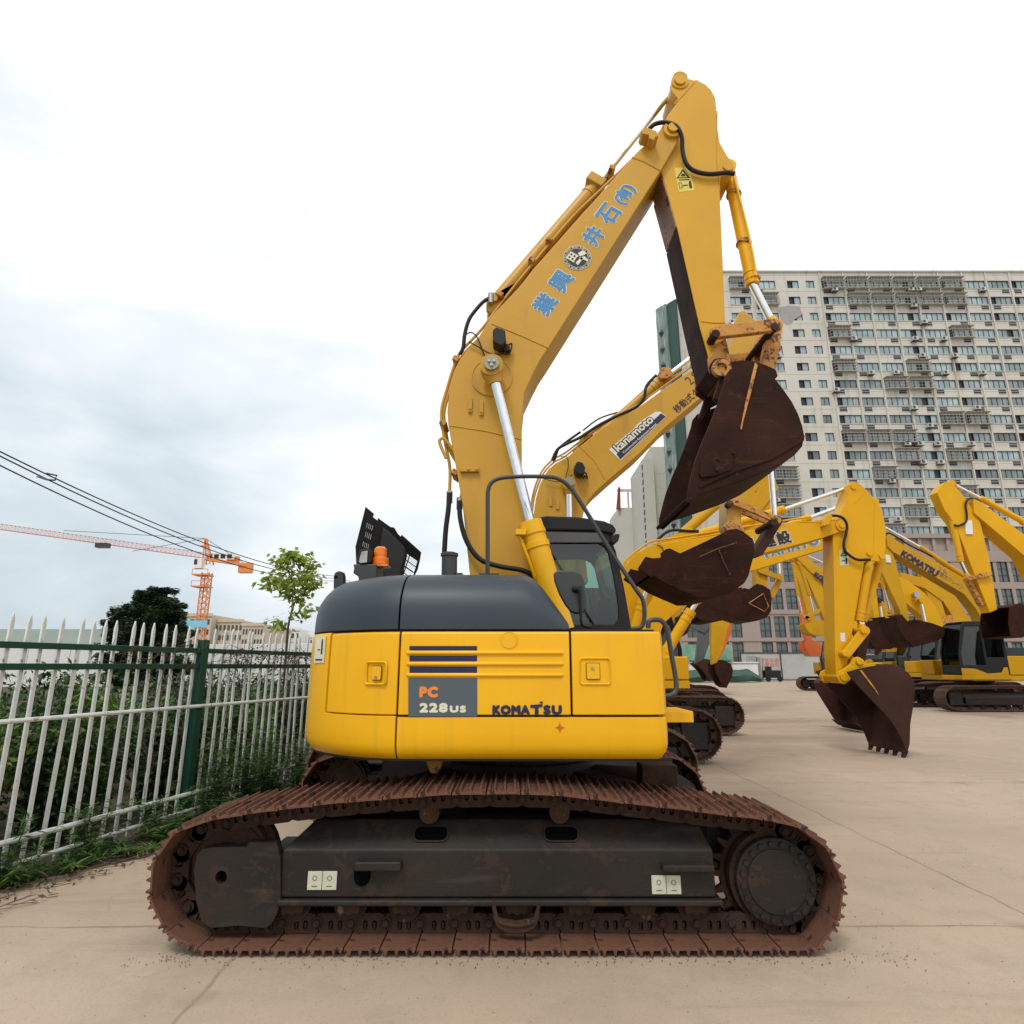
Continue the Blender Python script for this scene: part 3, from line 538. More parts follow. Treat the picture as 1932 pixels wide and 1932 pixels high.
m_ = MB(); m_.tube([pk_, at(120, 1001, YC-5)], 0.07, 3); m_.tube([pk_, at(250, 1040, YC-3)], 0.07, 3); m_.tube([pk_, at(460, 1062, YC+2)], 0.07, 3); m_.build('stay_cable', 'dgrey', cr_)
m_ = MB(); c = at(195, 1030, YC-4); m_.box(c.x-1.4, c.x+1.4, YC-5, YC-3.4, c.z-0.5, c.z+0.6); m_.build('trolley', 'dgrey', cr_)
sg = MB(); c = at(421, 1050, YC+1); sg.box(c.x-4.0, c.x+3.0, YC+0.6, YC+0.7, c.z-0.75, c.z+0.75); o = sg.build('sign_board', 'white', cr_)
for k_ in range(4): 
    q = MB(); q.box(c.x-3.6+k_*1.6, c.x-2.5+k_*1.6, YC+0.5, YC+0.58, c.z-0.5, c.z+0.5); q.build('letter', 'blacktxt', o)

# ---------------------------------------------------------------- overhead cables
for P0_, P1_, sag, lb in (((-60, 822), (634, 1087), 0.9, 'uppermost of the black overhead cables crossing the left sky'), ((-60, 830), (634, 1091), 1.0, 'middle black overhead cable, close under the uppermost one'), ((-60, 848), (634, 1096), 1.1, 'lowest of the black overhead cables crossing the left sky')):
    a = at(*P0_, 9.0); b = at(*P1_, 26.0); pts = [a.lerp(b, t/24)-Zv*(4*sag*0.5*(t/24)*(1-t/24)) for t in range(25)]
    b2 = b+(b-a)*0.5; pts.append(b2)
    m_ = MB(); m_.tube(pts, 0.012, 6); o = m_.build('overhead_cable', 'black', None); tag(setroot(o, a), lb, 'cable', 'overhead cables on the left')
m_ = MB(); a = at(106, 898, 9.35); m_.tube([at(88, 893, 9.3), at(107, 897, 9.3), at(104, 906, 9.3), at(88, 905, 9.3), at(70, 899, 9.3)], 0.014, 6)
tag(setroot(m_.build('cable_spacer', 'dgrey', None), a), 'small metal spacer frame clamped on the cables at the left edge', 'spacer')

# ---------------------------------------------------------------- buildings
M['conc'] = mat('stained_pale_render', (0.56, 0.535, 0.475), (0.49, 0.47, 0.41), 0.10, 0.85, streak=((0.30, 0.28, 0.235), (1.1, 1.1, 0.10), 0.54, 0.18, 0.6), spot=(0.54, 0.49, 0.40), spot_t=0.60, spot_s=0.8)
M['conc2'] = mat('grey_white_tower_wall', (0.52, 0.52, 0.465), (0.46, 0.46, 0.41), 0.12, 0.85, streak=((0.33, 0.33, 0.28), (0.9, 0.9, 0.06), 0.6, 0.2, 0.5))
M['pinkst'] = mat('pinkish_stone_cladding', (0.33, 0.26, 0.225), (0.29, 0.23, 0.20), 0.25, 0.8, streak=((0.21, 0.17, 0.15), (1.2, 1.2, 0.1), 0.6, 0.2, 0.4))
M['tgreen'] = mat('dark_green_tile', (0.030, 0.075, 0.062), (0.024, 0.06, 0.05), 0.3, 0.5)
M['tgreenl'] = mat('pale_green_glass_block', (0.20, 0.26, 0.235), (0.14, 0.19, 0.17), 0.5, 0.5, streak=((0.38, 0.45, 0.41), (2.5, 2.5, 0.25), 0.5, 0.1, 0.7))
M['wframe'] = mat('dark_window_frame', (0.05, 0.055, 0.055), None, 2, 0.5)
M['cagem'] = mat('grey_window_cage_bars', (0.42, 0.40, 0.36), (0.30, 0.28, 0.24), 2, 0.6)
M['acm'] = mat('off_white_plastic', (0.55, 0.53, 0.47), None, 2, 0.6)
M['patch'] = mat('bare_grey_cement', (0.34, 0.32, 0.30), (0.28, 0.265, 0.25), 0.5, 0.9)
M['beige'] = mat('beige_far_wall', (0.50, 0.43, 0.33), (0.46, 0.40, 0.31), 0.05, 0.8)
YB = 88.0
tw = thing('apartment_tower', 'tall pale concrete apartment block with rows of windows, cages and green side strips', 'building', (33.5, YB, 0))
FH = 2.88; ZT = 61.35          # top of the first window row
cols = [(34.7, 38.0, 'bay'), (38.7, 42.1, 'bay'), (44.0, 45.85, 'two'), (47.0, 48.35, 'one')]+[(49.5+3.8*i, 52.9+3.8*i, 'bay') for i in range(12)]
nf = 15; XR = 95.4
w = MB(); WD = 0.45
for r_ in range(nf):
    zt = ZT-r_*FH; zb = zt-1.35
    w.box(33.5, XR, YB, YB+WD, zt, zt+FH-1.35)
    xs = [33.5]+[v for c_ in cols for v in c_[:2]]+[XR]
    for i in range(0, len(xs), 2): w.box(xs[i], xs[i+1], YB, YB+WD, zb, zt)
    w.box(33.5, XR, YB-0.03, YB, zt+0.95, zt+1.0)
w.box(33.5, XR, YB, YB+WD, 19.0, ZT-(nf-1)*FH-1.35)
w.box(33.6, XR-.1, YB+WD+0.05, YB+14, 0, ZT+1.5)
w.box(33.5, XR, YB-0.25, YB+WD, ZT+FH-1.35, ZT+FH-1.15)
for i in range(12): w.box(49.25+3.8*i-0.09, 49.25+3.8*i+0.09, YB-0.16, YB, 19.5, ZT+1.4)
# oblique side wall
A_ = Vector((33.5, YB, 0)); B_ = Vector((26.0, 99.0, 0)); sd_ = (B_-A_).normalized(); sn_ = Vector((-sd_.y, sd_.x, 0)); 
if sn_.x > 0: sn_ = -sn_
Ls = (B_-A_).length
w.add([A_, B_, B_+Vector((16, 12, 0)), Vector((XR, YB+14, 0)), Vector((XR-.1, YB+0.5, 0)), A_+Vector((0.3, .46, 0))]+[v+Zv*(ZT+1.5) for v in (A_, B_, B_+Vector((16, 12, 0)), Vector((XR, YB+14, 0)), Vector((XR-.1, YB+0.5, 0)), A_+Vector((0.3, .46, 0)))], [[0,1,7,6],[1,2,8,7],[6,7,8,9,10,11]])
for k_ in range(1, 20): w.obox(A_+sd_*(Ls*0.34)+sn_*0.01+Zv*(k_*3.1), sd_, sn_, Zv, Ls*0.33, 0.015, 0.03)
w.build('wall', 'conc', tw)
def strip(t0, t1, m, nm, out):
    q = MB(); q.obox(A_+sd_*(Ls*(t0+t1)/2)+sn_*out+Zv*(ZT/2+1), sd_, sn_, Zv, Ls*(t1-t0)/2, out, ZT/2+0.4); return q.build(nm, m, tw)
strip(0.68, 0.82, 'tgreen', 'green_strip', 0.18); strip(0.83, 1.0, 'tgreenl', 'green_strip', 0.35)
for k_ in range(17):
    q = MB(); c = A_+sd_*(Ls*0.92)+sn_*0.8+Zv*(8+k_*3.1); q.add([c+sd_*0.55, c+Zv*0.8, c-sd_*0.55, c-Zv*0.8, c-sn_*0.4+sn_*0.9], [(0, 1, 4), (1, 2, 4), (2, 3, 4), (3, 0, 4)]); q.build('side_window', 'windark' if k_ % 3 else 'wframe', tw)
def win_mesh(wd, kind, seed, into=None):
    """window: frame, panes (open pane dark) and the dark recess for the cooler below"""
    rr = random.Random(seed); f = into or MB(); n = {'bay': 4, 'two': 2, 'one': 2}[kind]; h = 1.35; t = 0.06
    f.box(0, wd, 0.1, 0.2, h-t, h, 0); f.box(0, wd, 0.1, 0.2, 0, t, 0); f.box(0, t, 0.1, 0.2, t, h-t, 0); f.box(wd-t, wd, 0.1, 0.2, t, h-t, 0)
    op = rr.choice([None, None, 1, 2, 0]) if kind == 'bay' else (rr.choice([None, None, 0]) if kind == 'two' else None)
    pw = (wd-2*t)/n
    for i in range(n):
        x0 = t+i*pw
        if op == i or (kind == 'bay' and op == 1 and i == 2 and seed % 3 == 0): f.box(x0, x0+pw, 0.32, 0.34, t, h-t, 2)
        else: f.box(x0, x0+pw-(0.05 if i < n-1 else 0), 0.2, 0.23, t, h-t, 1)
        if i < n-1: f.box(x0+pw-0.05, x0+pw, 0.12, 0.22, t, h-t, 0)
    if kind == 'bay':
        f.box(-0.05, wd+0.05, -0.10, 0.1, -0.14, -0.05, 3)
        xo = 0.2 if seed % 2 else wd-1.35
        f.box(xo, xo+1.15, -0.012, 0.02, -0.95, -0.28, 2); f.box(xo-.06, xo+1.21, -0.05, -0.012, -1.03, -0.95, 3)
    return f
wm = ['wframe', 'winglass', 'windark', 'conc']
variants = {}
order = [(r_, ci) for r_ in range(nf) for ci in range(len(cols)-5)]
order.sort(key=lambda q: -q[0]); cnt = 0; rest = MB()
for r_, ci in order:
    x0, x1, kd = cols[ci]; sdv = (r_*7+ci*3) % 7; zb = ZT-r_*FH-1.35
    if cnt < 96:
        key = (kd, round(x1-x0, 2), sdv)
        if key not in variants:
            o = win_mesh(x1-x0, kd, sdv).build('window', wm, tw, local=True); variants[key] = o
        else:
            o = variants[key].copy(); C.objects.link(o); o.parent = tw
        o.location = (x0-33.5, 0, zb); cnt += 1
    else:
        t_ = win_mesh(x1-x0, kd, sdv)
        for v in t_.v: v += Vector((x0, YB, zb))
        rest.add(t_.v, t_.f); rest.m[-len(t_.m):] = t_.m
o = rest.build('window', wm, tw); o['kind'] = 'stuff'
# the two columns past the right edge of the photo
rest = MB()
for r_ in range(nf):
    for ci in range(len(cols)-5, len(cols)):
        t_ = win_mesh(3.4, 'bay', (r_+ci) % 7)
        for v in t_.v: v += Vector((cols[ci][0], YB, ZT-r_*FH-1.35))
        rest.add(t_.v, t_.f); rest.m[-len(t_.m):] = t_.m
o = rest.build('window', wm, tw); o['kind'] = 'stuff'
rr = random.Random(5); bays = [i for i, c_ in enumerate(cols) if c_[2] == 'bay']
def cage():
    q = MB(); wd = 3.45; d = 0.75; z0, z1 = -0.3, 1.55
    for z in (z0, z0+0.45, z0+0.95, z0+1.4, z1): q.box(0, wd, -d, -d+0.05, z, z+0.05); q.box(0, 0.05, -d, 0, z, z+0.05); q.box(wd-.05, wd, -d, 0, z, z+0.05)
    for i in range(8): q.box(i*wd/7-0.015, i*wd/7+0.015, -d-0.03, -d, z0, z1)
    q.box(0, wd, -d, 0, z0-0.05, z0); q.box(-.05, wd+.05, -d-.1, 0, z1+.05, z1+.1); return q
cg = None
for r_, ci in [(0, 0), (0, 4), (0, 5), (0, 6), (0, 7), (0, 8), (0, 9), (1, 5), (1, 6), (1, 7), (1, 8), (1, 9), (3, 4), (3, 9), (5, 4), (5, 7), (6, 6), (6, 7), (8, 8), (9, 4), (9, 5), (9, 6), (10, 6), (10, 8), (11, 5), (11, 1), (12, 1), (13, 1), (12, 8), (8, 9), (13, 6), (14, 5), (1, 1)]:
    if cg is None: cg = cage().build('window_cage', 'cagem', tw, local=True); o = cg
    else: o = cg.copy(); C.objects.link(o); o.parent = tw
    o.location = (cols[ci][0]-33.5-0.02, 0, ZT-r_*FH-1.35)
def acunit():
    q = MB(); q.box(-0.42, 0.42, -0.75, -0.35, 0, 0.6, 0); q.box(-0.45, 0.45, -0.75, 0, -0.1, -0.04, 1)
    q.tube([(-0.12, -0.78, 0.3), (-0.12, -0.751, 0.3)], 0.23, 14, 1); return q
ac = None
for i in range(44):
    r_ = rr.randrange(0, nf); ci = rr.choice(bays[:9]); x = cols[ci][0]+rr.choice([-0.2, 2.4, 1.7]); z = ZT-r_*FH-1.35-0.85
    if ac is None: ac = acunit().build('air_conditioner', ['acm', 'wframe'], tw, local=True); o = ac
    else: o = ac.copy(); C.objects.link(o); o.parent = tw
    o.location = (x-33.5, 0, z)
q = MB(); q.prism([(42.2, 55.9), (42.6, 56.6), (43.9, 56.9), (45.6, 56.7), (45.8, 55.3), (44.6, 54.5), (43.9, 53.6), (43.1, 53.4), (42.4, 54.2)], YB-0.012, YB+.01); q.build('bare_patch', 'patch', tw)
# podium
pd = thing('podium_building', 'low pinkish stone podium with large gridded windows below the apartment block', 'building', (22.5, 84.5, 0))
w = MB(); YP = 84.5; w.box(22.5, 82, YP+0.35, YP+3.4, 0, 19.0)
zs = [(0, 1.6), (1.6, 4.5), (5.1, 7.9), (8.8, 11.6), (12.5, 15.3)]
w.box(22.5, 82, YP-.1, YP+0.35, 15.3, 16.3); w.box(22.5, 82, YP-.2, YP+0.35, 18.6, 19.2); w.box(22.5, 82, YP, YP+0.35, 16.3, 16.8)
prev = 0
wx = []; x = 23.4; k_ = 0
while x < 81:
    if k_ % 5 != 4: wx.append(x)
    x += 1.95; k_ += 1
for z0, z1 in zs[1:]:
    w.box(22.5, 82, YP, YP+0.35, prev, z0); prev = z1
    last = 22.5
    for xx in wx: w.box(last, xx, YP, YP+0.35, z0, z1); last = xx+1.5
    w.box(last, 82, YP, YP+0.35, z0, z1)
w.box(22.5, 82, YP-.12, YP, 4.62, 4.9); w.box(22.5, 82, YP-.12, YP, 8.2, 8.35)
w.box(22.5, 23.4, YP, YP+.35, 16.8, 18.6)
for xx in wx: w.box(xx+1.5, xx+1.95, YP+.02, YP+.35, 16.8, 18.6)
w.build('wall', 'pinkst', pd)
bx = None; n_ = 0; rest = MB()
def bigwin(lit):
    f = MB(); wd, h, t = 1.5, 2.8, 0.06
    f.box(0, wd, .1, .2, 0, t, 0); f.box(0, wd, .1, .2, h-t, h, 0); f.box(0, t, .1, .2, t, h-t, 0); f.box(wd-t, wd, .1, .2, t, h-t, 0)
    for z in (0.95, 1.85): f.box(t, wd-t, .12, .2, z-.03, z+.03, 0)
    f.box(wd/2-.03, wd/2+.03, .11, .21, t, h-t, 0); f.box(t, wd-t, .22, .25, t, h-t, 1); return f
wv = {}
M['winteal'] = mat('dim_teal_window_glass', (0.045, 0.065, 0.062), (0.09, 0.12, 0.11), 0.4, 0.15, spec=0.8, detail=2)
for z0, z1 in zs[1:]:
    for xx in wx:
        if xx > 70: continue
        lit = 1 if (z0 > 8 and z0 < 9 and (42 < xx < 47)) else 0
        if n_ < 98:
            if lit not in wv: wv[lit] = bigwin(lit).build('window', ['wframe', 'winteal' if not lit else 'white'], pd, local=True); o = wv[lit]
            else: o = wv[lit].copy(); C.objects.link(o); o.parent = pd
            o.location = (xx-22.5, 0, z0); n_ += 1
# second and third towers
t2 = thing('stepped_tower', 'grey white windowless stepped tower left behind the apartment block', 'building', (25.4, 115, 0))
w = MB(); w.box(25.4, 27.4, 115, 128, 0, 40.5); w.box(27.4, 40, 116.5, 128, 0, 43.5); w.box(27.0, 27.4, 114.9, 115.0, 0, 40)
for k_ in range(13): w.box(27.4, 40, 116.47, 116.5, 3*k_+2, 3*k_+2.07)
w.build('wall', 'conc2', t2)
q = MB(); q.prism([(27.8, 16), (28.6, 18.2), (30.2, 20.5), (30.4, 13), (28, 13)], 116.4, 116.47); q.build('bare_patch', 'patch', t2)
q = MB()
for k_ in range(26): q.box(25.32, 25.4, 115.3, 116.2, 1+k_*1.5, 1.9+k_*1.5)
q.build('side_window', 'windark', t2)
t3 = thing('narrow_tower', 'narrow pale tower with open roof frame and red sign, left of the stepped tower', 'building', (22.5, 128, 0))
w = MB(); w.box(22.5, 30, 128, 140, 0, 34.0)
for xx in (22.6, 24.6, 26.6, 28.4): w.box(xx, xx+0.35, 128, 128.4, 34, 37.6)
w.box(22.5, 30, 128, 128.4, 37.6, 38.1); w.build('wall', 'conc2', t3)
q = MB(); q.prism([(22.0, 33.5), (22.9, 33.4), (23.0, 38.3), (22.6, 38.3)], 127.2, 127.7); q.build('roof_sign', 'redb', t3)
v_ = None
for r_ in range(9):
    for xx in (25.4, 26.9):
        f = MB(); f.box(0, 1.1, -.02, .02, 0, 1.5, 0); f.box(0, 1.1, -.03, -.02, .5, .58, 1)
        if v_ is None: v_ = f.build('window', ['windark', 'acm'], t3, local=True); o = v_
        else: o = v_.copy(); C.objects.link(o); o.parent = t3
        o.location = (xx-22.5, 0, 30-r_*3.0)
# grey sheet wall across the yard's far end
M['sheet'] = mat('pale_grey_sheet_panel', (0.40, 0.42, 0.40), (0.33, 0.35, 0.335), 0.6, 0.6, streak=((0.22, 0.23, 0.22), (0.8, 0.8, 0.5), 0.55, 0.2, 0.5))
gw = thing('sheet_wall', 'grey metal sheet wall closing the far end of the yard', 'wall', (22, 66, 0))
for i in range(9):
    q = MB(); x = 23.6+i*4.1; q.box(x+0.06, x+4.04, 66, 66.06, 0.1, 2.7); o = q.build('panel', 'sheet', gw, bevel=0.01)
    q = MB(); q.box(x-0.06, x+0.06, 65.95, 66.1, 0, 2.85); q.build('post', 'dgrey', gw)
q = MB(); q.box(23.5, 60.5, 65.93, 66.09, 2.7, 2.82); q.box(23.5, 60.5, 65.94, 66.08, 0.02, 0.1); q.build('rail', 'dgrey', gw)
for i, (tx_, zz) in enumerate((('禁止停放车辆', 2.0), ('违者后果自负', 1.55))): lettering(tx_, (26.0, 65.99, zz), (1, 0, 0), 0.4, 'red', gw, width=3.0)
# low white cabin and gas bottles beside it
cbn = MB(); cbn.box(13.6, 23.0, 60, 63, 0, 1.7); cbn.box(13.5, 23.1, 59.9, 63.1, 1.7, 1.8)
tag(setroot(cbn.build('white_cabin', 'white', None, bevel=0.02), (18, 60, 0)), 'low white site cabin behind the row of tracks', 'cabin')
q = MB(); q.box(14.5, 20.6, 59.75, 59.8, 1.95, 3.4); q.box(14.6, 14.7, 59.8, 59.9, 0, 2.0); q.box(20.4, 20.5, 59.8, 59.9, 0, 2.0)
tag(setroot(q.build('green_board', mat('green_board_paint', (0.05, 0.25, 0.13), (0.3, 0.4, 0.34), 0.8, 0.5), None), (18, 59.8, 0)), 'green and white notice board above the low white cabin', 'board')
tp = MB(); gx = 16
n1 = 14; vs = []
for i in range(n1+1):
    for j, (yy, zz) in enumerate(((57.5, 0.05), (57.3, 0.5), (57.6, 0.95), (58.3, 1.15), (59.2, 0.9))): vs.append((11+i*0.8, yy+random.uniform(-.15, .15), max(0.02, zz+random.uniform(-.12, .12))*(1 if 0 < i < n1 else 0.5)))
tp.add(vs, [[i*5+j, (i+1)*5+j, (i+1)*5+j+1, i*5+j+1] for i in range(n1) for j in range(4)])
tag(setroot(tp.build('tarpaulin', mat('dark_green_tarpaulin', (0.02, 0.06, 0.04), (0.03, 0.08, 0.05), 1.5, 0.5), None, smooth=50), (17, 57.5, 0)), 'dark green tarpaulin lying over goods before the white cabin', 'tarpaulin')
q = MB(); q.box(22.6, 23.3, 61.0, 61.8, 0, 2.4); q.cyl((23.6, 61.2, 0), (23.6, 61.2, 2.3), 0.3, 14)
tag(setroot(q.build('storage_tank', 'steel', None, bevel=0.03), (23, 61, 0)), 'upright metal tank standing at the left end of the sheet wall', 'tank')
cart = thing('generator_cart', 'small dark machine on wheels in front of the sheet wall', 'cart', (24.4, 61, 0))
q = MB(); q.box(23.9, 25.4, 60.7, 61.4, 0.35, 1.05); q.box(24.1, 24.6, 60.8, 61.3, 1.05, 1.4); q.build('body', 'black', cart, bevel=0.05)
for xx in (24.1, 25.2): q = MB(); q.ycyl(xx, 0.24, 60.55, 60.7, 0.24, 16); q.build('wheel', 'rubber', cart, smooth=40)
# far buildings on the left
def farblock(label, pxs, ytop, Y, m, rows, cols_, nm='office_block', group=None):
    a = at(pxs[0], 1240, Y); b = at(pxs[1], 1240, Y); zt = at((pxs[0]+pxs[1])/2, ytop, Y).z
    r = thing(nm, label, 'building', (a.x, Y, 0), 0, group)
    q = MB(); q.box(a.x, b.x, Y, Y+25, 0, zt); q.box(a.x-.3, b.x+.3, Y-.4, Y, zt-0.5, zt+0.5); q.build('wall', m, r)
    wv_ = None; fw = (b.x-a.x)/cols_
    for i in range(rows):
        for j in range(cols_):
            if wv_ is None:
                f = MB(); f.box(0, fw*0.55, -.08, .02, 0, 1.7); wv_ = f.build('window', 'wframe', r, local=True); o = wv_
            else: o = wv_.copy(); C.objects.link(o); o.parent = r
            o.location = (fw*(j+0.22), 0, zt-3.2-i*3.3)
    return r
farblock('beige office block with the tallest wing, behind the crane mast', (318, 391), 1160, 210, 'beige', 3, 5)
farblock('long beige office block right of the crane mast', (391, 452), 1171, 214, 'beige', 3, 8)
farblock('beige curved end block on the far skyline', (452, 492), 1178, 205, 'beige', 3, 7)
farblock('white apartment block on the far skyline behind the young tree', (492, 562), 1187, 230, 'white', 3, 8)
farblock('small grey white block on the far skyline beside the excavator', (562, 640), 1200, 240, 'white', 2, 8)
q = MB(); a = at(88, 1240, 70); b = at(330, 1240, 70); zt = at(200, 1187, 70).z; q.box(a.x-14, b.x, 70, 70.3, 0, zt)
tag(setroot(q.build('green_hoarding', mat('faded_green_netting', (0.27, 0.35, 0.32), (0.34, 0.41, 0.385), 0.3, 0.8), None), (a.x, 70, 0)), 'faded green site hoarding far beyond the fence', 'hoarding')
wl = thing('white_panel_wall', 'long white panel wall between the cedar and the fence', 'wall', (-18, 46, 0))
for i in range(15):
    q = MB(); x = -44+i*3.05; q.box(x, x+3.0, 46, 46.1, 0, 3.0+random.uniform(-.05, .05)); q.build('panel', 'white', wl, bevel=0.02)
from mathutils.geometry import tessellate_polygon
def prism_holes(mb, outer, holes, y0, y1, mi=0):
    loops = [[Vector((x, 0, z)) for x, z in outer]]+[[Vector((x, 0, z)) for x, z in h] for h in holes]
    flat = [v for l in loops for v in l]; tr = tessellate_polygon([[Vector((v.x, v.z, 0)) for v in l] for l in loops]); n = len(flat)
    vs = [(v.x, y0, v.z) for v in flat]+[(v.x, y1, v.z) for v in flat]; fs = []
    for t in tr: fs.append(list(t)); fs.append([i+n for i in t][::-1])
    o = 0
    for l in loops:
        m = len(l)
        for i in range(m): a, b = o+i, o+(i+1) % m; fs.append([a, b, n+b, n+a])
        o += m
    mb.add(vs, fs, mi)
def circ(x, z, r, n=16, a0=0): return [(x+cos(a0+2*pi*k/n)*r, z+sin(a0+2*pi*k/n)*r) for k in range(n)]
def pr(r, Zc): return r/FP*Zc      # picture radius to metres at depth Zc
def rect(x, z, w, h, r=0.0, n=4):
    if r <= 0: return [(x-w, z-h), (x+w, z-h), (x+w, z+h), (x-w, z+h)]
    out = []
    for cx, cz, a in ((x+w-r, z-h+r, -pi/2), (x+w-r, z+h-r, 0), (x-w+r, z+h-r, pi/2), (x-w+r, z-h+r, pi)):
        out += [(cx+cos(a+pi/2*k/n)*r, cz+sin(a+pi/2*k/n)*r) for k in range(n+1)]
    return out
# ================================================================= MAIN EXCAVATOR
Y0 = 3.71; TW = 0.60; YC0 = Y0+TW/2; YF0 = 6.18
ex = thing('excavator', 'large yellow crawler excavator in front with tall raised boom, dark hood and rusty tracks', 'excavator', (0, 5.23, 0))
# ---- tracks
TP = [(372,1796),(345,1785),(318.4,1769),(302,1750),(290,1729),(282,1708),(277,1684.5),(277,1665),(280,1649),(286,1628),(294.6,1607),(306,1589),(321.4,1574.6),(342,1558),(386.8,1546),(452,1534.5),(562,1519.6),(666,1509.5),(784.6,1500.6),(859,1496),(966,1495),(1067,1497.6),(1128.6,1506),(1252,1520.8),(1372.6,1535.8),(1479.5,1547),(1519.6,1562),(1553,1586),(1576.5,1617.7),(1589,1642),(1595,1670),(1595,1695),(1588,1731),(1570,1765),(1543,1793)]
loop = xz(TP, Y0)
zb_ = min(p[1] for p in loop)
loop = [(x, max(z, 0.034)) for x, z in loop]
print('track loop', loop[0], loop[-1], zb_, max(z for x, z in loop))
loop[0] = (loop[0][0], 0.034); loop[-1] = (loop[-1][0], 0.034)
def resample(lp, n):
    pts = [Vector((a, 0, b)) for a, b in lp]+[Vector((lp[0][0], 0, lp[0][1]))]
    L_ = [0]
    for i in range(len(pts)-1): L_.append(L_[-1]+(pts[i+1]-pts[i]).length)
    out = []
    for k in range(n):
        s = L_[-1]*k/n; i = 0
        while L_[i+1] < s: i += 1
        out.append(pts[i].lerp(pts[i+1], (s-L_[i])/(L_[i+1]-L_[i])))
    return out, L_[-1]
_, LEN = resample(loop, 10)
NS = round(LEN/0.19); seq, _ = resample(loop, NS)
print('shoes', NS, LEN)
# path runs clockwise seen from the camera: left bottom -> up -> right -> down; outward normal is to the left of travel
def shoe_mesh():
    q = MB(); p = LEN/NS; t = 0.011; w = TW/2
    prof = [(0.004, -0.006), (0.014, 0.012), (0.014+t, 0.012), (0.03, 0.0), (0.038, 0.0), (0.044, 0.023), (0.054, 0.023), (0.060, 0.0), (0.094, 0.0), (0.100, 0.023), (0.110, 0.023), (0.116, 0.0), (0.150, 0.0), (0.157, 0.023), (0.167, 0.023), (0.174, 0.002), (p-0.003, 0.003), (p-0.001, -0.010), (p-0.006, -0.015), (p-0.02, -t), (0.02, -t), (0.008, -0.013)]
    n = len(prof); q.add([(a, -w, b) for a, b in prof]+[(a, w, b) for a, b in prof], [list(range(n)), list(range(n, 2*n))[::-1]]+[[i, (i+1) % n, n+(i+1) % n, n+i] for i in range(n)])
    for sy in (-0.075, 0.075):
        for sx in (0.075, 0.135): q.cyl((sx, sy, -t-0.012), (sx, sy, 0.006), 0.011, 6)
    return q
def link_mesh():
    q = MB(); p = LEN/NS
    for sy, a in ((-0.095, 1), (0.095, 1)):
        outer = [(0.0, -0.012), (p-0.01, -0.012), (p-0.005, -0.03), (p+0.030, -0.045), (p+0.038, -0.070), (p+0.022, -0.100), (p-0.01, -0.112), (0.045, -0.112), (0.02, -0.105), (-0.006, -0.092), (-0.012, -0.062), (0.002, -0.035)]
        h1 = rect(0.072, -0.052, 0.013, 0.024, 0.011, 3); h2 = rect(0.122, -0.052, 0.013, 0.024, 0.011, 3)
        prism_holes(q, outer, [h1, h2], sy-0.018, sy+0.018)
        q.ycyl(p+0.008, -0.070, sy-0.026, sy+0.026, 0.030, 12); q.cyl((0.075, sy, -0.065), (0.075, sy, -0.011), 0.010, 6); q.cyl((0.125, sy, -0.065), (0.125, sy, -0.011), 0.010, 6)
    q.ycyl(p+0.008, -0.070, -0.14, 0.14, 0.018, 8); return q
def make_track(yc, nearflag):
    part = thing('crawler_track', None, None, ex.location)
    part.parent = ex; part.location = (0, 0, 0)
    sm = shoe_mesh(); lm = link_mesh(); s0 = l0 = None; base = ROOTM[ex.name].inverted()
    for i in range(NS):
        a = seq[i]; b = seq[(i+1) % NS]; t = (b-a).normalized(); n = Vector((-t.z, 0, t.x))
        R = Matrix((( t.x, 0, n.x, a.x), (0, 1, 0, yc), (t.z, 0, n.z, a.z), (0, 0, 0, 1)))
        Rj = R @ Matrix.Rotation(random.uniform(-0.02, 0.02), 4, 'Y')
        if make_track.s is None:
            make_track.s = sm.build('track_shoe', 'rust', part, bevel=0.002, seg=1, local=True); make_track.l = lm.build('chain_link', 'rustd', part, smooth=35, local=True); o, l = make_track.s, make_track.l
        else:
            o = make_track.s.copy(); l = make_track.l.copy(); C.objects.link(o); C.objects.link(l); o.parent = part; l.parent = part
        o.matrix_local = base @ Rj; l.matrix_local = base @ R
    return part
make_track.s = None
trk = [make_track(YC0, 1), make_track(YF0+TW/2, 0)]
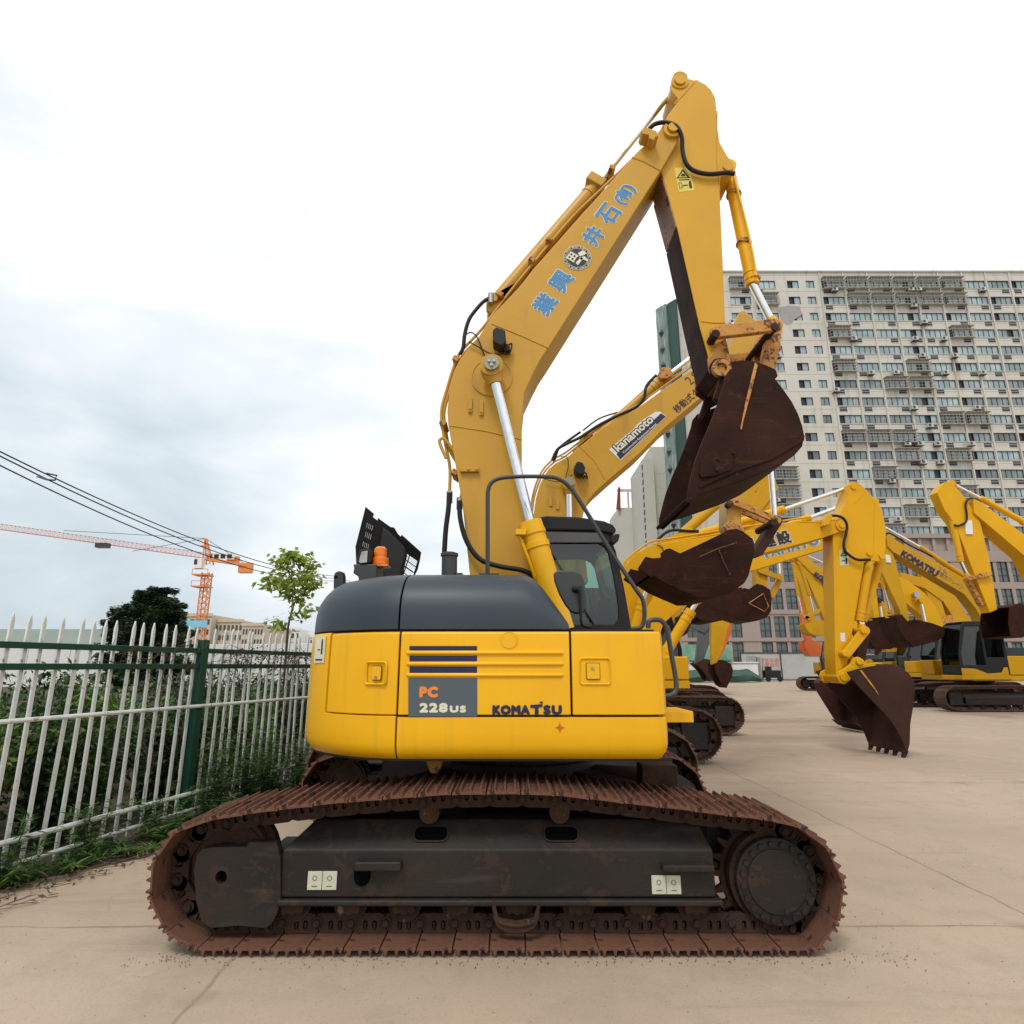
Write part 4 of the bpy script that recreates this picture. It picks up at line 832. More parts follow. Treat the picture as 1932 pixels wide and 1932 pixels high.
# ---- track frames, rollers, idlers, sprockets
def zP(py, Y): return at(966, py, Y).z
XL = at(528, 1650, 3.82).x; XRr = at(1352, 1690, 3.82).x
for ti, dy in ((0, 0.0), (1, YF0-Y0)):
    mir = (lambda y: y) if ti == 0 else (lambda y: YF0+TW-(y-Y0))   # far frame mirrored so its open side faces out
    F = MB()
    zc = zP(1606, 3.80); zbot = zP(1697, 3.80); ztop = zP(1543, 4.0)
    sec = [(3.82, zbot), (3.82, zc), (3.97, ztop), (4.10, ztop), (4.17, zc), (4.17, zbot)]
    xa0, xa1 = XL, XRr
    vs = []
    for x, cut in ((xa0, 0), (xa1, 1)):
        for y, z in sec:
            xx = x
            if cut == 0: xx = x+max(0, (z-zc))*1.1
            else: xx = x-max(0, (z-zc))*0.35-max(0, (zbot+0.09-z))*-0.0
            vs.append((xx, mir(y), z))
    n = len(sec); F.add(vs, [list(range(n))[::-1], list(range(n, 2*n))]+[[i, (i+1) % n, n+(i+1) % n, n+i] for i in range(n)])
    F.box(XL+0.0, XRr+0.03, min(mir(3.79), mir(4.2)), max(mir(3.79), mir(4.2)), zbot-0.035, zbot-0.002)
    fr = F.build('track_frame', 'frame', ex, bevel=0.012)
    if ti == 0:
        for px in (813.5, 1058.5):
            c = at(px, 1574, 3.9); H_ = MB()
            nrm = Vector((0, -(ztop-zc), 0.15)).normalized()
            upv = Vector((0, 0.15, ztop-zc)).normalized()
            cc = Vector((c.x, 3.82+0.15*0.5, zc+(ztop-zc)*0.5))
            r_ = rect(0, 0, 0.092, 0.045, 0.03, 4)
            H_.add([cc+Vector((a, 0, 0))+upv*b+nrm*0.004 for a, b in r_], [list(range(len(r_)))]); H_.build('access_hole', 'void', fr, fixn=False)
            R_ = MB(); rr_ = [rect(0, 0, 0.100, 0.053, 0.035, 4), r_]
            n2 = len(r_); R_.add([cc+Vector((a, 0, 0))+upv*b+nrm*0.010 for l in rr_ for a, b in l]+[cc+Vector((a, 0, 0))+upv*b+nrm*0.0 for l in rr_ for a, b in l], [[i, (i+1) % n2, n2+(i+1) % n2, n2+i] for i in range(n2)]+[[i, (i+1) % n2, 2*n2+(i+1) % n2, 2*n2+i] for i in range(n2)]+[[n2+i, n2+(i+1) % n2, 3*n2+(i+1) % n2, 3*n2+i] for i in range(n2)]); R_.build('hole_rim', 'frame', fr)
        c0 = at(668, 1622, 3.8); c1 = at(765, 1622, 3.8)
        for a, b in (((665, 1622), (765, 1640)), ((1240, 1628), (1352, 1642))):
            p_, q_ = at(*a, 3.8), at(*b, 3.8); S_ = MB(); S_.box(p_.x+.02, q_.x-.02, 3.755, 3.822, q_.z, p_.z); S_.build('step', 'frame', fr, bevel=0.01)
        S_ = MB(); c = at(682, 1653, 3.8); S_.prism([(c.x-.045, c.z+.04), (c.x+.045, c.z+.04)]+[(c.x+cos(-k*pi/6)*.045, c.z-.01-sin(k*pi/6)*.045) for k in range(7)], 3.812, 3.822); S_.build('tow_hole', 'void', fr)
        for px, py in ((594, 1661), (622, 1661), (1243, 1669), (1271, 1669)):
            c = at(px, py, 3.817); S_ = MB(); S_.box(c.x-.039, c.x+.039, 3.814, 3.8185, c.z-.046, c.z+.046); st = S_.build('sticker', 'stick_w', fr)
            S_ = MB(); S_.ring(c.x, c.z+.012, 3.8125, 3.8138, .010, .013, 12); S_.box(c.x-.015, c.x+.015, 3.8125, 3.8138, c.z-.03, c.z-.026); S_.build('symbol', 'grey', st)
        # towing shackle guard
        G_ = MB(); gp = smoothpts([at(930, 1700, 3.80), at(936, 1728, 3.80), at(945, 1741, 3.79), at(975, 1747, 3.79), at(1003, 1741, 3.79), at(1012, 1728, 3.80), at(1018, 1700, 3.80)], 4)
        G_.tube(gp, 0.012, 8); G_.prismP([(930, 1728), (945, 1733), (975, 1738), (1003, 1733), (1018, 1727), (1010, 1748), (992, 1758), (975, 1760), (955, 1758), (938, 1748)], 3.79, 3.785, 3.80); G_.build('roller_guard', 'rustd', fr, smooth=50)
    # idler guard plate at the left end
    G_ = MB(); yg = mir(3.80)
    gp = xz([(366, 1640), (372, 1612), (382, 1602), (400, 1599), (465, 1598), (470, 1589), (522, 1590), (529, 1620), (529, 1700), (522, 1725), (512, 1743), (500, 1751), (450, 1746), (398, 1751), (380, 1738), (370, 1700)], 3.80)
    prism_holes(G_, gp, [circ(*xz([(417, 1655)], 3.80)[0], 0.033, 14)], min(yg, mir(3.86)), max(yg, mir(3.86)))
    G_.box(at(500, 1600, 3.8).x, at(540, 1600, 3.8).x, min(mir(3.86), mir(4.15)), max(mir(3.86), mir(4.15)), zbot, zc-.01); G_.build('idler_bracket', 'frame', fr)
    xi, zi = at(437, 1662, 4.0).x, 0.405
    I_ = MB(); I_.ycyl(xi, zi, mir(4.01)-.08, mir(4.01)+.08, 0.225, 40); I_.ycyl(xi, zi, mir(4.01)-.03, mir(4.01)+.03, 0.262, 40); I_.ring(xi, zi, mir(4.01)-.095, mir(4.01)+.095, .10, .2, 32); I_.build('idler', 'rustd', ex, smooth=35)
    xs_, zs_ = at(1464, 1662, 3.86).x, at(1464, 1664, 3.84).z
    S_ = MB(); nt_ = 21; ou = []
    for k in range(nt_):
        for da, r_ in ((0, .27), (.25, .27), (.42, .325), (.58, .325), (.75, .27)):
            a = 2*pi*(k+da)/nt_; ou.append((xs_+cos(a)*r_, zs_+sin(a)*r_))
    prism_holes(S_, ou, [], mir(4.01)-.02, mir(4.01)+.02); S_.ycyl(xs_, zs_, mir(3.9) if ti == 0 else mir(4.01), mir(4.01) if ti == 0 else mir(3.9), 0.245, 40)
    sp_ = S_.build('sprocket', 'rustd', ex, smooth=30)
    H_ = MB(); H_.ycyl(xs_, zs_, mir(4.12), mir(4.5), .20, 32); H_.box(XRr-.1, xs_, min(mir(4.13), mir(4.4)), max(mir(4.13), mir(4.4)), .34, .66); H_.build('travel_motor', 'frame', ex, smooth=35)
    if ti == 0:
        D_ = MB(); D_.ycyl(xs_, zs_, 3.845, 3.9, 0.222, 48); D_.ycyl(xs_, zs_, 3.835, 3.846, 0.165, 48); D_.build('final_drive_cover', 'frame', sp_, bevel=0.006, smooth=35)
        for k in range(20): D_ = MB(); a = 2*pi*k/20+.1; D_.ycyl(xs_+cos(a)*.193, zs_+sin(a)*.193, 3.828, 3.846, 0.0155, 6); D_.build('cover_bolt', 'frame', sp_)
        for k in range(3): D_ = MB(); a = 2*pi*k/3+.75; D_.ycyl(xs_+cos(a)*.150, zs_+sin(a)*.150, 3.827, 3.837, 0.013, 12); D_.build('drain_plug', 'frame', sp_)
    for px in (561.8, 666, 767, 866, 975, 1090, 1203.6, 1304):
        X_ = at(px, 1715, 3.95).x; R_ = MB()
        R_.ycyl(X_, 0.195, mir(4.01)-.09, mir(4.01)+.09, .072, 24); 
        for q in (-.11, .11): R_.ycyl(X_, 0.195, mir(4.01)+q-.012, mir(4.01)+q+.012, .092, 24)
        o = R_.build('track_roller', 'rustd', fr, smooth=40)
        if ti == 0:
            R_ = MB(); R_.prism([(X_-.062, .235), (X_+.062, .235), (X_+.062, .175), (X_+.045, .155), (X_+.028, .165), (X_, .15), (X_-.028, .165), (X_-.045, .155), (X_-.062, .175)], 3.84, 3.90); R_.build('roller_cap', 'rustd', fr, bevel=0.004)
    for px in (810, 1056):
        X_ = at(px, 1533, 3.9).x; R_ = MB(); R_.ycyl(X_, zP(1534, 3.9), mir(3.90)-.0, mir(4.12), .058, 20); R_.build('carrier_roller', 'rustd', fr, smooth=40)
# ---- centre frame and slewing ring
XC = 0.05
Q = MB(); Q.ycyl(0, 0, 0, 0, 0, 3) if False else None
Q.cyl((XC, 5.23, 0.62), (XC, 5.23, 0.80), 0.62, 48); Q.cyl((XC, 5.23, 0.80), (XC, 5.23, 0.97), 0.55, 48)
cfr = Q.build('slewing_ring', 'frame', ex, smooth=40)
Q = MB()
for sx in (-1, 1):
    for (ya, yb_) in ((5.0, 4.15), (5.46, 6.3)):
        a = Vector((XC+sx*.35, ya, .62)); b = Vector((XC+sx*1.15, yb_, .5)); d = (b-a).normalized(); s_ = d.cross(Zv).normalized(); Q.obox((a+b)/2, d, s_, s_.cross(d), (b-a).length/2, .16, .15)
Q.box(XC-.7, XC+.7, 4.75, 5.7, .42, .64); Q.build('cross_frame', 'frame', ex, bevel=0.03)
Q = MB(); Q.cyl((.62, 4.95, .60), (1.08, 4.62, .62), .17, 24); c = Vector((.98, 4.5, .66)); Q.box(.86, 1.1, 4.42, 4.6, .48, .84); Q.build('frame_bracket', 'rustd', ex, bevel=0.01, smooth=40)
Q = MB(); c = at(820, 1448, 4.3); Q.prism([(c.x-.08, c.z+.10), (c.x+.08, c.z+.10), (c.x+.03, c.z-.03), (c.x-.02, c.z-.03)], 4.25, 4.4); Q.build('drain_bracket', 'rustyel', ex, bevel=0.008)

# ---- upper structure: plan outline (near side, round tail, far side)
OUT0 = [(0.94, 4.62), (0.94, 4.2), (0.94, 3.98), (0.928, 3.915), (0.90, 3.882), (0.86, 3.87), (0.5, 3.87), (0.0, 3.87), (-0.35, 3.87), (-0.66, 3.872), (-0.90, 3.93), (-1.13, 4.075), (-1.33, 4.30), (-1.455, 4.64), (-1.51, 5.0), (-1.52, 5.25)]
pts_ = [Vector((a, b, 0)) for a, b in OUT0]
near_ = []
for i in range(len(pts_)-1):
    if i < 9: near_ += [pts_[i].lerp(pts_[i+1], k/4) for k in range(4)]
    else:
        p0 = pts_[max(i-1, 0)]; p1 = pts_[i]; p2 = pts_[i+1]; p3 = pts_[min(i+2, len(pts_)-1)]
        for k in range(6):
            t = k/6; near_.append(0.5*((2*p1)+(p2-p0)*t+(2*p0-5*p1+4*p2-p3)*t*t+(3*p1-p0-3*p2+p3)*t**3))
near_.append(pts_[-1])
far_ = [Vector((p.x, 10.5-p.y, 0)) for p in near_[:-1]][::-1]
OUT = near_+far_
OS = [0]
for i in range(len(OUT)-1): OS.append(OS[-1]+(OUT[i+1]-OUT[i]).length)
def oeval(s):
    i = 0
    while i < len(OS)-2 and OS[i+1] < s: i += 1
    p = OUT[i].lerp(OUT[i+1], (s-OS[i])/(OS[i+1]-OS[i])); 
    a = OUT[max(i-1, 0)]; b = OUT[min(i+2, len(OUT)-1)]
    t = (OUT[i+1]-OUT[i]).normalized()*0.5+(b-a).normalized()*0.5; t.normalize()
    return p, Vector((-t.y, t.x, 0))*-1      # outward normal
def s_of(px):
    """path length where the outline is seen at picture column px (near side)"""
    best = None
    s = 0.0; r = (px-966)/FP*0.971; prev = None
    while s < OS[len(near_)-1]:
        p, _ = oeval(s); v = p.x/p.y-r
        if prev is not None and prev > 0 >= v and s > 0.6: return s
        prev = v; s += 0.004
    return s
p_, n_chk = oeval(1.5); print('normal check (should be -y):', n_chk)
SGN = 1 if n_chk.y < 0 else -1
def opos(s, inset, z):
    p, n = oeval(s); n = n*SGN
    if inset <= 0.42: q = p-n*inset
    else:
        q = p-n*0.42; T = Vector((max(q.x, -0.35), 5.25, 0)); d = (T-q); 
        if d.length > 1e-4: q = q+d.normalized()*min(inset-0.42, d.length)
    return Vector((q.x, q.y, z))
def shell(s0, s1, prof, th=0.03, zf=None, ds=0.05, skip=None):
    n = max(2, int((s1-s0)/ds)); ss = [s0+(s1-s0)*i/n for i in range(n+1)]; m = len(prof); q = MB()
    def P_(s, j, ex_):
        z, ins = prof[j]; p = opos(s, ins+ex_, z)
        if zf: p.z = zf(p, z, ex_)
        return p
    vs = [P_(s, j, 0) for s in ss for j in range(m)]+[P_(s, j, th) for s in ss for j in range(m)]; N_ = len(ss)*m; fs = []
    cells = {(i, j) for i in range(n) for j in range(m-1) if not (skip and skip(ss[i], ss[i+1], prof[j][0], prof[j+1][0]))}
    idx = lambda i, j: i*m+j
    for i, j in cells:
        fs.append([idx(i, j), idx(i+1, j), idx(i+1, j+1), idx(i, j+1)]); fs.append([N_+idx(i, j), N_+idx(i, j+1), N_+idx(i+1, j+1), N_+idx(i+1, j)])
        for (di, dj, a, b) in ((-1, 0, (i, j), (i, j+1)), (1, 0, (i+1, j), (i+1, j+1)), (0, -1, (i, j), (i+1, j)), (0, 1, (i, j+1), (i+1, j+1))):
            if (i+di, j+dj) not in cells: fs.append([idx(*a), idx(*b), N_+idx(*b), N_+idx(*a)])
    q.add(vs, fs); return q
sL, sM, sR = s_of(618), s_of(753), s_of(1078)
sEnd = OS[-1]; GAP = 0.006
print('seams', sL, sM, sR, [oeval(v)[0] for v in (sL, sM, sR)])
LOW = [(0.925, 0.22), (0.930, 0.10), (0.950, 0.045), (0.985, 0.015), (1.03, 0.002), (1.10, 0.0), (1.186, 0.0)]
# added inner core, coloured black so the panel gaps look shaded
q = MB()
cs = [opos(OS[-1]*i/70, 0.05, 0) for i in range(71)]
q.prismz([(p.x, p.y) for p in cs], 0.935, 1.70); q.build('dark_gap_core', 'black', ex)
q = shell(0.02, sM-GAP, LOW, 0.04); q.build('lower_cover', 'body', ex, bevel=0.007, smooth=30)
# counterweight: low band right round, full height past the left door
zdoor0, zdoor1 = 1.194, 1.70
CWP = LOW[:-1]+[(1.192, 0.0), (1.45, 0.0), (1.60, 0.002), (1.672, 0.004), (1.690, 0.012)]
sE2 = sEnd-1.2
def cw_skip(a, b, z0, z1): return z0 >= 1.19 and (a+b)/2 < sL
ncw = 60
q = MB()
# align grid so that sL falls on a line
def shell2(breaks, prof, th, skip, zf=None):
    ss = []
    for a, b, n in breaks: ss += [a+(b-a)*i/n for i in range(n)]
    ss.append(breaks[-1][1]); m = len(prof); q = MB()
    vs = [opos(s, prof[j][1], prof[j][0]) for s in ss for j in range(m)]+[opos(s, prof[j][1]+th, prof[j][0]) for s in ss for j in range(m)]; N_ = len(ss)*m; fs = []
    cells = {(i, j) for i in range(len(ss)-1) for j in range(m-1) if not skip(ss[i], ss[i+1], prof[j][0], prof[j+1][0])}
    idx = lambda i, j: i*m+j
    for i, j in cells:
        fs.append([idx(i, j), idx(i+1, j), idx(i+1, j+1), idx(i, j+1)]); fs.append([N_+idx(i, j), N_+idx(i, j+1), N_+idx(i+1, j+1), N_+idx(i+1, j)])
        for (di, dj, a, b) in ((-1, 0, (i, j), (i, j+1)), (1, 0, (i+1, j), (i+1, j+1)), (0, -1, (i, j), (i+1, j)), (0, 1, (i, j+1), (i+1, j+1))):
            if (i+di, j+dj) not in cells: fs.append([idx(*a), idx(*b), N_+idx(*b), N_+idx(*a)])
    q.add(vs, fs); return q
cw = shell2([(sM+GAP, sL, 10), (sL, sE2, 60)], CWP, 0.12, cw_skip).build('counterweight', 'body', ex, bevel=0.010, smooth=30)
DP = [(zdoor0+0.004, 0.0), (1.45, 0.0), (1.60, 0.002), (1.676, 0.006), (1.686, 0.016)]
dl = shell(sM+GAP, sL-0.012, [(z, i+0.006) for z, i in DP], 0.03).build('side_door', 'body', ex, bevel=0.009, smooth=30)
pm = shell(sR+GAP, sM-GAP, DP, 0.03).build('side_panel', 'body', ex, bevel=0.009, smooth=30)
dr = shell(0.02, sR-GAP, DP, 0.03).build('front_door', 'body', ex, bevel=0.009, smooth=30)
# hood
HP = [(1.70, .012), (1.76, .013), (1.83, .018), (1.90, .036), (1.96, .07), (2.01, .115), (2.045, .17), (2.07, .26), (2.084, .36), (2.088, .42), (2.09, 0.9)]
def gx_(x):
    K = [(-9, 1), (0.04, 1), (0.09, .985), (0.14, .93), (0.20, .77), (0.25, .58), (0.33, .25), (0.36, .09), (9, .06)]
    for (a, b), (c, d) in zip(K, K[1:]):
        if x <= c: return b+(d-b)*(x-a)/(c-a)
hz = lambda p, z, e_: 1.70+(z-1.70)*gx_(p.x) if e_ == 0 else 1.70+(z-1.70)*gx_(p.x)-0.02*(1 if z > 1.9 else 0)
sH = s_of(1078)
shell(sH+0.004, sM-GAP+0.012, HP, 0.03, hz, 0.03).build('engine_hood', 'hood', ex, bevel=0.006, smooth=32)
shell(sM+GAP+0.012, sE2, HP, 0.03, hz, 0.05).build('rear_hood', 'hood', ex, bevel=0.006, smooth=32)
q = MB(); q.prism([(-.5, 1.2), (.36, 1.2), (.36, 1.72), (.25, 1.9), (.14, 2.04), (.06, 2.075), (-.5, 2.08)], 4.80, 4.84); q.box(-1.0, -.40, 4.4, 6.1, 1.7, 2.083); q.build('inner_wall', 'black', ex)
q = MB(); q.box(.36, .90, 3.93, 4.75, 1.67, 1.688); q.box(.88, .93, 3.95, 5.4, 1.0, 1.66); q.box(-.4, .95, 4.9, 5.65, 0.98, 1.08); q.build('deck', 'body', ex, bevel=0.006)
# decals, ribs and handles
YD = 3.87
def flat(part, name, P4, m, y, th=0.002, bev=0.0):
    q = MB(); q.prismP(P4, YD, y-th, y); return q.build(name, m, part, bevel=bev, seg=1)
for ya, yb_ in ((1218.8, 1227), (1237, 1247.4), (1257.4, 1269.7)): flat(pm, 'navy_stripe', [(772.8, ya), (900, ya), (900, yb_), (772.8, yb_)], 'navy', YD-0.0005, 0.002)
flat(pm, 'model_plate', [(770.5, 1279), (900.5, 1279), (900.5, 1352), (770.5, 1352)], 'slate', YD-0.0005, 0.002)
for yy in (1231.5, 1252.3, 1273.6):
    q = MB(); a = at(769, yy, YD); b = at(1061.5, yy, YD); q.tube([a+Vector((0, .006, 0)), a+Vector((.01, -.001, 0)), b+Vector((-.01, -.001, 0)), b+Vector((0, .006, 0))], 0.0125, 10); q.build('pressed_rib', 'body', pm, smooth=40)
def lett(t, x0, x1, y0, y1, m, part, bold=0.0, sp=1.0):
    c = at((x0+x1)/2, (y0+y1)/2, YD); w = at(x1, y0, YD).x-at(x0, y0, YD).x; h = at(x0, y0, YD).z-at(x0, y1, YD).z
    return lettering(t, c+Vector((0, -0.0042, 0)), (1, 0, 0), 0.1, m, part, width=w, height=h, bold=bold, spacing=sp)
lett('PC', 791.4, 826.7, 1295, 1316.5, 'orangetxt', pm, 0.0065, 1.2); lett('228', 791.4, 845, 1326, 1344.7, 'whitetxt', pm, 0.0050, 1.15); lett('US', 848.5, 879.5, 1331, 1344.7, 'whitetxt', pm, 0.0045, 1.25)
lett('KOMA', 929, 1000, 1330, 1349, 'navy', pm, 0.0058, 1.16); lett('SU', 1025, 1060, 1330, 1349, 'navy', pm, 0.0058, 1.2)
flat(pm, 'lettering', [(1000.5, 1330), (1023.5, 1328.5), (1023.5, 1333.5), (1016, 1334.2), (1016, 1348.5), (1009, 1348.5), (1009, 1335.2), (1000.5, 1335.5)], 'navy', YD-0.003)
flat(pm, 'lettering', [(1018.5, 1323.5), (1024, 1323.5), (1024, 1327), (1018.5, 1327)], 'navy', YD-0.003)
c = at(960.5, 1207.5, YD); q = MB(); q.ring(c.x, c.z, YD-.003, YD+.001, .047, .050, 32); q.ycyl(c.x, c.z, YD-.0015, YD+.001, .047, 32); q.build('filler_cap_cover', 'body', pm, smooth=30)
lc = [o for o in bpy.data.objects if o.name.startswith('lower_cover')][0]
c = at(1056.3, 1372.6, YD); q = MB(); q.ring(c.x, c.z, YD-.003, YD-.001, .011, .014, 20); q.box(c.x-.026, c.x+.026, YD-.004, YD-.002, c.z-.0015, c.z+.0015); q.box(c.x-.0015, c.x+.0015, YD-.0045, YD-.0022, c.z-.028, c.z+.028); q.build('target_mark', 'red', lc)
def handle(part, pc, px0, px1, py0, py1, bolt):
    s = s_of((px0+px1)/2) if px0 < 750 else None
    if s is not None: p, n = oeval(s); n = n*SGN
    else: p = at((px0+px1)/2, 1266, YD); n = Vector((0, -1, 0))
    tz = Vector((-n.y, n.x, 0)).normalized()
    if tz.x < 0: tz = -tz
    zc_ = zP((py0+py1)/2, p.y); kx = p.y*.971/FP; w = (px1-px0)/2*kx/max(0.6, abs(n.y)); h = (py1-py0)/2*kx
    cc = Vector((p.x, p.y, zc_))
    def quad(r, off0, off1, m, nm, cx=0, bev=0.003):
        q = MB(); N_ = len(r); q.add([cc+tz*(a+cx)+Zv*b+n*off0 for a, b in r]+[cc+tz*(a+cx)+Zv*b+n*off1 for a, b in r], [list(range(N_)), list(range(N_, 2*N_))[::-1]]+[[i, (i+1) % N_, N_+(i+1) % N_, N_+i] for i in range(N_)]); return q.build(nm, m, part, bevel=bev)
    q = MB(); ro = rect(0, 0, w, h, 0.02, 4); ri = rect(0, 0, w-.014, h-.014, 0.012, 4); N_ = len(ro)
    q.add([cc+tz*a+Zv*b+n*.000 for a, b in ro]+[cc+tz*a+Zv*b+n*.010 for a, b in rect(0, 0, w-.006, h-.006, .016, 4)]+[cc+tz*a+Zv*b+n*.001 for a, b in ri], [[i, (i+1) % N_, N_+(i+1) % N_, N_+i] for i in range(N_)]+[[N_+i, N_+(i+1) % N_, 2*N_+(i+1) % N_, 2*N_+i] for i in range(N_)]); q.build('handle_surround', 'body', part, smooth=50)
    quad(rect(0, 0, w*.43, h*.60, .006, 2), 0.001, 0.004, 'black', 'handle_recess', w*(.12 if px0 < 750 else -.12), 0)
    quad(rect(0, 0, w*.40, h*.56, .006, 2), 0.003, 0.012, 'body', 'door_handle', w*(.12 if px0 < 750 else -.12))
    b = cc+tz*bolt[0]*w+Zv*bolt[1]*h; q = MB(); q.cyl(b+n*.010, b+n*.022, .009, 10); q.build('door_lock', 'steel', part, smooth=40)
handle(dl, 0, 689, 733, 1248, 1292, (.1, -.35)); handle(dr, 0, 1092, 1153, 1241, 1292, (-.15, .25))
s_ = s_of(602); p, n = oeval(s_); n = n*SGN; tz = Vector((-n.y, n.x, 0)).normalized(); tz = tz if tz.x > 0 else -tz; c = Vector((p.x, p.y, 1.585))
q = MB(); q.obox(c+n*.002, tz, n, Zv, .075, .002, .085); st = q.build('warning_sticker', 'whitetxt', cw)
q = MB(); q.obox(c+n*.0052+tz*.035+Zv*.01, tz, n, Zv, .010, .001, .04); q.obox(c+n*.0052+tz*.035+Zv*.058, tz, n, Zv, .008, .001, .008); q.obox(c+n*.0052+tz*-.01, tz, n, Zv, .018, .001, .003); q.obox(c+n*.0052-Zv*.065, tz, n, Zv, .05, .001, .005); q.build('symbol', 'blacktxt', cw)
# handrails
q = MB(); q.tube(smoothpts([at(920, 1082, 4.35), at(920, 1000, 4.35), at(920, 945, 4.35), at(921, 925, 4.35), at(927, 911, 4.35), at(945, 902, 4.35), at(985, 899, 4.35), at(1030, 899.5, 4.35), at(1052, 903, 4.35), at(1070, 914, 4.35), at(1085, 932, 4.35), at(1120, 987, 4.35), at(1160, 1052, 4.33), at(1200, 1112, 4.3), at(1212, 1130, 4.3), at(1216, 1150, 4.3), at(1215, 1172, 4.3), at(1208, 1184, 4.3), at(1190, 1187, 4.3)], 4), 0.0155, 10); q.box(at(905, 1080, 4.35).x, at(942, 1080, 4.35).x, 4.30, 4.40, 2.07, 2.105); q.build('handrail', 'dgrey', ex, smooth=50)
q = MB(); q.tube(smoothpts([at(1223, 1185, 4.0), at(1225, 1172, 4.0), at(1238, 1169, 4.0), at(1250, 1173, 4.0), at(1259, 1190, 4.0), at(1266, 1230, 4.0), at(1275, 1280, 3.99), at(1275, 1302, 3.98), at(1266, 1312, 3.97), at(1250, 1314, 3.97)], 4), 0.016, 10); q.build('handrail', 'dgrey', ex, smooth=50)
q = MB(); a = at(1296, 1343, 4.3); q.box(.9, a.x, 4.15, 4.55, at(1280, 1362, 4.2).z, at(1280, 1341, 4.2).z); q.build('step', 'body', ex, bevel=0.004)
# mirror
q = MB(); mp_ = xz([(1044, 1083), (1049, 1078), (1058, 1076.5), (1085, 1077.5), (1096, 1083), (1102, 1095), (1107, 1135), (1106, 1150), (1100, 1157), (1088, 1159), (1077, 1155), (1066, 1142), (1055, 1122), (1046, 1098)], 4.28)
q.prism(mp_, 4.26, 4.30); mi_ = q.build('mirror', 'dgrey', ex, bevel=0.012, seg=3)
q = MB(); q.tube(smoothpts([at(1085, 1112, 4.24), at(1094, 1112, 4.22), at(1095, 1130, 4.22), at(1096, 1165, 4.23), at(1100, 1180, 4.24), at(1115, 1183, 4.26)], 4), 0.010, 8); q.cyl(at(1083, 1112, 4.26), at(1094, 1112, 4.22), .022, 12); q.box(at(1095, 1183, 4.25).x, at(1130, 1183, 4.25).x, 4.2, 4.32, 1.69, 1.715); q.build('mirror_arm', 'black', ex, smooth=50)
# exhaust, lifting eye, lamps on the hood
q = MB(); a = at(848, 1090, 4.6); b = at(848, 1047, 4.6); q.cyl(a-Zv*.1, b, .058, 28); q.cyl(b-Zv*.012, b+Zv*.012, .066, 28); q.cyl(b, b+Zv*.02, .045, 24); q.box(a.x+.05, a.x+.10, 4.55, 4.62, a.z-.05, a.z+.03); q.build('exhaust_stack', 'dgrey', ex, bevel=0.003, smooth=40)
q = MB(); eye = xz([(632, 1112), (632.5, 1088), (635, 1082), (641, 1079), (648, 1080), (650, 1087), (650, 1108)], 4.62); prism_holes(q, eye, [circ(*xz([(636.5, 1090.5)], 4.62)[0], .012, 12)], 4.58, 4.66); q.build('lifting_eye', 'hood', ex, bevel=0.006)
q = MB(); q.prismP([(672, 1068), (674, 1075), (672, 1085), (682, 1091), (682, 1100), (715, 1100), (716, 1068)], 4.6, 4.5, 4.75); q.build('lamp_bracket', 'dgrey', ex, bevel=0.01)
q = MB(); q.prismP([(675, 1062), (681, 1039), (696, 1037), (703, 1039), (702, 1062), (696, 1066), (680, 1067)], 4.55, 4.50, 4.62); wl_ = q.build('work_lamp', 'black', ex, bevel=0.006)
q = MB(); q.prismP([(677, 1060), (682.5, 1041), (694, 1039.5), (692.5, 1061), (680, 1063)], 4.495, 4.488, 4.497); q.build('lamp_glass', 'lens', wl_, bevel=0.002)
q = MB(); c0 = at(717, 1062, 4.6); q.cyl(c0-Zv*.02, c0+Zv*.035, .062, 28); q.box(c0.x-.062, c0.x+.07, 4.54, 4.66, c0.z-.035, c0.z-.02); bc = q.build('beacon_lamp', 'amber', ex, bevel=0.006, smooth=40)
q = MB(); q.cyl(c0+Zv*.035, c0+Zv*.055, .046, 28, r2=.045); q.cyl(c0+Zv*.055, c0+Zv*.105, .047, 28, r2=.044); q.cyl(c0+Zv*.105, c0+Zv*.12, .044, 28, r2=.030); q.build('lens', 'amber', bc, smooth=50)
# raised black grille panel behind the lamps
def R7(x, y): return (631.6+x*.11144, 933+y*.11144)
YG = 5.6
def para(x, y, w, h, sk): return [R7(x-w+sk*h, y-h), R7(x+w+sk*h, y-h), R7(x+w-sk*h, y+h), R7(x-w-sk*h, y+h)]
outer = [R7(*v) for v in [(590, 280), (710, 380), (690, 430), (770, 490), (780, 450), (980, 590), (1040, 600), (1090, 690), (1140, 740), (1160, 710), (1465, 980), (1440, 1090), (1430, 1130), (1390, 1260), (1310, 1390), (1100, 1450), (430, 1450), (430, 1260), (360, 1180), (370, 900)]]
holes = []
for bx_, by_, nn_ in ((595, 560, 4), (560, 700, 4), (505, 850, 4)):
    for k in range(nn_): holes.append(para(bx_+k*28-10, by_+k*14, 9, 44, 0.32))
for k in range(2): holes.append(para(895+k*28, 930+k*14, 9, 48, 0.32))
for k in range(2): holes.append(para(760+k*34, 1360+k*10, 9, 34, 0.2))
for k in range(4):
    for a0, a1 in ((0, .24), (.28, 1)):
        A = Vector((1220-k*40, 1005+k*95)); B = Vector((1400-k*36, 1128+k*96-(0))); dn = Vector((-32, 82))
        p1, p2 = A.lerp(B, a0), A.lerp(B, a1); 
        if p1.y+dn.y > 1440: continue
        holes.append([R7(*p1), R7(*p2), R7(*(p2+dn)), R7(*(p1+dn))])
q = MB(); prism_holes(q, xz(outer, YG), [xz(h, YG) for h in holes], YG, YG+.03)
for v in q.v: v.y += -(v.z-2.4)*0.35
gr_ = q.build('grille_panel', 'black', ex)
q = MB()
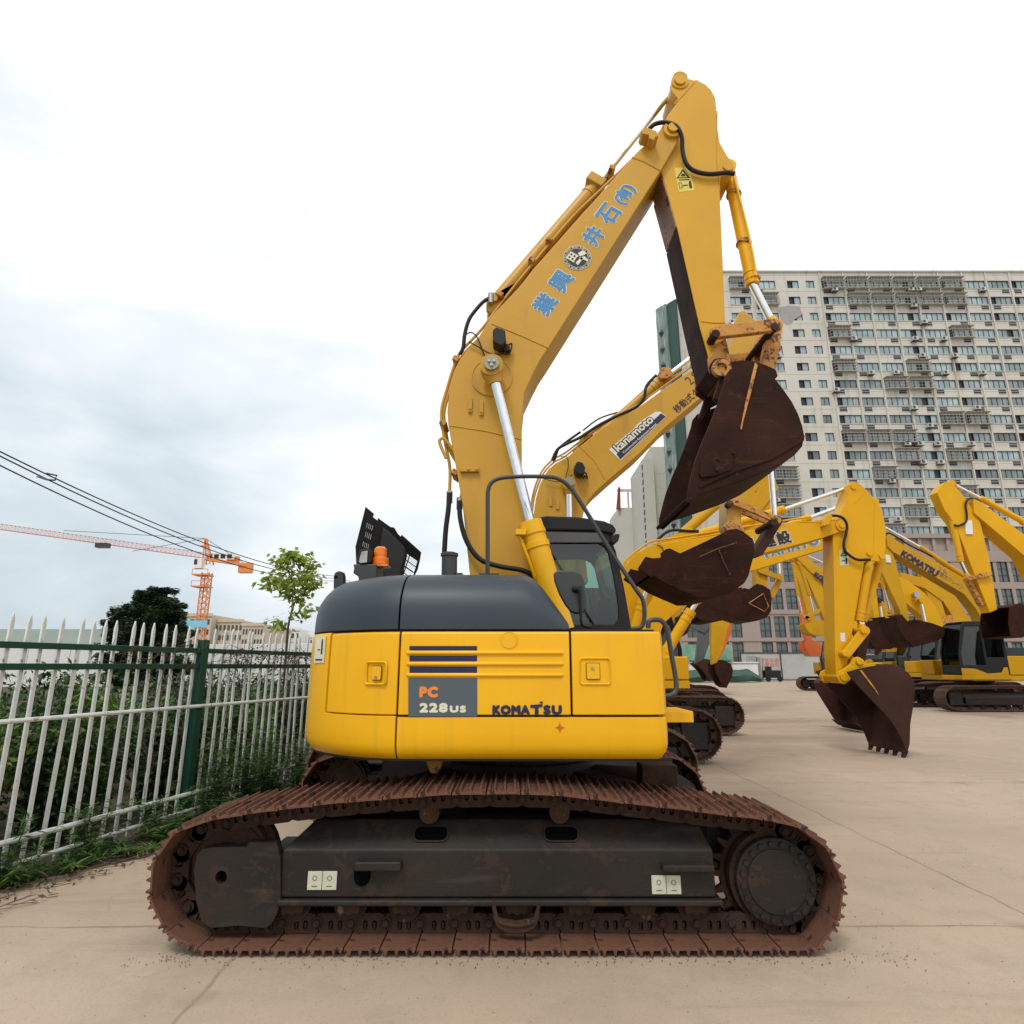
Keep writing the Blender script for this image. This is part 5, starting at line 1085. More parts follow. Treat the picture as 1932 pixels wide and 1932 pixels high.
for k in range(17):
    a = Vector((1225-k*9.4, 1005+k*22)); b = a+Vector((178, 122)); q.tube([at(*R7(*a), YG+.02), at(*R7(*b), YG+.02)], 0.0016, 3)
q.build('wire_mesh', 'black', gr_)
q = MB(); a = at(*R7(800, 560), 5.45); q.prismP([R7(*v) for v in [(820, 560), (930, 640), (1150, 860), (1200, 1000), (1110, 1400), (780, 1400), (760, 1000)]], 5.4, 5.38, 5.5); q.build('inner_duct', 'black', ex, bevel=0.01)
# ---- cab on the far side
cabm = thing('cab', None, None) if False else None
YCN, YCF = 5.62, 6.62
q = MB()
so_ = xz([(1000, 978), (1060, 978), (1120, 984), (1136, 992), (1150, 1010), (1162, 1040), (1178, 1110), (1193, 1195), (1193, 1330), (960, 1330), (960, 985)], YCN)
win = xz([(1005, 1028), (1010, 1024), (1110, 1022), (1128, 1024), (1140, 1030), (1148, 1042), (1158, 1085), (1167, 1140), (1168, 1165), (1160, 1178), (1010, 1178), (1005, 1172)], YCN)
prism_holes(q, so_, [win], YCN, YCN+.06)
so2 = [(x, z) for x, z in so_]; prism_holes(q, so2, [win], YCF-.06, YCF)
top = [at(1000, 978, YCN), at(1060, 978, YCN), at(1120, 984, YCN), at(1136, 992, YCN)]
for a, b in zip(top, top[1:]): q.add([(a.x, YCN+.06, a.z), (b.x, YCN+.06, b.z), (b.x, YCF-.06, b.z), (a.x, YCF-.06, a.z), (a.x, YCN+.06, a.z-.05), (b.x, YCN+.06, b.z-.05), (b.x, YCF-.06, b.z-.05), (a.x, YCF-.06, a.z-.05)], [(0,1,2,3),(7,6,5,4),(0,4,5,1),(2,6,7,3)])
f0, f1 = at(1136, 992, YCN), at(1193, 1195, YCN); q.box(f1.x-.05, f1.x, YCN+.06, YCF-.06, f1.z-.9, f1.z)
q.box(so_[-2][0], so_[-2][0]+.06, YCN+.06, YCF-.06, so_[-2][1], at(960, 1110, YCN).z)
cb_ = q.build('cab', 'black', ex, bevel=0.012)
q = MB(); q.add([(x, YCN+.03, z) for x, z in win], [list(range(len(win)))]); q.build('side_glass', 'glass', cb_, fixn=False)
q = MB(); q.add([(x, YCF-.03, z) for x, z in win], [list(range(len(win)))]); q.build('side_glass', 'glass', cb_, fixn=False)
q = MB(); q.add([(f0.x, YCN+.06, f0.z-.03), (f1.x-.02, YCN+.06, f1.z), (f1.x-.02, YCF-.06, f1.z), (f0.x, YCF-.06, f0.z-.03)], [(0, 1, 2, 3)]); q.build('windscreen', 'glass', cb_, fixn=False)
q = MB(); v0 = xz([(1012, 1003), (1128, 1006), (1150, 1024), (1010, 1024)], YCN); q.prism(v0, YCN-.014, YCN); q.build('roof_panel', 'grey', cb_, bevel=0.004)
q = MB(); q.prismP([(985, 984), (1030, 974), (1090, 976), (1140, 984), (1156, 991), (1163, 1001), (1157, 1010), (1130, 1003), (1010, 1001)], YCN, YCN-.03, YCF); q.build('sun_visor', 'black', cb_, bevel=0.02)
q = MB(); q.prismP([(1153, 1013), (1160, 1009), (1168, 1010), (1165, 1022), (1157, 1029), (1150, 1024)], YCN-.1, YCN-.16, YCN-.06); q.build('work_lamp', 'black', cb_, bevel=0.01)
q = MB(); a = at(1070, 1110, 6.1); q.box(a.x-.28, a.x-.16, 5.9, 6.35, a.z-.25, a.z+.45); q.box(a.x-.28, a.x+.22, 5.88, 6.37, a.z-.35, a.z-.22); q.box(a.x-.26, a.x-.18, 6.0, 6.25, a.z+.45, a.z+.62); q.build('seat', 'dgrey', cb_, bevel=0.04)
q = MB(); a = at(1150, 1165, 6.0); q.box(a.x-.12, a.x-.02, 5.75, 5.95, a.z-.5, a.z+.15); q.cyl(a+Vector((-.3, .1, -.3)), a+Vector((-.24, .1, .2)), .012, 8); q.build('console', 'black', cb_, bevel=0.02)
q = MB(); q.box(-.02, 1.05, 5.62, 6.6, 1.0, 1.12); q.build('cab_base', 'body', ex, bevel=0.01)

# ---- boom
YBN, YBF = 4.98, 5.50
BP = [(886, 1080), (873, 956), (860, 880), (851, 830), (846, 803), (843.8, 775), (848, 733), (859, 694), (867, 679), (878, 664), (901, 638), (929, 594), (984, 536), (1005, 508), (1194, 296), (1225, 268), (1239, 252), (1250, 238), (1259, 233), (1268, 232), (1277, 235), (1283, 243), (1284, 252), (1280, 264), (1272, 279), (1247, 321.5), (1116, 528), (1034.7, 656), (1020, 678), (1007, 703), (990, 739), (986, 775), (984.5, 817), (984.5, 873), (986, 928), (988.7, 979), (1000, 1030), (1030, 1110), (1040, 1180), (900, 1180)]
q = MB(); q.prismP(BP, YBN, YBN, YBF); boom = q.build('boom', 'boom', ex, bevel=0.010)
def ridge(part, P_, Y, r, m='boom'):
    q = MB(); q.tube([at(a, b, Y) for a, b in P_], r, 6); return q.build('weld_seam', m, part, smooth=50)
ridge(boom, [(849, 803), (915, 813), (984, 829)], YBN-.001, .006); ridge(boom, [(928, 611), (985, 634), (1036, 657)], YBN-.001, .006); ridge(boom, [(1193, 297), (1215, 305), (1246, 322)], YBN-.001, .007)
q = MB(); c = at(928, 712, YBN); q.ring(c.x, c.z, YBN-.012, YBN+.01, .170, .178, 48); q.ycyl(c.x, c.z, YBN-.006, YBN+.01, .172, 48); q.build('boss_plate', 'boom', boom, smooth=30)
for a, b in (((884, 752), (891, 779)), ((905, 757), (912, 785))):
    p_, q_ = at(*a, YBN), at(*b, YBN); q = MB(); q.box(p_.x, q_.x, YBN-.02, YBN, q_.z, p_.z); q.ycyl((p_.x+q_.x)/2, q_.z+.03, YBN-.032, YBN-.02, .01, 8); q.build('tab', 'boom', boom, bevel=0.003)
p_, q_ = at(880, 884, YBN), at(904, 892, YBN); q = MB(); q.box(p_.x-.05, q_.x, YBN-.035, YBN, q_.z, p_.z); q.ycyl(p_.x+.02, (p_.z+q_.z)/2, YBN-.05, YBN-.035, .012, 8); q.ycyl(q_.x-.02, (p_.z+q_.z)/2, YBN-.05, YBN-.035, .012, 8); q.build('pipe_bracket', 'boom', boom, bevel=0.004)
# boom tip boss
c = at(1268, 247.5, YBN); q = MB(); q.ring(c.x, c.z, YBN-.03, YBN, .055, .088, 32); q.ycyl(c.x, c.z, YBN-.055, YBF+.03, .048, 24); q.build('arm_pivot_pin', 'armp', boom, smooth=35)
q = MB(); q.prismP([(1207, 256), (1214, 249), (1236, 257), (1240, 266), (1234, 268), (1231, 274), (1222, 270), (1222, 264), (1210, 262)], YBN-.06, YBN-.12, YBN+.02); q.build('hose_clamp', 'boom', boom, bevel=0.004)
# lettering on the boom
dirb = (at(1180, 369, YBN)-at(1028, 574, YBN)).normalized()
for ch, (px, py), hgt, wd in (('業', (1028, 574), .20, .20), ('興', (1058.5, 530.5), .20, .20), ('井', (1119.5, 445), .19, .19), ('石', (1148, 404), .20, .20), ('(有)', (1178.5, 367), .17, .23)):
    c = at(px, py, YBN)
    lettering(ch, c+Vector((0, -.0015, 0)), dirb, 0.2, 'whitetxt', boom, bold=0.0125, width=wd+.016, height=hgt+.016)
    lettering(ch, c+Vector((0, -.0045, 0)), dirb, 0.2, 'bluetxt', boom, bold=0.0065, width=wd, height=hgt)
c = at(1089, 487, YBN); q = MB(); q.ycyl(c.x, c.z, YBN-.003, YBN, .128, 40); em = q.build('round_emblem', 'blacktxt', boom)
q = MB(); q.ring(c.x, c.z, YBN-.0045, YBN-.003, .124, .128, 40); q.ring(c.x, c.z, YBN-.0045, YBN-.003, .098, .101, 40)
for k in range(64):
    a = 2*pi*k/64
    if k % 7 != 0: q.obox((c.x+cos(a)*.113, YBN-.004, c.z+sin(a)*.113), Vector((cos(a), 0, sin(a))), Vector((0, 1, 0)), Vector((-sin(a), 0, cos(a))), .0065, .0008, .0032 if k % 3 else .0018)
q.build('emblem_border', 'whitetxt', boom)
lettering('田', c+Vector((-.045, -.0045, .01)), dirb, .1, 'whitetxt', boom, bold=.004, width=.085)
q = MB()
for P4 in ([(1090, 478), (1101, 472), (1107, 478), (1101, 482), (1094, 484)], [(1093, 486), (1103, 484), (1109, 490), (1108, 494), (1102, 490), (1096, 491)], [(1086, 496), (1097, 485), (1100, 488), (1090, 501)]): q.prismP(P4, YBN, YBN-.0045, YBN-.003)
q.build('emblem_figure', 'whitetxt', boom)
# pipes and hoses on the boom
def tubes(name, m, parent, items, sm=50):
    q = MB()
    for P_, Y, r in items: hose(q, P_, Y, r)
    return q.build(name, m, parent, smooth=sm)
tubes('pipe', 'boom', boom, [([(1232, 262), (1213, 280), (1185, 308), (1140, 352), (1080, 410), (1004, 499), (955, 560), (908, 622), (870, 663), (857, 690), (843, 735), (833, 775), (836, 812), (843, 850), (849, 885), (848, 930)], 5.10, .014)])
tubes('pipe', 'boom', boom, [([(1160, 345), (1100, 405), (1010, 508), (960, 568), (912, 630), (877, 665), (862, 690), (849, 735), (838, 778), (841, 812), (849, 850), (868, 885), (872, 925), (867, 945)], 5.22, .014)])
tubes('pipe', 'boom', boom, [([(1150, 350), (1090, 412), (1020, 485), (985, 520), (960, 545), (935, 562)], 5.32, .010)])
tubes('pipe', 'boom', boom, [([(842, 865), (831, 840), (830, 830), (838, 828), (852, 845), (862, 862)], 5.05, .014)])
for px, py in ((1152, 330), (1035, 465), (1003, 502), (944, 566), (862, 686), (838, 805), (860, 897)):
    q = MB(); c = at(px, py, 5.16); q.obox(c, dirb, Vector((0, 1, 0)), dirb.cross(Vector((0, 1, 0))), .022, .11, .028); q.build('pipe_clamp', 'rustyel', boom, bevel=0.005)
tubes('hydraulic_hose', 'rubber', boom, [([(928, 562), (915, 567), (900, 582), (885, 603), (877, 630), (874, 655), (868, 668)], 5.08, .018), ([(848, 930), (846, 960), (841, 1000), (838, 1048)], 5.0, .021), ([(867, 945), (868, 975), (876, 1010), (890, 1038), (910, 1058), (945, 1069), (985, 1076), (1010, 1090), (1050, 1130)], 4.90, .020)])
q = MB()
for px, py in ((848, 938), (867, 950), (926, 563)): c = at(px, py, 5.02 if px < 900 else 5.08); q.cyl(c-Zv*.05, c+Zv*.05, .026, 10)
q.build('hose_fitting', 'steel', boom, smooth=40)
tubes('lamp_cable', 'rubber', boom, [([(876, 634), (888, 627), (900, 636), (910, 660), (919, 684)], 4.95, .006), ([(885, 645), (903, 655), (925, 667), (945, 668), (955, 664)], 4.95, .006)])
q = MB(); q.prismP([(930, 630), (936, 624), (953, 630), (955, 650), (950, 659), (943, 659), (930, 652)], 4.9, 4.83, 4.97); q.build('work_lamp', 'black', boom, bevel=0.012)
q = MB(); hose(q, [(948, 660), (955, 655), (965, 648), (964, 660), (958, 668), (950, 664)], 4.93, .007); q.box(at(951, 650, 4.93).x, at(962, 650, 4.93).x, 4.9, 4.98, at(951, 664, 4.93).z, at(951, 652, 4.93).z); q.build('lamp_bracket', 'rustd', boom, smooth=40)
q = MB(); ear = xz([(918, 592), (918, 580), (924, 569), (936, 564), (948, 566), (957, 572), (965, 560), (985, 536), (929, 600)], 5.2); q.prism(ear, 5.12, 5.18); q.prism(ear, 5.32, 5.38); c = at(933, 575, 5.2); q.ycyl(c.x, c.z, 5.08, 5.42, .035, 20); q.build('cylinder_bracket', 'boom', boom, bevel=0.006)
# ---- arm
YAN, YAF = 5.04, 5.42
AP = [(1268, 172), (1266, 160), (1271, 150), (1281, 146), (1294, 146.5), (1310, 151), (1314, 149), (1318, 152), (1330, 158), (1341, 168), (1350, 184), (1352, 205), (1353.5, 235), (1358, 268), (1372, 293), (1383, 306), (1386, 315), (1385, 325), (1376, 331), (1361, 333), (1358.5, 345), (1359, 380), (1364, 491), (1369, 614), (1370, 652), (1376, 672), (1377, 700), (1370, 714), (1357, 716), (1345, 706), (1341, 699), (1334, 664), (1320, 617), (1277.7, 430.6), (1247, 321.5), (1243, 300), (1240, 262), (1250, 235), (1262, 214), (1276, 196), (1279, 186)]
q = MB(); q.prismP(AP, YAN, YAN, YAF); arm = q.build('arm', 'armp', ex, bevel=0.010)
ridge(arm, [(1272, 196), (1290, 178), (1310, 155)], YAN-.001, .006, 'armp'); ridge(arm, [(1353, 210), (1352, 300), (1358, 360)], YAN-.001, .005, 'armp'); ridge(arm, [(1322, 606), (1345, 609), (1368, 609)], YAN-.001, .006, 'armp')
q = MB(); c = at(1282, 155, YAN); q.ycyl(c.x, c.z, YAN-.03, YAF+.03, .052, 24); q.ring(c.x, c.z, YAN-.012, YAN, .055, .085, 28); q.build('cylinder_pin', 'armp', arm, smooth=35)
c = at(1373, 316.5, YAN); q = MB(); q.ycyl(c.x, c.z, YAN-.02, YAF+.02, .045, 24); q.build('cylinder_pin', 'armp', arm, smooth=35)
# worn steel inner edge facing the operator
a0, a1 = at(1250, 330, YAN), at(1341, 699, YAN); d = (a1-a0).normalized(); nrm = Vector((-d.z, 0, d.x)); nrm = nrm if nrm.x < 0 else -nrm
q = MB(); m0 = at(1277.7, 430.6, YAN)
for u, v in ((m0, at(1320, 617, YAN)), (at(1320, 617, YAN), at(1340, 697, YAN)), (at(1340, 697, YAN), at(1356, 716, YAN))):
    dd = (v-u).normalized(); nn = Vector((-dd.z, 0, dd.x)); nn = nn if nn.x < 0 else -nn; q.obox((u+v)/2+Vector((0, .19, 0))+nn*.006, dd, Vector((0, 1, 0)), nn, (v-u).length/2, .188, .006)
q.build('wear_plate', 'plum', arm, bevel=0.002)
q = MB(); u, v = at(1251, 336, YAN), at(1276.5, 427, YAN); dd = (v-u).normalized(); nn = Vector((-dd.z, 0, dd.x)); nn = nn if nn.x < 0 else -nn; q.obox((u+v)/2+Vector((0, .19, 0))+nn*.004, dd, Vector((0, 1, 0)), nn, (v-u).length/2, .188, .004); q.build('wear_plate', 'palewear', arm)
q = MB(); sp4 = [(1272, 317), (1300, 316), (1310, 359), (1281, 363)]; q.prismP(sp4, YAN, YAN-.002, YAN); st = q.build('warning_sticker', 'stick_y', arm)
q = MB(); prism_holes(q, xz([(1276, 337), (1288, 319), (1302, 336)], YAN), [xz([(1280, 335), (1288, 323), (1297, 334.5)], YAN)], YAN-.0035, YAN-.002)
for P4 in ([(1284, 333), (1286, 328), (1291, 328), (1294, 333)], [(1281, 339), (1300, 338), (1300, 340), (1281, 341)], [(1299, 345), (1304, 344), (1306, 355), (1301, 356)], [(1299.5, 341.5), (1303, 341), (1303.5, 344), (1300, 344.5)], [(1288, 349.5), (1298, 348.5), (1298, 350.5), (1288, 351.5)]): q.prismP(P4, YAN, YAN-.0035, YAN-.002)
prism_holes(q, xz([(1280, 345), (1286, 344.5), (1288, 355), (1282, 356)], YAN), [xz([(1281.3, 346), (1285.2, 345.6), (1286.7, 354), (1282.8, 354.8)], YAN)], YAN-.0035, YAN-.002); q.build('symbol', 'blacktxt', arm)
tubes('hydraulic_hose', 'rubber', arm, [([(1225, 243), (1236, 234, -.02), (1255, 231, -.04), (1275, 238, -.06), (1286, 257, -.05), (1288, 285, -.02), (1295, 309, -.01), (1311, 323), (1339, 328.5), (1370, 326), (1386, 328)], 5.0, .021)])
q = MB(); q.prismP([(1367, 640), (1371, 652), (1378, 690), (1375, 712), (1355, 717), (1337, 706), (1333, 680), (1352, 650)], YAN, YAN-.03, YAN); q.prismP([(1367, 640), (1371, 652), (1378, 690), (1375, 712), (1355, 717), (1337, 706), (1333, 680), (1352, 650)], YAN, YAF, YAF+.03); q.build('arm_end_plate', 'rustyel', arm, bevel=0.01)
# ---- cylinders
def cylinder(name, parent, P0, P1, P2, Y, rb, rr, m, eye0=None, eye1=None, Y2=None):
    """body from P0 to P1, chromed rod from P1 to P2"""
    Y2 = Y if Y2 is None else Y2
    a, b, c = at(*P0, Y), at(*P1, (Y+Y2)/2), at(*P2, Y2); d = (b-a).normalized(); q = MB()
    q.cyl(a, b-d*.06, rb, 28); q.cyl(b-d*rb*2.4, b-d*rb*1.9, rb*1.10, 28); q.cyl(b-d*rb*1.2, b-d*rb*.8, rb*1.10, 28); q.cyl(b-d*rb*.8, b, rb*1.04, 28)
    if eye0: q.ycyl(a.x, a.z, Y-rb*.9, Y+rb*.9, rb*1.1, 24)
    o = q.build(name, m, parent, bevel=0.003, smooth=35)
    d2 = (c-b).normalized(); q = MB(); q.cyl(b, c-d2*(rb*1.3), rr, 24); q.build('piston_rod', 'chrome', o, smooth=40)
    q = MB(); q.cyl(c-d2*(rb*1.6), c-d2*(rb*.5), rr*1.25, 20, r2=rb*.9); q.ycyl(c.x, c.z, Y2-rb*.8, Y2+rb*.8, eye1 or rb*1.05, 28); q.build('rod_eye', 'boom' if m == 'body' and name == 'boom_cylinder' else m, o, smooth=40); return o
for yy in (4.83, 5.65):
    o = cylinder('boom_cylinder', ex, (1062, 1190), (1000, 985), (928, 695), yy, .092, .043, 'body')
    if yy < 5:
        a = at(928, 695, yy); q = MB(); q.ycyl(a.x, a.z, yy-.105, yy-.07, .062, 28); q.build('pin_cap', 'olive', o, smooth=35)
        q = MB()
        for k in range(3): w_ = 2*pi*k/3+.5; q.ycyl(a.x+cos(w_)*.024, a.z+sin(w_)*.024, yy-.122, yy-.105, .012, 8)
        q.build('pin_bolts', 'steel', o)
        q = MB(); q.tube([at(979, 1012, yy-.05), at(984, 1020, yy-.05), at(1008, 1085, yy-.05), at(1012, 1100, yy)], .014, 8); q.box(at(973, 1010, yy).x, at(992, 1010, yy).x, yy-.1, yy-.02, at(973, 1013, yy).z, at(973, 1003, yy).z); q.build('feed_pipe', 'body', o, smooth=50)
o = cylinder('arm_cylinder', ex, (934, 573), (1128, 347), (1281, 155), 5.23, .072, .034, 'boom', eye0=1)
q = MB(); c = at(1123, 350, 5.23); q.obox(c, dirb, Vector((0, 1, 0)), dirb.cross(Vector((0, 1, 0))), .05, .10, .09); q.build('cylinder_head', 'boom', o, bevel=0.01)
o = cylinder('bucket_cylinder', ex, (1374, 318), (1420, 537), (1461, 617), 5.23, .060, .036, 'body', eye0=1)
tubes('feed_pipe', 'body', o, [([(1384, 332), (1397, 380), (1412, 440), (1424, 500), (1424, 520)], 5.14, .011)])
q = MB()
for px, py in ((1389, 368), (1408, 460)): a = at(px-4, py, 5.23); q.ring(0, 0, 0, 0, 0, 0) if False else None; q.cyl(a+Vector((-.01, 0, -.02)), a+Vector((.004, 0, .02)), .072, 20)
c = at(1420, 528, 5.23)
for k in range(12): w_ = 2*pi*k/12; dd = (at(1420, 537, 5.23)-at(1374, 318, 5.23)).normalized(); s_ = dd.cross(Vector((0, 1, 0))); p = c+s_*cos(w_)*.062+Vector((0, 1, 0))*sin(w_)*.062; q.cyl(p-dd*.01, p+dd*.012, .012, 6)
q.build('cylinder_band', 'rustyel', o, smooth=35)
# ---- linkage and bucket
def bar(q, A, B, Y, y0, y1, r, n=10):
    a, b = at(*A, Y), at(*B, Y); d = (b-a); ang = atan2(d.z, d.x); pts = [(a.x+cos(ang+pi/2+pi*k/n)*r, a.z+sin(ang+pi/2+pi*k/n)*r) for k in range(n+1)]+[(b.x+cos(ang-pi/2+pi*k/n)*r, b.z+sin(ang-pi/2+pi*k/n)*r) for k in range(n+1)]
    q.prism(pts, y0, y1)
for y0, y1 in ((4.90, 4.96), (5.50, 5.56)):
    q = MB(); bar(q, (1350, 630), (1461, 617), 4.95, y0, y1, .058); lk = q.build('tipping_link', 'rustyel', ex, bevel=0.01)
    if y0 < 5:
        for P_, ye in (((1350, 630), 5.04), ((1461, 617), 5.58)): a = at(*P_, 4.9); q = MB(); q.ycyl(a.x, a.z, 4.885, ye, .036, 24); q.build('link_pin', 'rustd', lk, bevel=0.004, smooth=35)
q = MB(); bar(q, (1461, 617), (1447, 702), 5.1, 5.06, 5.16, .062); bar(q, (1461, 617), (1447, 702), 5.1, 5.34, 5.44, .062); q.box(at(1441, 640, 5.2).x, at(1463, 640, 5.2).x, 5.10, 5.40, at(1450, 670, 5.2).z, at(1450, 640, 5.2).z); q.build('bucket_link', 'rustyel', ex, bevel=0.01)
def make_bucket(root, name, side, i0, i1, Yc, wd, m, lipext=None, th=.03, bev=.006, teeth=0, ears=True, edge_m=None):
    """side: picture outline of the near side plate; sheet follows side[i0..i1]"""
    yn, yf = Yc-wd/2, Yc+wd/2; S = xz(side, yn); q = MB()
    q.prism(S, yn, yn+th); q.prism(S, yf-th, yf)
    n = len(S); idx = []; i = i0
    while True:
        idx.append(i % n)
        if i % n == i1: break
        i += 1
    cx = sum(p[0] for p in S)/n; cz = sum(p[1] for p in S)/n
    pts = [S[k] for k in idx]; inn = []
    for k in range(len(pts)):
        a = Vector(pts[max(k-1, 0)]); b = Vector(pts[min(k+1, len(pts)-1)]); t = (b-a).normalized(); nn = Vector((-t.y, t.x))
        if nn.dot(Vector((cx, cz))-Vector(pts[k])) < 0: nn = -nn
        inn.append((pts[k][0]+nn.x*th, pts[k][1]+nn.y*th))
    for k in range(len(pts)-1):
        a, b, c, d = pts[k], pts[k+1], inn[k+1], inn[k]
        q.add([(a[0], yn+th, a[1]), (b[0], yn+th, b[1]), (c[0], yn+th, c[1]), (d[0], yn+th, d[1]), (a[0], yf-th, a[1]), (b[0], yf-th, b[1]), (c[0], yf-th, c[1]), (d[0], yf-th, d[1])], [(0,1,2,3),(7,6,5,4),(0,4,5,1),(3,2,6,7)])
    o = q.build(name, m, root, bevel=bev)
    if teeth:
        a = Vector((pts[-1][0], 0, pts[-1][1])); b = Vector((pts[-2][0], 0, pts[-2][1])); d = (a-b).normalized(); tv = Vector((-d.z, 0, d.x))
        for k in range(teeth):
            y = yn+.08+(wd-.16)*k/(teeth-1); q = MB()
            base = a-d*.05+Vector((0, y, 0)); q.add([base+Vector((0, -.045, 0))+tv*.03, base+Vector((0, .045, 0))+tv*.03, base+Vector((0, .045, 0))-tv*.03, base+Vector((0, -.045, 0))-tv*.03, base+d*.2+Vector((0, -.03, 0))+tv*.006, base+d*.2+Vector((0, .03, 0))+tv*.006, base+d*.2+Vector((0, .03, 0))-tv*.006, base+d*.2+Vector((0, -.03, 0))-tv*.006], [(0,1,2,3),(7,6,5,4),(0,4,5,1),(1,5,6,2),(2,6,7,3),(3,7,4,0)])
            q.build('tooth', m, o)
    return o
BS = [(1366, 724), (1369, 708), (1378, 696), (1390, 690), (1420, 680), (1427, 682), (1445, 699), (1464, 716), (1480, 737), (1494, 757), (1506, 780), (1514, 803), (1518, 822), (1514, 842), (1500, 858), (1478, 873), (1440, 891), (1395, 908), (1350, 923), (1318, 933), (1303, 941), (1299, 947), (1297, 928), (1300, 916), (1304, 898), (1312, 868), (1326, 830), (1340, 798), (1352, 768), (1357, 752)]
bk = make_bucket(ex, 'bucket', BS, 4, 21, 5.24, 1.00, 'plum', th=.03, bev=.006)
yn_ = 5.24-.50
q = MB(); sl = xz([(1424, 684), (1429, 690), (1417, 740), (1402, 795), (1399, 812), (1396, 812), (1404, 768), (1414, 725)], yn_); q.prism(sl, yn_-.010, yn_); q.build('paint_wear_strip', 'rustyel', bk, bevel=0.003)
q = MB(); sc = xz([(1322, 868), (1332, 858), (1378, 848), (1384, 852), (1380, 888), (1345, 900), (1322, 902), (1318, 895)], yn_); q.prism(sc, yn_-.022, yn_); 
for P_ in ((1352, 868), (1350, 889), (1382, 857)): a = at(*P_, yn_); q.ycyl(a.x, a.z, yn_-.035, yn_-.02, .014, 8)
q.build('side_cutter', 'plum', bk, bevel=0.006)
q = MB(); q.prism(xz([(1517, 822), (1455, 858), (1382, 884), (1318, 914), (1319, 921), (1383, 892), (1456, 867), (1516, 832)], yn_), yn_-.012, yn_); q.build('edge_bead', 'plum', bk, smooth=50)
for y in (5.0, 5.44):
    q = MB(); hp = xz([(1357, 715), (1340, 704), (1338, 690), (1346, 680), (1362, 677), (1376, 686), (1395, 682), (1420, 684), (1440, 690), (1462, 700), (1466, 712), (1450, 722), (1400, 715), (1372, 730), (1352, 760), (1345, 752)], 5.0); a = at(1361.5, 695, 5.0); prism_holes(q, hp, [], y-.03, y+.03); q.build('hinge_ear', 'plum', bk, bevel=0.01)
a = at(1361, 695, 4.95); q = MB(); q.ring(a.x, a.z, 4.93, 4.98, .045, .082, 28); q.ycyl(a.x, a.z, 4.955, 5.5, .045, 24); q.build('bucket_pin', 'rustyel', bk, smooth=35)
# cutting edge beyond the shell
e0 = at(1303, 941, yn_); e1 = at(1318, 933, yn_); d = (e0-e1).normalized()
q = MB(); q.obox(e0+d*.0+Vector((0, .50, 0)), d, Vector((0, 1, 0)), Vector((-d.z, 0, d.x)), .05, .51, .016); q.build('cutting_edge', 'plum', bk, bevel=0.008)
# ================================================================= THE OTHER EXCAVATORS
UC = {}
def uc_meshes():
    """shared undercarriage and upper-body meshes, local frame: X forward, Y to the cab side, Z up"""
    L, H, R = 2.12, 0.84, 0.40
    lp = []
    for k in range(9): a = -pi/2-pi*k/8; lp.append((-L+R+cos(a)*R, R+.03+sin(a)*R*0.97))
    lp += [(-.9, H-.02), (0, H), (.9, H-.02)]
    for k in range(9): a = pi/2-pi*k/8; lp.append((L-R+cos(a)*R, R+.03+sin(a)*R*0.97))
    sq, ln = resample(lp, 43)
    q = MB()
    for i in range(43):
        a = sq[i]; b = sq[(i+1) % 43]; t = (b-a).normalized(); n = Vector((-t.z, 0, t.x)); p = (b-a).length
        prof = [(0.004, 0), (.04, 0), (.044, .024), (.056, .024), (.06, 0), (.094, 0), (.1, .024), (.11, .024), (.114, 0), (.15, 0), (.156, .024), (.168, .024), (.174, 0), (p-.004, 0), (p-.004, -.014), (.004, -.014)]
        m = len(prof); q.add([a+t*u+n*v+Vector((0, y, 0)) for y in (-.3, .3) for u, v in prof], [list(range(m)), list(range(m, 2*m))[::-1]]+[[j, (j+1) % m, m+(j+1) % m, m+j] for j in range(m)])
        c0 = a-n*.015; q.add([c0+Vector((0, y, 0))+t*u-n*v for y in (-.12, .12) for u, v in ((.02, 0), (p-.02, 0), (p+.01, .09), (-.01, .09))], [(0,1,2,3),(7,6,5,4),(0,4,5,1),(1,5,6,2),(2,6,7,3),(3,7,4,0)])
    UC['track'] = q
    q = MB(); q.prismx([(-.2, .2), (-.2, .46), (-.05, .62), (.08, .62), (.2, .46), (.2, .2)], -L+.55, L-.6); q.box(L-.62, L-.2, -.21, .21, .2, .62); q.box(L-.75, L-.62, -.2, .2, .25, .55)
    UC['frame'] = q
    for k in range(7): q.ycyl(-1.3+k*.42, .17, -.16, .16, .09, 12)
    q = MB(); q.ycyl(-L+R+.03, .44, -.1, .1, .31, 24); q.ycyl(-L+R+.03, .44, -.22, .2, .2, 24); UC['sprocket'] = q
    q = MB(); q.ycyl(L-R, .42, -.08, .08, .3, 24); UC['idler'] = q
uc_meshes()
def prism_local(q, poly, y0, y1): q.prism(poly, y0, y1)
def copy_part(src, root):
    o = src.copy(); C.objects.link(o); o.parent = root; ROOTM[o.name] = ROOTM[root.name]; return o
PROTO = {}
def lpart(key, name, q, mats, root, bevel=0, smooth=None):
    if key in PROTO: return copy_part(PROTO[key], root)
    o = q.build(name, mats, root, local=True, bevel=bevel, smooth=smooth, seg=1); PROTO[key] = o; return o
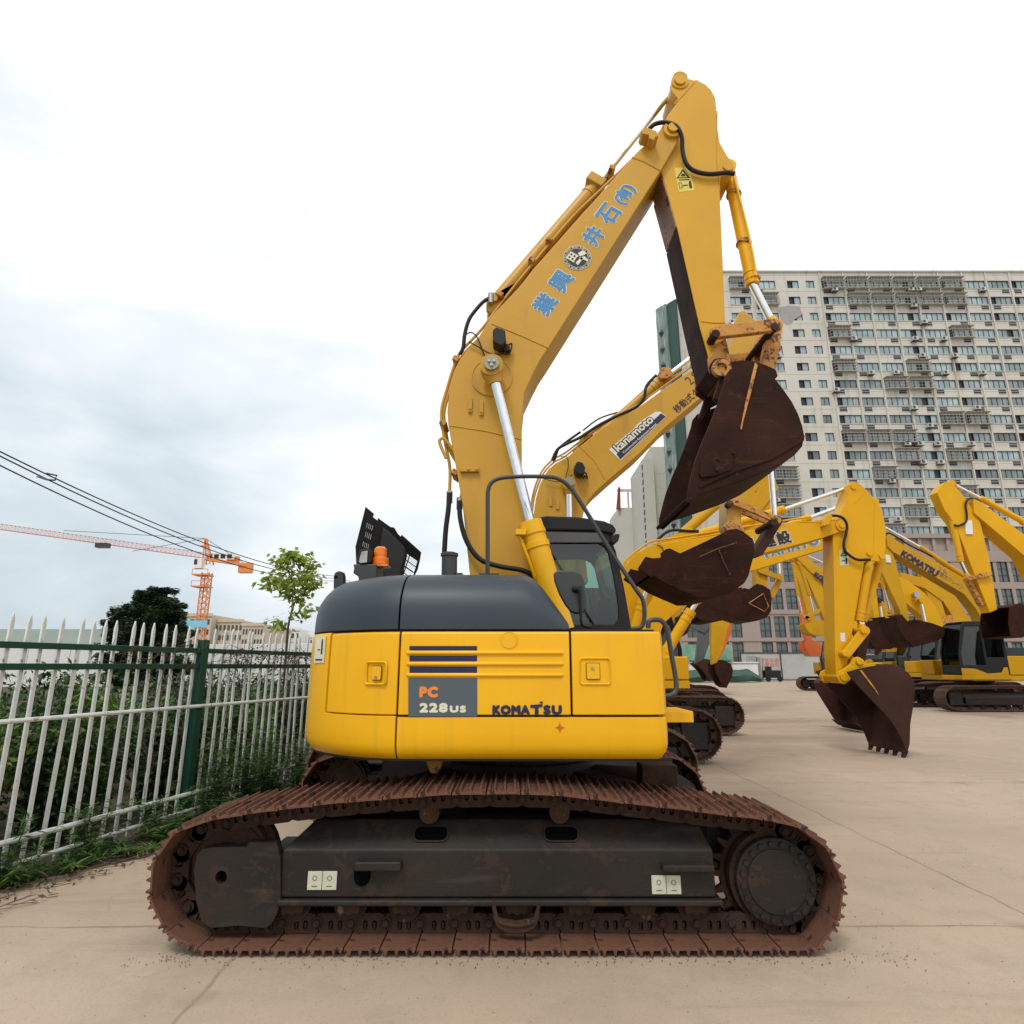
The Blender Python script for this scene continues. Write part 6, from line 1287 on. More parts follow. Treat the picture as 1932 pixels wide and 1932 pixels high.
def carrier(root, paint, upper=True, cab=True, yaw=0.0, hoodm='hood'):
    for s in (-1.19, 1.19):
        o = lpart('track', 'crawler_track', UC['track'], 'rustd2', root); o.location = (0, s, 0)
        o = lpart('frame', 'track_frame', UC['frame'], 'frame', root, bevel=0.02); o.location = (0, s, 0)
        o = lpart('sprocket', 'sprocket', UC['sprocket'], 'rustd', root, smooth=40); o.location = (0, s, 0)
        o = lpart('idler', 'idler', UC['idler'], 'rustd', root, smooth=40); o.location = (0, s, 0)
    q = MB(); q.box(-.6, .6, -1.0, 1.0, .4, .65); q.cyl((0, 0, .6), (0, 0, 1.0), .6, 32); lpart('centre', 'slewing_ring', q, 'frame', root, smooth=40)
    if not upper: return
    q = MB(); q.box(-1.2, 1.0, -1.35, 1.35, .98, 1.16); lpart('deck'+paint, 'deck', q, paint, root, bevel=.02)
    q = MB(); arc = [(-.95, -1.36)]+[(-.9+cos(a)*.85, sin(a)*1.38) for a in [pi+ (k-6)*pi/2/6*0.95 for k in range(13)][::-1]]+[(-.95, 1.36)]; q.prismz(arc, 1.0, 1.85); lpart('cw'+paint, 'counterweight', q, paint, root, bevel=.05)
    q = MB(); q.box(-.95, .25, -1.36, -.42, 1.17, 1.72); q.box(.27, 1.0, -1.36, -.55, 1.17, 1.68); q.box(-.95, -.25, .4, 1.36, 1.17, 1.8); lpart('side'+paint, 'side_panel', q, paint, root, bevel=.03)
    q = MB(); q.prism([(-1.7, 1.86), (-1.5, 2.08), (.05, 2.08), (.25, 1.75), (.25, 1.73), (-.9, 1.73), (-.9, 1.86)], -1.3, -.45); q.prism([(-1.7, 1.86), (-1.5, 2.08), (-.3, 2.08), (-.3, 1.81), (-1.7, 1.81)], -.45, 1.3); lpart('hoodx'+hoodm, 'engine_hood', q, hoodm, root, bevel=.05)
    if cab:
        y0, y1 = .42, 1.38; q = MB(); prof = [(-.28, 1.17), (-.28, 2.75), (-.12, 2.95), (.95, 2.95), (1.1, 2.85), (1.35, 1.9), (1.35, 1.17)]
        win = [(-.18, 1.75), (-.18, 2.75), (.42, 2.75), (.42, 1.75)]; win2 = [(.5, 1.5), (.5, 2.78), (.98, 2.78), (1.25, 1.9), (1.25, 1.5)]
        prism_holes(q, prof, [win, win2], y0, y0+.05); prism_holes(q, prof, [win, win2], y1-.05, y1)
        q.box(-.28, 1.0, y0+.05, y1-.05, 2.88, 2.95); q.box(-.28, -.23, y0+.05, y1-.05, 1.17, 2.75); q.box(-.28, 1.35, y0+.05, y1-.05, 1.17, 1.23); q.box(1.3, 1.35, y0+.05, y1-.05, 1.17, 1.5)
        o = lpart('cab', 'cab', q, 'black', root, bevel=.02)
        q = MB()
        for y in (y0+.025, y1-.025):
            for w_ in (win, win2): q.add([(x, y, z) for x, z in w_], [list(range(len(w_)))])
        q.add([(1.08, y0+.05, 2.85), (1.32, y0+.05, 1.9), (1.32, y1-.05, 1.9), (1.08, y1-.05, 2.85)], [(0, 1, 2, 3)]); q.add([(1.32, y0+.05, 1.9), (1.32, y0+.05, 1.5), (1.32, y1-.05, 1.5), (1.32, y1-.05, 1.9)], [(0, 1, 2, 3)])
        q.build('glass', 'glass2', o, local=True, fixn=False) if 'cabg' not in PROTO else copy_part(PROTO['cabg'], o)
        if 'cabg' not in PROTO: PROTO['cabg'] = [c for c in bpy.data.objects if c.parent == o and c.name.startswith('glass')][0]
        q = MB(); q.box(.1, .5, .7, 1.1, 1.3, 1.75); q.box(0, .15, .7, 1.1, 1.5, 2.35); o2 = lpart('seat', 'seat', q, 'dgrey', root, bevel=.05)
        q = MB(); q.box(-.28, 1.4, y0-.02, y1+.03, 1.02, 1.17); q.prism([(-.2, 1.17), (-.2, 1.42), (-.05, 1.42), (.05, 1.25), (.5, 1.22), (.9, 1.38), (1.36, 1.4), (1.36, 1.17)], y1, y1+.03); lpart('skirt'+paint, 'cab_skirt', q, paint, root, bevel=.02)
M['rustd2'] = mat('brown_track_steel', (0.13, 0.068, 0.043), (0.08, 0.045, 0.033), 5, 0.75, spot=(0.05, 0.03, 0.025), spot_t=0.6)
ROW = 'excavators parked in the yard behind the front one'
def machine(label, cx, Yn, facing, paint, boomP=None, armP=None, bucketP=None, Yb=None, wb=.5, wa=.36, cyls=(), yaw=0, upper=True, cab=True, kind='excavator', bw=1.05, bm='plum', bidx=None, teeth=0, hoodm='hood', group=ROW):
    Yc = Yn+1.49; root = thing(kind, label, 'excavator', (cx, Yc, 0), (0 if facing > 0 else pi)+yaw, group)
    carrier(root, paint, upper, cab, hoodm=hoodm)
    Yb = Yb or Yc; out = {'root': root}
    if boomP:
        q = MB(); q.prismP(boomP, Yb-wb/2, Yb-wb/2, Yb+wb/2); out['boom'] = q.build('boom', paint if paint != 'yel2b' else 'yel2', root, bevel=.012, seg=1)
    if armP:
        q = MB(); q.prismP(armP, Yb-wa/2, Yb-wa/2, Yb+wa/2); out['arm'] = q.build('arm', paint, root, bevel=.012, seg=1)
    for nm, P0, P1, P2, rb, rr, dy in cyls:
        out[nm] = cylinder(nm, root, P0, P1, P2, Yb+dy, rb, rr, paint, eye0=1)
    if bucketP:
        n = len(bucketP); i0, i1 = bidx or (0, n-1); out['bucket'] = make_bucket(root, 'bucket', bucketP, i0, i1, Yb, bw, bm, th=.035, bev=.01, teeth=teeth)
    return out
# ---- second excavator, crane-rated boom with a white sticker
B2 = [(1005, 1100), (1005, 985), (1011, 940), (1018, 915), (1026, 898), (1035, 885), (1046, 875), (1071, 861), (1138, 806), (1202, 770), (1256, 731), (1322, 686), (1385, 648), (1405, 640), (1417, 645), (1419, 660), (1402, 680), (1320, 753), (1256, 806), (1207, 856), (1152, 903), (1124, 928), (1110, 944), (1104, 956), (1097, 985), (1110, 1100)]
A2 = [(1388, 604), (1393, 594), (1401, 590), (1410, 592), (1428, 606), (1440, 640), (1448, 700), (1452, 740), (1446, 745), (1432, 790), (1400, 940), (1399, 984), (1393, 1001), (1378, 1003), (1371, 990), (1372, 940), (1376, 760), (1380, 660)]
BK2 = [(1374, 999), (1390, 997), (1402, 1002), (1417, 1013.5), (1421.6, 1022.4), (1425, 1040), (1418, 1065), (1412.7, 1086), (1405, 1100), (1379, 1118), (1350, 1127), (1318, 1128), (1279, 1111.5), (1256.7, 1101.5), (1234.4, 1087), (1227.6, 1089), (1203, 1073), (1218.5, 1049.5), (1231.5, 1053), (1247, 1052), (1247, 1043), (1256, 1036), (1264, 1034), (1283.6, 1043.7), (1331.7, 1021), (1361.6, 1006.6)]
m2 = machine('second yellow excavator, its boom with white sticker rising right behind the front machine', -.1, 7.15, 1, 'boom', B2, A2, BK2, Yb=8.6, cyls=[('boom_cylinder', (1075, 1100), (1074, 1000), (1073, 915), .085, .042, -.35), ('boom_cylinder', (1075, 1100), (1074, 1000), (1073, 915), .085, .042, .35), ('arm_cylinder', (1090, 858), (1245, 720), (1400, 600), .075, .035, 0), ('bucket_cylinder', (1446, 690), (1449, 820), (1462, 985), .06, .037, 0)], bw=1.1, bidx=(0, 15))
b2 = m2['boom']; y2 = 8.35
tubes('pipe', 'boom', b2, [([(1003, 980), (1008, 938), (1023, 897), (1044, 873), (1070, 858), (1136, 803), (1200, 765), (1256, 726), (1315, 684)], 8.45, .014), ([(1001, 985), (1005, 935), (1020, 893), (1042, 868), (1068, 853), (1110, 820), (1150, 790), (1200, 757), (1250, 722), (1290, 700)], 8.6, .014)])
tubes('hydraulic_hose', 'rubber', b2, [([(1042, 868), (1052, 848), (1068, 838), (1095, 825), (1130, 802), (1170, 782), (1200, 768), (1215, 750), (1220, 728), (1238, 708)], 8.42, .022), ([(1045, 872), (1050, 856), (1058, 842), (1095, 815)], 8.5, .018), ([(1100, 812), (1130, 790), (1165, 778)], 8.6, .012)])
tubes('lamp_cable', 'rubber', b2, [([(1058, 862), (1070, 863), (1072, 880), (1068, 900), (1072, 912)], 8.3, .006), ([(1026, 903), (1050, 909), (1068, 905), (1080, 895)], 8.3, .006)])
q = MB(); q.prismP([(1083, 882), (1088, 874), (1098, 876), (1103, 886), (1101, 898), (1090, 900), (1083, 892)], 8.25, 8.15, 8.34); q.build('work_lamp', 'black', b2, bevel=.02)
q = MB(); hose(q, [(1101, 890), (1106, 894), (1108, 903), (1104, 898), (1100, 903)], 8.3, .012); q.build('lamp_bracket', 'rustd', b2, smooth=40)
q = MB(); c = at(1073, 915, 8.3); q.ycyl(c.x, c.z, 8.12, 8.2, .065, 24); q.build('pin_cap', 'olive', b2, smooth=40)
for a, b in (((1036, 940), (1042, 955)), ((1049, 946), (1055, 961))):
    p_, q_ = at(*a, y2), at(*b, y2); q = MB(); q.box(p_.x, q_.x, y2-.02, y2, q_.z, p_.z); q.build('tab', 'boom', b2)
ridge(b2, [(1010, 976), (1050, 985), (1098, 992)], y2-.001, .006); ridge(b2, [(1093, 842), (1122, 870), (1142, 905)], y2-.001, .006)
q = MB(); q.prismP([(1088, 842), (1098, 822), (1108, 816), (1118, 822), (1110, 832)], 8.6, 8.5, 8.7); c = at(1105, 830, 8.6); q.ycyl(c.x, c.z, 8.45, 8.75, .04, 16); q.build('cylinder_bracket', 'boom', b2, bevel=.01)
q = MB(); q.prismP([(1238, 712), (1246, 700), (1262, 702), (1266, 716), (1252, 724), (1240, 722)], 8.6, 8.45, 8.75); q.build('cylinder_head', 'rustyel', b2, bevel=.02)
q = MB(); q.prismP([(1149, 848), (1196, 809), (1203, 800), (1216, 790), (1228, 783), (1237, 777), (1246, 777), (1257, 786), (1171, 868.5)], y2, y2-.003, y2); st = q.build('white_sticker', 'white', b2)
q = MB(); q.prismP([(1163, 857), (1247, 780), (1256, 786), (1170.5, 867)], y2, y2-.005, y2-.003); q.build('navy_band', 'navy', b2)
d2_ = (at(1240, 786, y2)-at(1160, 856, y2)).normalized(); upd = Vector((-d2_.z, 0, d2_.x))
c = at(1195, 818, y2); lettering('kanamoto', c+Vector((0, -.0045, 0)), d2_, .2, 'navy', b2, bold=.022, width=at(1240, 800, y2).x*1.0-at(1168, 800, y2).x+.20, height=.155)
lettering('kanamoto', c+Vector((0, -.0075, 0)), d2_, .2, 'whitetxt', b2, bold=.006, width=at(1240, 800, y2).x-at(1168, 800, y2).x+.17, height=.125)
lettering('Construction Equipment Rental', at(1207, 827.5, y2)+Vector((0, -.0075, 0)), d2_, .1, 'white', b2, bold=.001, width=.66, height=.042)
lettering('2.9t', at(1309, 711, y2)+Vector((0, -.002, 0)), d2_, .15, 'blacktxt', b2, width=.26, height=.14); lettering('移動式クレーン', at(1312, 741, y2)+Vector((0, -.002, 0)), d2_, .15, 'blacktxt', b2, bold=.002, width=.85, height=.125)
r2 = m2['root']
q = MB(); bar(q, (1378, 950), (1462, 985), 8.45, 8.33, 8.38, .045); q.build('tipping_link', 'rustyel', r2, bevel=.01)
q = MB(); bar(q, (1378, 950), (1462, 985), 8.75, 8.83, 8.88, .045); q.build('tipping_link', 'rustyel', r2, bevel=.01)
q = MB(); bar(q, (1462, 985), (1427, 1043), 8.6, 8.48, 8.72, .062); q.build('bucket_link', 'plum2', r2, bevel=.01)
q = MB(); a = at(1462, 985, 8.3); q.ycyl(a.x, a.z, 8.31, 8.90, .05, 20); a = at(1378, 950, 8.3); q.ycyl(a.x, a.z, 8.3, 8.42, .045, 20); a = at(1425, 1044, 8.42); q.ycyl(a.x, a.z, 8.42, 8.8, .055, 20); q.build('link_pin', 'rustd', r2, smooth=40)
q = MB(); q.prismP([(1366, 1010), (1362, 995), (1372, 985), (1384, 982), (1398, 988), (1404, 1004)], 8.4, 8.36, 8.46); q.build('hinge_ear', 'rustyel', m2['bucket'], bevel=.01)
q = MB(); q.tube([at(1319, 1051, 8.02), at(1355, 1035, 8.02), at(1390, 1024, 8.02)], .008, 5); q.tube([at(1355, 1035, 8.02), at(1366, 1062, 8.02), at(1378, 1085, 8.02)], .008, 5); q.build('weld_seam', 'rust', m2['bucket'])
# ---- third excavator, bucket resting on the yard
B3 = [(1160, 1195), (1163, 1140), (1167, 1110), (1172, 1088), (1180, 1068), (1190, 1054), (1202, 1044), (1225, 1030), (1254, 1024), (1358, 1009.5), (1468, 991.5), (1549, 980.5), (1578, 980), (1590, 982), (1597, 989), (1597, 997), (1590, 1002), (1549, 1016), (1482, 1034), (1432, 1046), (1330, 1064), (1275, 1085), (1252, 1103), (1235, 1122), (1215, 1155), (1205, 1195)]
A3 = [(1601, 914), (1606, 909.5), (1612, 909), (1622, 912), (1634, 923), (1650, 940), (1663, 958), (1668, 976), (1672, 997), (1671, 1038), (1666, 1052), (1658, 1060), (1645, 1058), (1632, 1060), (1629, 1068), (1608, 1197), (1598, 1262), (1600, 1280), (1592, 1290), (1582, 1288), (1577, 1274), (1575, 1219), (1572, 1041), (1571, 1003), (1578, 984), (1588, 962), (1594, 953), (1599, 938)]
BK3 = [(1598, 1268), (1618, 1262), (1650, 1256), (1685, 1253), (1702, 1260), (1716, 1271), (1724, 1285), (1727, 1300), (1724, 1330), (1718, 1367), (1717, 1404), (1712, 1422), (1700, 1392), (1690, 1374), (1673, 1350), (1613, 1288)]
m3 = machine('third yellow excavator, black lettering on its boom, brown bucket standing on the concrete', 1.15, 10.2, 1, 'yel2', B3, A3, BK3, Yb=11.5, wa=.40, cyls=[('boom_cylinder', (1195, 1195), (1213, 1132), (1230, 1085), .085, .042, -.36), ('arm_cylinder', (1275, 1020), (1479, 961), (1607, 918), .075, .037, 0)], bw=1.15, bm='plum2', bidx=(3, 11), teeth=5)
b3, a3, r3 = m3['boom'], m3['arm'], m3['root']; y3 = 11.25
tubes('pipe', 'yel2', b3, [([(1160, 1120), (1172, 1075), (1184, 1053), (1205, 1037), (1228, 1022), (1260, 1017), (1360, 1001), (1468, 984), (1530, 975)], 11.3, .018), ([(1166, 1100), (1178, 1066), (1200, 1044), (1260, 1024), (1360, 1007)], 11.28, .015)])
tubes('hydraulic_hose', 'rubber', b3, [([(1240, 1019), (1252, 1008), (1262, 1002), (1275, 1000), (1300, 1002), (1318, 1002)], 11.4, .028), ([(1258, 1018), (1275, 1010), (1286, 1002)], 11.5, .022)])
tubes('lamp_cable', 'rubber', b3, [([(1240, 1028), (1249, 1032), (1253, 1045)], y3-.02, .008)])
q = MB(); q.prismP([(1228, 1030), (1300, 998), (1312, 1004), (1316, 1012), (1300, 1020)], 11.5, 11.4, 11.6); q.build('cylinder_bracket', 'yel2', b3, bevel=.01)
q = MB(); c = at(1586.5, 991.8, y3); q.ring(c.x, c.z, y3-.03, y3, .05, .1, 28); q.ycyl(c.x, c.z, y3-.05, y3, .05, 20); q.build('arm_pivot_pin', 'yel2', b3, smooth=35)
ridge(b3, [(1468, 992), (1500, 984), (1550, 986)], y3-.002, .008, 'yel2'); ridge(b3, [(1549, 981), (1551, 1000), (1549, 1015)], y3-.002, .008, 'yel2')
q = MB(); q.prismP([(1553, 980), (1558, 970), (1566, 976), (1560, 992), (1549, 994)], 11.2, 11.1, 11.26); q.build('hose_clamp', 'yel2', b3, bevel=.01)
d3_ = (at(1478, 1014, y3)-at(1449, 1020.6, y3)).normalized()
for ch, P_ in (('設', (1478, 1014)), ('建', (1449.5, 1020.6)), ('山', (1421, 1027))):
    c = at(*P_, y3); lettering(ch, c+Vector((0, -.003, 0)), d3_, .2, 'whitetxt', b3, dstep=.0004, bold=.022, width=.30, height=.285); lettering(ch, c+Vector((0, -.010, 0)), d3_, .2, 'blacktxt', b3, dstep=.0004, bold=.010, width=.265, height=.25)
tubes('hydraulic_hose', 'rubber', a3, [([(1562, 974), (1578, 973), (1592, 979), (1598, 992), (1596, 1008), (1592, 1024), (1594, 1038), (1603, 1048), (1618, 1056), (1635, 1056), (1642, 1056)], 11.22, .026)])
q = MB(); q.prismP([(1583, 1038), (1600, 1038), (1601, 1067), (1584, 1067)], 11.3, 11.296, 11.3); st = q.build('warning_sticker', 'stick_w', a3)
q = MB(); prism_holes(q, xz([(1585, 1049), (1591, 1040), (1598, 1049)], 11.3), [xz([(1587.5, 1047.7), (1591, 1042), (1595.3, 1047.7)], 11.3)], 11.288, 11.292); q.prismP([(1595, 1053), (1598, 1053), (1598, 1064), (1595, 1064)], 11.3, 11.288, 11.292); q.prismP([(1588, 1057), (1595, 1057), (1595, 1058.5), (1588, 1058.5)], 11.3, 11.288, 11.292); q.build('symbol', 'blacktxt', a3)
q = MB(); q.prismP([(1585, 1194), (1594, 1194), (1595, 1211), (1586, 1210)], 11.3, 11.296, 11.3); q.build('worn_sticker', 'white', a3)
q = MB(); 
for P_ in ((1609, 918.5), (1640, 1044), (1663, 1050)): c = at(*P_, 11.3); q.ycyl(c.x, c.z, 11.27, 11.74, .05, 20)
q.build('pin', 'yel2', a3, smooth=40)
ridge(a3, [(1612, 950), (1634, 924)], 11.299, .007, 'yel2'); ridge(a3, [(1650, 942), (1648, 1045)], 11.299, .006, 'yel2')
for dy, P0, P1, P2 in ((-.12, (1640, 1056), (1621, 1172), (1627, 1190)), (.12, (1660, 1060), (1627, 1172), (1627, 1190))):
    cylinder('bucket_cylinder', r3, P0, P1, P2, 11.5+dy, .075, .04, 'yel2', eye0=1)
q = MB(); bar(q, (1592.5, 1233), (1627, 1190), 11.3, 11.18, 11.26, .075); bar(q, (1592.5, 1233), (1627, 1190), 11.3, 11.74, 11.82, .075)
for P_ in ((1592.5, 1233), (1627, 1190)): c = at(*P_, 11.2); q.ycyl(c.x, c.z, 11.14, 11.84, .055, 20)
q.build('tipping_link', 'yel2', r3, bevel=.012)
q = MB(); bar(q, (1626, 1192), (1617, 1247), 11.5, 11.38, 11.62, .085); q.build('bucket_link', 'plum2', r3, bevel=.01)
q = MB(); hp = [(1578, 1277), (1580, 1268), (1592, 1262), (1604, 1252), (1609, 1242), (1617, 1239), (1626, 1244), (1634, 1253), (1650, 1256), (1620, 1263), (1606, 1270), (1602, 1284), (1592, 1291), (1582, 1287)]
q.prismP(hp, 11.2, 11.16, 11.24); q.prismP(hp, 11.2, 11.76, 11.84)
for P_, r_ in (((1590, 1277), .075), ((1618, 1248), .06)): c = at(*P_, 11.2); q.ycyl(c.x, c.z, 11.12, 11.88, r_, 20)
q.prismP([(1620, 1262), (1622, 1236), (1634, 1247), (1650, 1252), (1668, 1250), (1690, 1254)], 11.2, 11.45, 11.52); q.build('hinge_ear', 'yel2', m3['bucket'], bevel=.01)
q = MB(); q.prismP([(1621, 1264), (1625, 1264), (1652, 1300), (1658, 1312)], 11.5-.575, 11.5-.585, 11.5-.575); q.build('paint_wear_strip', 'rustyel', m3['bucket'])
# ---- fourth excavator
B4 = [(1212, 1215), (1212, 1165), (1223, 1136), (1240, 1114), (1260, 1097), (1285, 1078), (1310, 1066), (1420, 1033), (1563, 1000), (1600, 993), (1606, 1003), (1598, 1020), (1563, 1033.5), (1416, 1078), (1362, 1100), (1307, 1130), (1252, 1176), (1240, 1215)]
BK4 = [(1582, 1290), (1620, 1290), (1640, 1305), (1652, 1330), (1650, 1360), (1643, 1382), (1628, 1372), (1606, 1338), (1589, 1311)]
m4 = machine('fourth yellow excavator, blue lettering on a low boom half hidden by the one in front', 2.95, 14.2, 1, 'yel2', B4, None, BK4, Yb=15.4, cyls=[('boom_cylinder', (1255, 1232), (1304, 1152), (1322, 1125), .125, .06, -.4), ('arm_cylinder', (1440, 1010), (1527, 977), (1600, 950), .09, .05, 0)], bm='plum2', bidx=(1, 6), teeth=6, bw=1.2)
q = MB(); q.prismP([(1575, 1000), (1600, 945), (1650, 945), (1655, 1000), (1620, 1150), (1600, 1290), (1588, 1290), (1578, 1150)], 15.4, 15.2, 15.6); q.build('arm', 'yel2', m4['root'], bevel=.012)
y4 = 15.15; d4_ = (at(1545, 1022, y4)-at(1438, 1050, y4)).normalized()
lettering('YAMATO', at(1490, 1031, y4)+Vector((0, -.003, 0)), d4_, .3, 'white', m4['boom'], dstep=.0006, bold=.034, width=1.56, height=.31, spacing=1.25); lettering('YAMATO', at(1490, 1031, y4)+Vector((0, -.012, 0)), d4_, .3, 'bluetxt', m4['boom'], dstep=.0006, bold=.018, width=1.5, height=.27, spacing=1.25)
tubes('pipe', 'yel2', m4['boom'], [([(1214, 1150), (1224, 1132), (1260, 1093), (1285, 1075)], 15.2, .03)])
# ---- fifth and sixth, mostly hidden
BK5 = [(1400, 1108), (1406, 1122), (1395, 1150), (1382, 1164), (1365, 1170), (1345, 1174), (1325, 1172), (1310, 1162), (1308, 1150), (1330, 1115)]
m5 = machine('fifth excavator in the row, its thick yellow arm cylinder rising steeply behind the third boom', 3.9, 18.0, 1, 'yel3', [(1215, 1180), (1222, 1120), (1240, 1065), (1300, 1012), (1370, 985), (1425, 955), (1432, 980), (1390, 1005), (1300, 1045), (1262, 1090), (1250, 1180)], [(1390, 900), (1420, 890), (1430, 960), (1400, 1110), (1385, 1112), (1392, 980)], BK5, Yb=19.2, cyls=[('arm_cylinder', (1262, 1030), (1370, 935), (1400, 905), .16, .06, 0), ('boom_cylinder', (1235, 1225), (1262, 1150), (1280, 1080), .1, .05, -.4)], bm='plum', bidx=(0, 8), bw=1.3)
BK6 = [(1428, 1101), (1440, 1104), (1453, 1112.5), (1456.5, 1129), (1455, 1153), (1447, 1164.5), (1430, 1171), (1417.5, 1173), (1400, 1170), (1382, 1164.5), (1374.7, 1150), (1391.5, 1129), (1410, 1114)]
m6 = machine('sixth excavator in the row, dark bucket with a triangular weld curled below the lettered booms', 4.9, 21.6, 1, 'yel3', [(1225, 1190), (1240, 1110), (1290, 1050), (1400, 960), (1450, 900), (1470, 920), (1420, 985), (1310, 1075), (1270, 1120), (1258, 1190)], [(1395, 926), (1408, 908), (1425, 896), (1445, 890), (1463, 903), (1466, 955), (1462, 1000), (1452, 1060), (1447, 1106), (1440, 1109), (1426, 1104), (1424, 1060), (1421, 980), (1397, 964)], BK6, Yb=22.6, cyls=[('bucket_cylinder', (1468, 985), (1468, 1050), (1471, 1090), .09, .055, 0)], bm='plum', bidx=(1, 9), bw=1.3)
r6 = m6['root']; q = MB(); bar(q, (1433, 1077), (1471, 1091), 22.4, 22.3, 22.4, .09); q.build('tipping_link', 'yel3', r6, bevel=.01)
q = MB(); bar(q, (1471, 1091), (1456, 1124), 22.6, 22.5, 22.7, .09); q.build('bucket_link', 'yel3', r6, bevel=.01)
q = MB(); q.tube([at(1413, 1138, 21.93), at(1440, 1120, 21.93), at(1450, 1144, 21.93), at(1443, 1154, 21.93), at(1413, 1138, 21.93)], .02, 5); q.build('weld_seam', 'rustyel', m6['bucket'])
tubes('hydraulic_hose', 'rubber', m6['arm'], [([(1425, 927), (1433, 938), (1435, 955), (1431, 970)], 22.38, .03)])
# far machines of the left row
BKf = [(1348, 1252), (1364.5, 1245), (1379, 1252), (1383, 1263.5), (1381, 1278), (1371, 1298), (1362.6, 1293), (1349.6, 1267)]
m7 = machine('distant yellow excavator with its arm hanging straight down beside the grey one', 6.0, 33, 1, 'yel3', [(1200, 1200), (1225, 1150), (1290, 1120), (1345, 1122), (1372, 1145), (1376, 1172), (1350, 1160), (1300, 1142), (1250, 1170), (1235, 1210)], [(1342.5, 1160), (1355, 1155), (1377.5, 1160), (1377, 1178), (1372, 1190), (1364.5, 1223), (1353.5, 1250), (1344, 1254), (1342, 1204)], BKf, Yb=34.5, bm='plum', bidx=(1, 5), bw=1.2)
BKg = [(1312, 1252), (1331, 1243), (1343, 1245), (1347.7, 1263.5), (1342, 1286), (1335.7, 1282), (1327, 1267)]
m8 = machine('distant grey excavator with grey arm, in the far part of the left row', 5.0, 37, 1, 'grey', [(1180, 1210), (1210, 1165), (1270, 1150), (1325, 1165), (1342, 1180), (1330, 1195), (1290, 1178), (1230, 1190), (1210, 1215)], [(1321, 1175), (1335, 1172), (1343, 1182), (1342, 1205), (1333, 1230), (1326, 1250), (1312, 1252), (1316, 1222)], BKg, Yb=38.5, bm='plum2', bidx=(1, 4), bw=1.2)
m9 = machine('distant orange excavator behind the hanging yellow arm, only its orange arm in view', 7.5, 41, 1, 'orange', [(1240, 1210), (1260, 1170), (1320, 1150), (1368, 1160), (1380, 1175), (1340, 1172), (1290, 1180), (1262, 1215)], [(1368, 1158), (1382, 1158), (1381, 1190), (1367, 1226), (1358, 1245), (1350, 1243), (1366, 1200)], None, Yb=42.5)
m10 = machine('small yellow excavator deep in the left row, brown bucket beside the boom cylinder', 3.2, 27, 1, 'yel3', [(1200, 1200), (1225, 1130), (1262, 1105), (1284, 1118), (1290, 1130), (1250, 1135), (1235, 1200)], [(1268, 1118), (1280, 1112), (1290, 1125), (1286, 1150), (1278, 1178), (1270, 1176), (1270, 1150)], [(1276, 1165), (1290, 1158), (1302, 1165), (1304, 1178), (1297, 1195), (1286, 1202), (1274, 1198), (1268, 1190)], Yb=28.4, bidx=(0, 6))
# ---- the facing row on the right
RG = 'excavators of the facing row on the right'
m11 = machine('right row excavator with navy lettering on its long boom, cupped bucket raised before it', 16.4, 21.4, -1, 'yel3', [(1672, 1012), (1676, 1008), (1684, 1012), (1694, 1022), (1760, 1057), (1828, 1096), (1846, 1108), (1862, 1125), (1873, 1144), (1880, 1165), (1888, 1240), (1862, 1240), (1855, 1180), (1848, 1160), (1840, 1147), (1819, 1121), (1755, 1083), (1685, 1041), (1675, 1031)], [(1655, 985), (1664, 983), (1672, 995), (1683, 1035), (1712, 1145), (1718, 1180), (1704, 1188), (1697, 1150), (1655, 1060), (1648, 1010)], [(1673, 1162), (1681, 1166), (1690, 1164), (1698, 1190), (1712, 1210), (1724, 1221), (1741, 1216.6), (1767, 1210), (1791, 1196), (1792, 1187.6), (1760, 1176), (1726, 1168), (1712, 1172), (1702, 1159)], Yb=22.9, cyls=[('arm_cylinder', (1835, 1098), (1735, 1032), (1660, 990), .09, .05, 0), ('bucket_cylinder', (1648, 1010), (1668, 1110), (1680, 1155), .07, .04, 0)], bidx=(2, 8), bw=1.1, group=RG)
y11 = 22.65; d11 = (at(1764, 1081, y11)-at(1706, 1046, y11)).normalized()
lettering('KOMATSU', at(1735, 1063, y11)+Vector((0, -.006, 0)), d11, .3, 'navy', m11['boom'], dstep=.0008, bold=.022, width=1.45, height=.27)
lettering('2.9t', at(1779, 1078, y11)+Vector((0, -.006, 0)), d11, .2, 'grey', m11['boom'], width=.35, height=.17); lettering('移動式クレーン', at(1792, 1094, y11)+Vector((0, -.006, 0)), d11, .2, 'grey', m11['boom'], width=1.05, height=.17)
q = MB(); q.prismP([(1670, 1046), (1679, 1048), (1681, 1062), (1672, 1061)], 22.7, 22.68, 22.72); q.build('worn_sticker', 'white', m11['arm'])
tubes('hydraulic_hose', 'rubber', m11['boom'], [([(1664, 1012), (1675, 1006), (1690, 1012), (1715, 1028), (1760, 1050)], 22.7, .03)])
m12 = machine('right row excavator nearest the camera, tall arm head at the right edge of the photo', 20.5, 16.5, -1, 'yel2', [(1836, 940), (1848, 945), (1932, 1008), (1985, 1060), (2010, 1180), (1975, 1180), (1960, 1100), (1932, 1048), (1838, 968)], [(1768, 929), (1774, 918), (1782, 910), (1792, 908), (1800, 914), (1824, 942), (1850, 985), (1868, 1060), (1882, 1150), (1868, 1156), (1842, 1092), (1801, 986), (1782, 962)], [(1905, 1145), (1925, 1138), (1945, 1145), (1958, 1165), (1950, 1190), (1930, 1203), (1908, 1200), (1903, 1175)], Yb=17.9, cyls=[('bucket_cylinder', (1796, 978), (1813, 1060), (1827, 1090), .085, .05, -.1), ('arm_cylinder', (1932, 985), (1850, 940), (1795, 912), .085, .045, 0)], bidx=(0, 6), bw=1.1, group=RG)
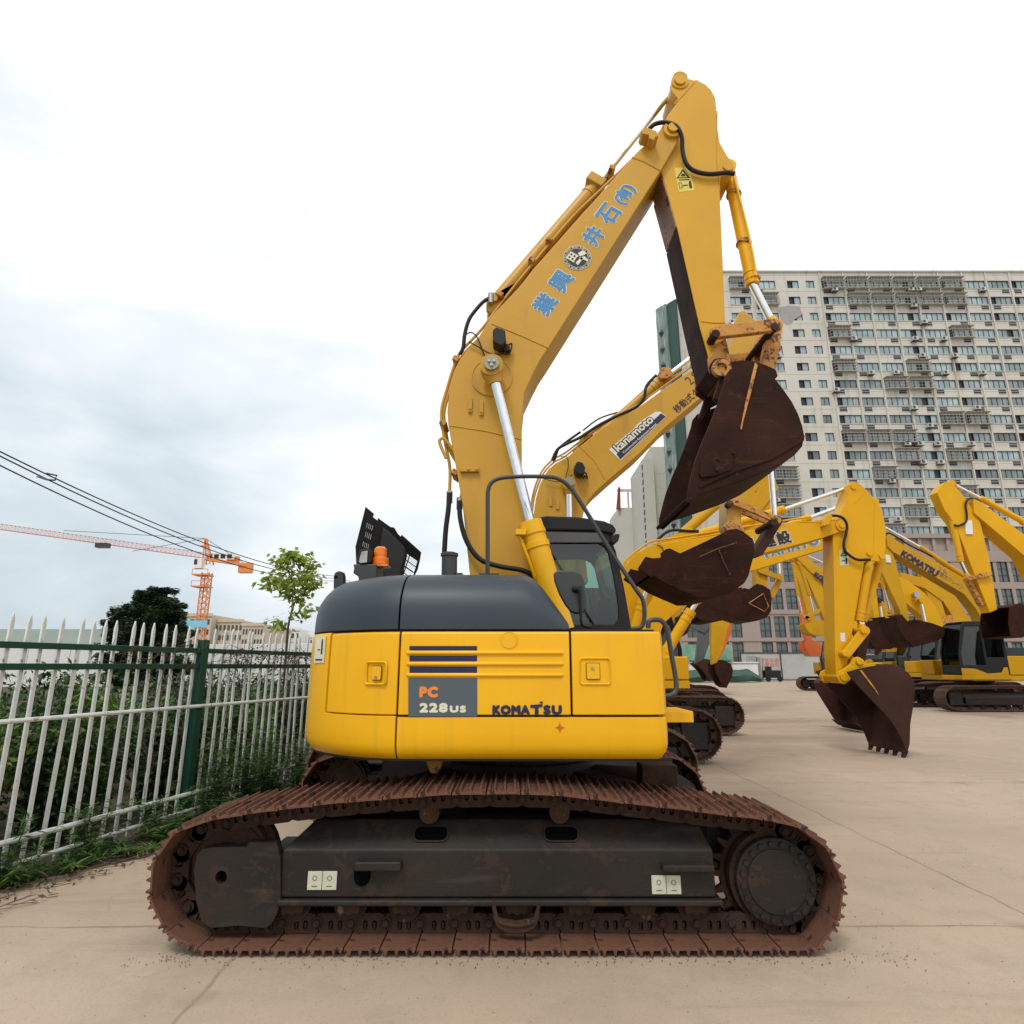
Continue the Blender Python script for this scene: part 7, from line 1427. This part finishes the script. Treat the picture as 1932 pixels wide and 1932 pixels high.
r12 = m12['root']; q = MB(); bar(q, (1824, 1091), (1864, 1084), 17.7, 17.6, 17.68, .06); q.build('tipping_link', 'rustyel', r12, bevel=.01)
q = MB(); bar(q, (1824, 1093), (1850, 1140), 17.9, 17.8, 18.0, .05); q.build('bucket_link', 'rustyel', r12, bevel=.01)
tubes('hydraulic_hose', 'rubber', m12['arm'], [([(1850, 946), (1832, 940), (1822, 950), (1824, 970), (1822, 985), (1808, 992), (1800, 990)], 17.68, .028)])
q = MB(); q.prismP([(1820, 982), (1833, 982), (1835, 1008), (1822, 1008)], 17.7, 17.68, 17.72); q.build('worn_sticker', 'white', m12['arm'])
m13 = machine('right row excavator with the bright orange yellow boom bent low, a lamp on its side', 18.95, 26.5, -1, 'yel2', [(1640, 1060), (1690, 1085), (1712, 1095), (1733, 1110), (1746, 1120), (1763.4, 1141.4), (1775, 1165), (1783, 1190), (1786, 1230), (1760, 1230), (1755, 1185), (1742, 1165), (1727.6, 1151.7), (1712, 1139.7), (1690, 1120), (1640, 1085)], [(1630, 1050), (1642, 1048), (1650, 1085), (1660, 1170), (1650, 1172), (1640, 1110)], [(1640, 1172), (1660, 1165), (1680, 1175), (1700, 1200), (1706, 1215), (1680, 1225), (1650, 1222), (1638, 1205), (1634, 1190)], Yb=27.9, cyls=[('boom_cylinder', (1752, 1225), (1745, 1172), (1737, 1133), .1, .06, -.42)], bidx=(5, 8), bw=1.1, group=RG)
q = MB(); c = at(1724, 1123.5, 27.5); q.cyl(c, c+Vector((0, -.25, 0)), .13, 14); q.build('work_lamp', 'steel', m13['boom'], smooth=40)
m14 = machine('right row excavator with a pale yellow curved boom behind the third arm', 20.6, 31.0, -1, 'yel3', [(1600, 1075), (1642, 1115), (1655, 1125), (1675, 1143), (1688, 1170), (1700, 1197), (1700, 1230), (1676, 1230), (1668, 1190), (1660, 1165), (1652, 1150), (1640, 1142), (1600, 1105)], [(1588, 1070), (1602, 1068), (1612, 1100), (1640, 1190), (1630, 1195), (1600, 1110)], None, Yb=32.4, cyls=[('boom_cylinder', (1672, 1225), (1666, 1180), (1660, 1138), .1, .055, -.42)], group=RG)
q = MB(); c = at(1654, 1133, 32.0); q.cyl(c, c+Vector((0, -.25, 0)), .14, 14); q.build('work_lamp', 'black', m14['boom'], smooth=40)
m15 = machine('right row excavator standing last, brown arm end between the cab roofs', 23.2, 36.5, -1, 'yel3', [(1700, 1080), (1760, 1095), (1800, 1120), (1830, 1170), (1835, 1220), (1815, 1220), (1805, 1175), (1780, 1135), (1745, 1110), (1700, 1095)], [(1735, 1075), (1752, 1085), (1775, 1130), (1792, 1185), (1780, 1190), (1762, 1150), (1745, 1110)], [(1775, 1172), (1795, 1160), (1810, 1178), (1800, 1192), (1780, 1190)], Yb=38, bidx=(0, 3), bm='rustyel', group=RG)
m16 = machine('small yellow excavator with twin arm cylinders, its yellow bucket beside the third arm', 19.6, 36.8, -1, 'yel3', [(1500, 1050), (1535, 1062), (1600, 1105), (1625, 1140), (1640, 1200), (1620, 1200), (1605, 1150), (1585, 1122), (1530, 1080)], [(1507, 1049), (1520, 1046), (1537, 1064), (1548, 1095), (1564, 1150), (1572, 1178), (1560, 1182), (1551, 1158), (1524, 1095), (1510, 1070)], [(1525, 1175), (1540, 1168), (1556, 1172), (1566, 1196), (1552, 1199), (1538, 1199), (1526, 1193), (1518, 1180)], Yb=38.2, cyls=[('bucket_cylinder', (1508, 1062), (1528, 1125), (1536, 1158), .12, .05, -.1), ('arm_cylinder', (1600, 1080), (1560, 1065), (1520, 1047), .1, .05, 0)], bidx=(3, 7), bm='yel3', bw=1.0, group=RG)
q = MB(); bar(q, (1521, 1165), (1544, 1152), 38, 37.9, 38.1, .1); bar(q, (1521, 1165), (1540, 1176), 38, 37.9, 38.1, .1); q.build('tipping_link', 'yel3', m16['root'])
lettering('KOMATSU', at(1562, 1100, 37.9)+Vector((0, -.03, 0)), (at(1580, 1112, 38)-at(1545, 1088, 38)).normalized(), .4, 'navy', m16['boom'], dstep=.001, bold=.03, width=1.9, height=.36)
m17 = machine('small yellow excavator farthest left of the facing row, straight arm before the pinkish podium', 26, 42.5, -1, 'yel3', [(1494, 1056), (1506, 1052), (1580, 1100), (1610, 1160), (1590, 1160), (1570, 1115)], [(1494, 1055), (1503, 1052), (1512, 1070), (1534, 1150), (1538, 1168), (1527, 1168), (1522, 1150), (1503, 1085)], None, Yb=44, cyls=[('bucket_cylinder', (1497, 1065), (1506, 1125), (1514, 1160), .11, .05, -.2)], group=RG)
m18 = machine('orange excavator at the far end of the facing row, orange bucket before the sheet wall', 28.5, 47.0, -1, 'orange', [(1508, 1100), (1530, 1085), (1590, 1100), (1620, 1150), (1600, 1160), (1580, 1120), (1530, 1105)], [(1507, 1110), (1518, 1105), (1524, 1150), (1532, 1205), (1524, 1215), (1514, 1190)], [(1516, 1212), (1530, 1206), (1548, 1214), (1562, 1222), (1563, 1230), (1545, 1239), (1530, 1238), (1522, 1228)], Yb=48.4, bidx=(3, 7), bm='orange', bw=1.0, group=RG)
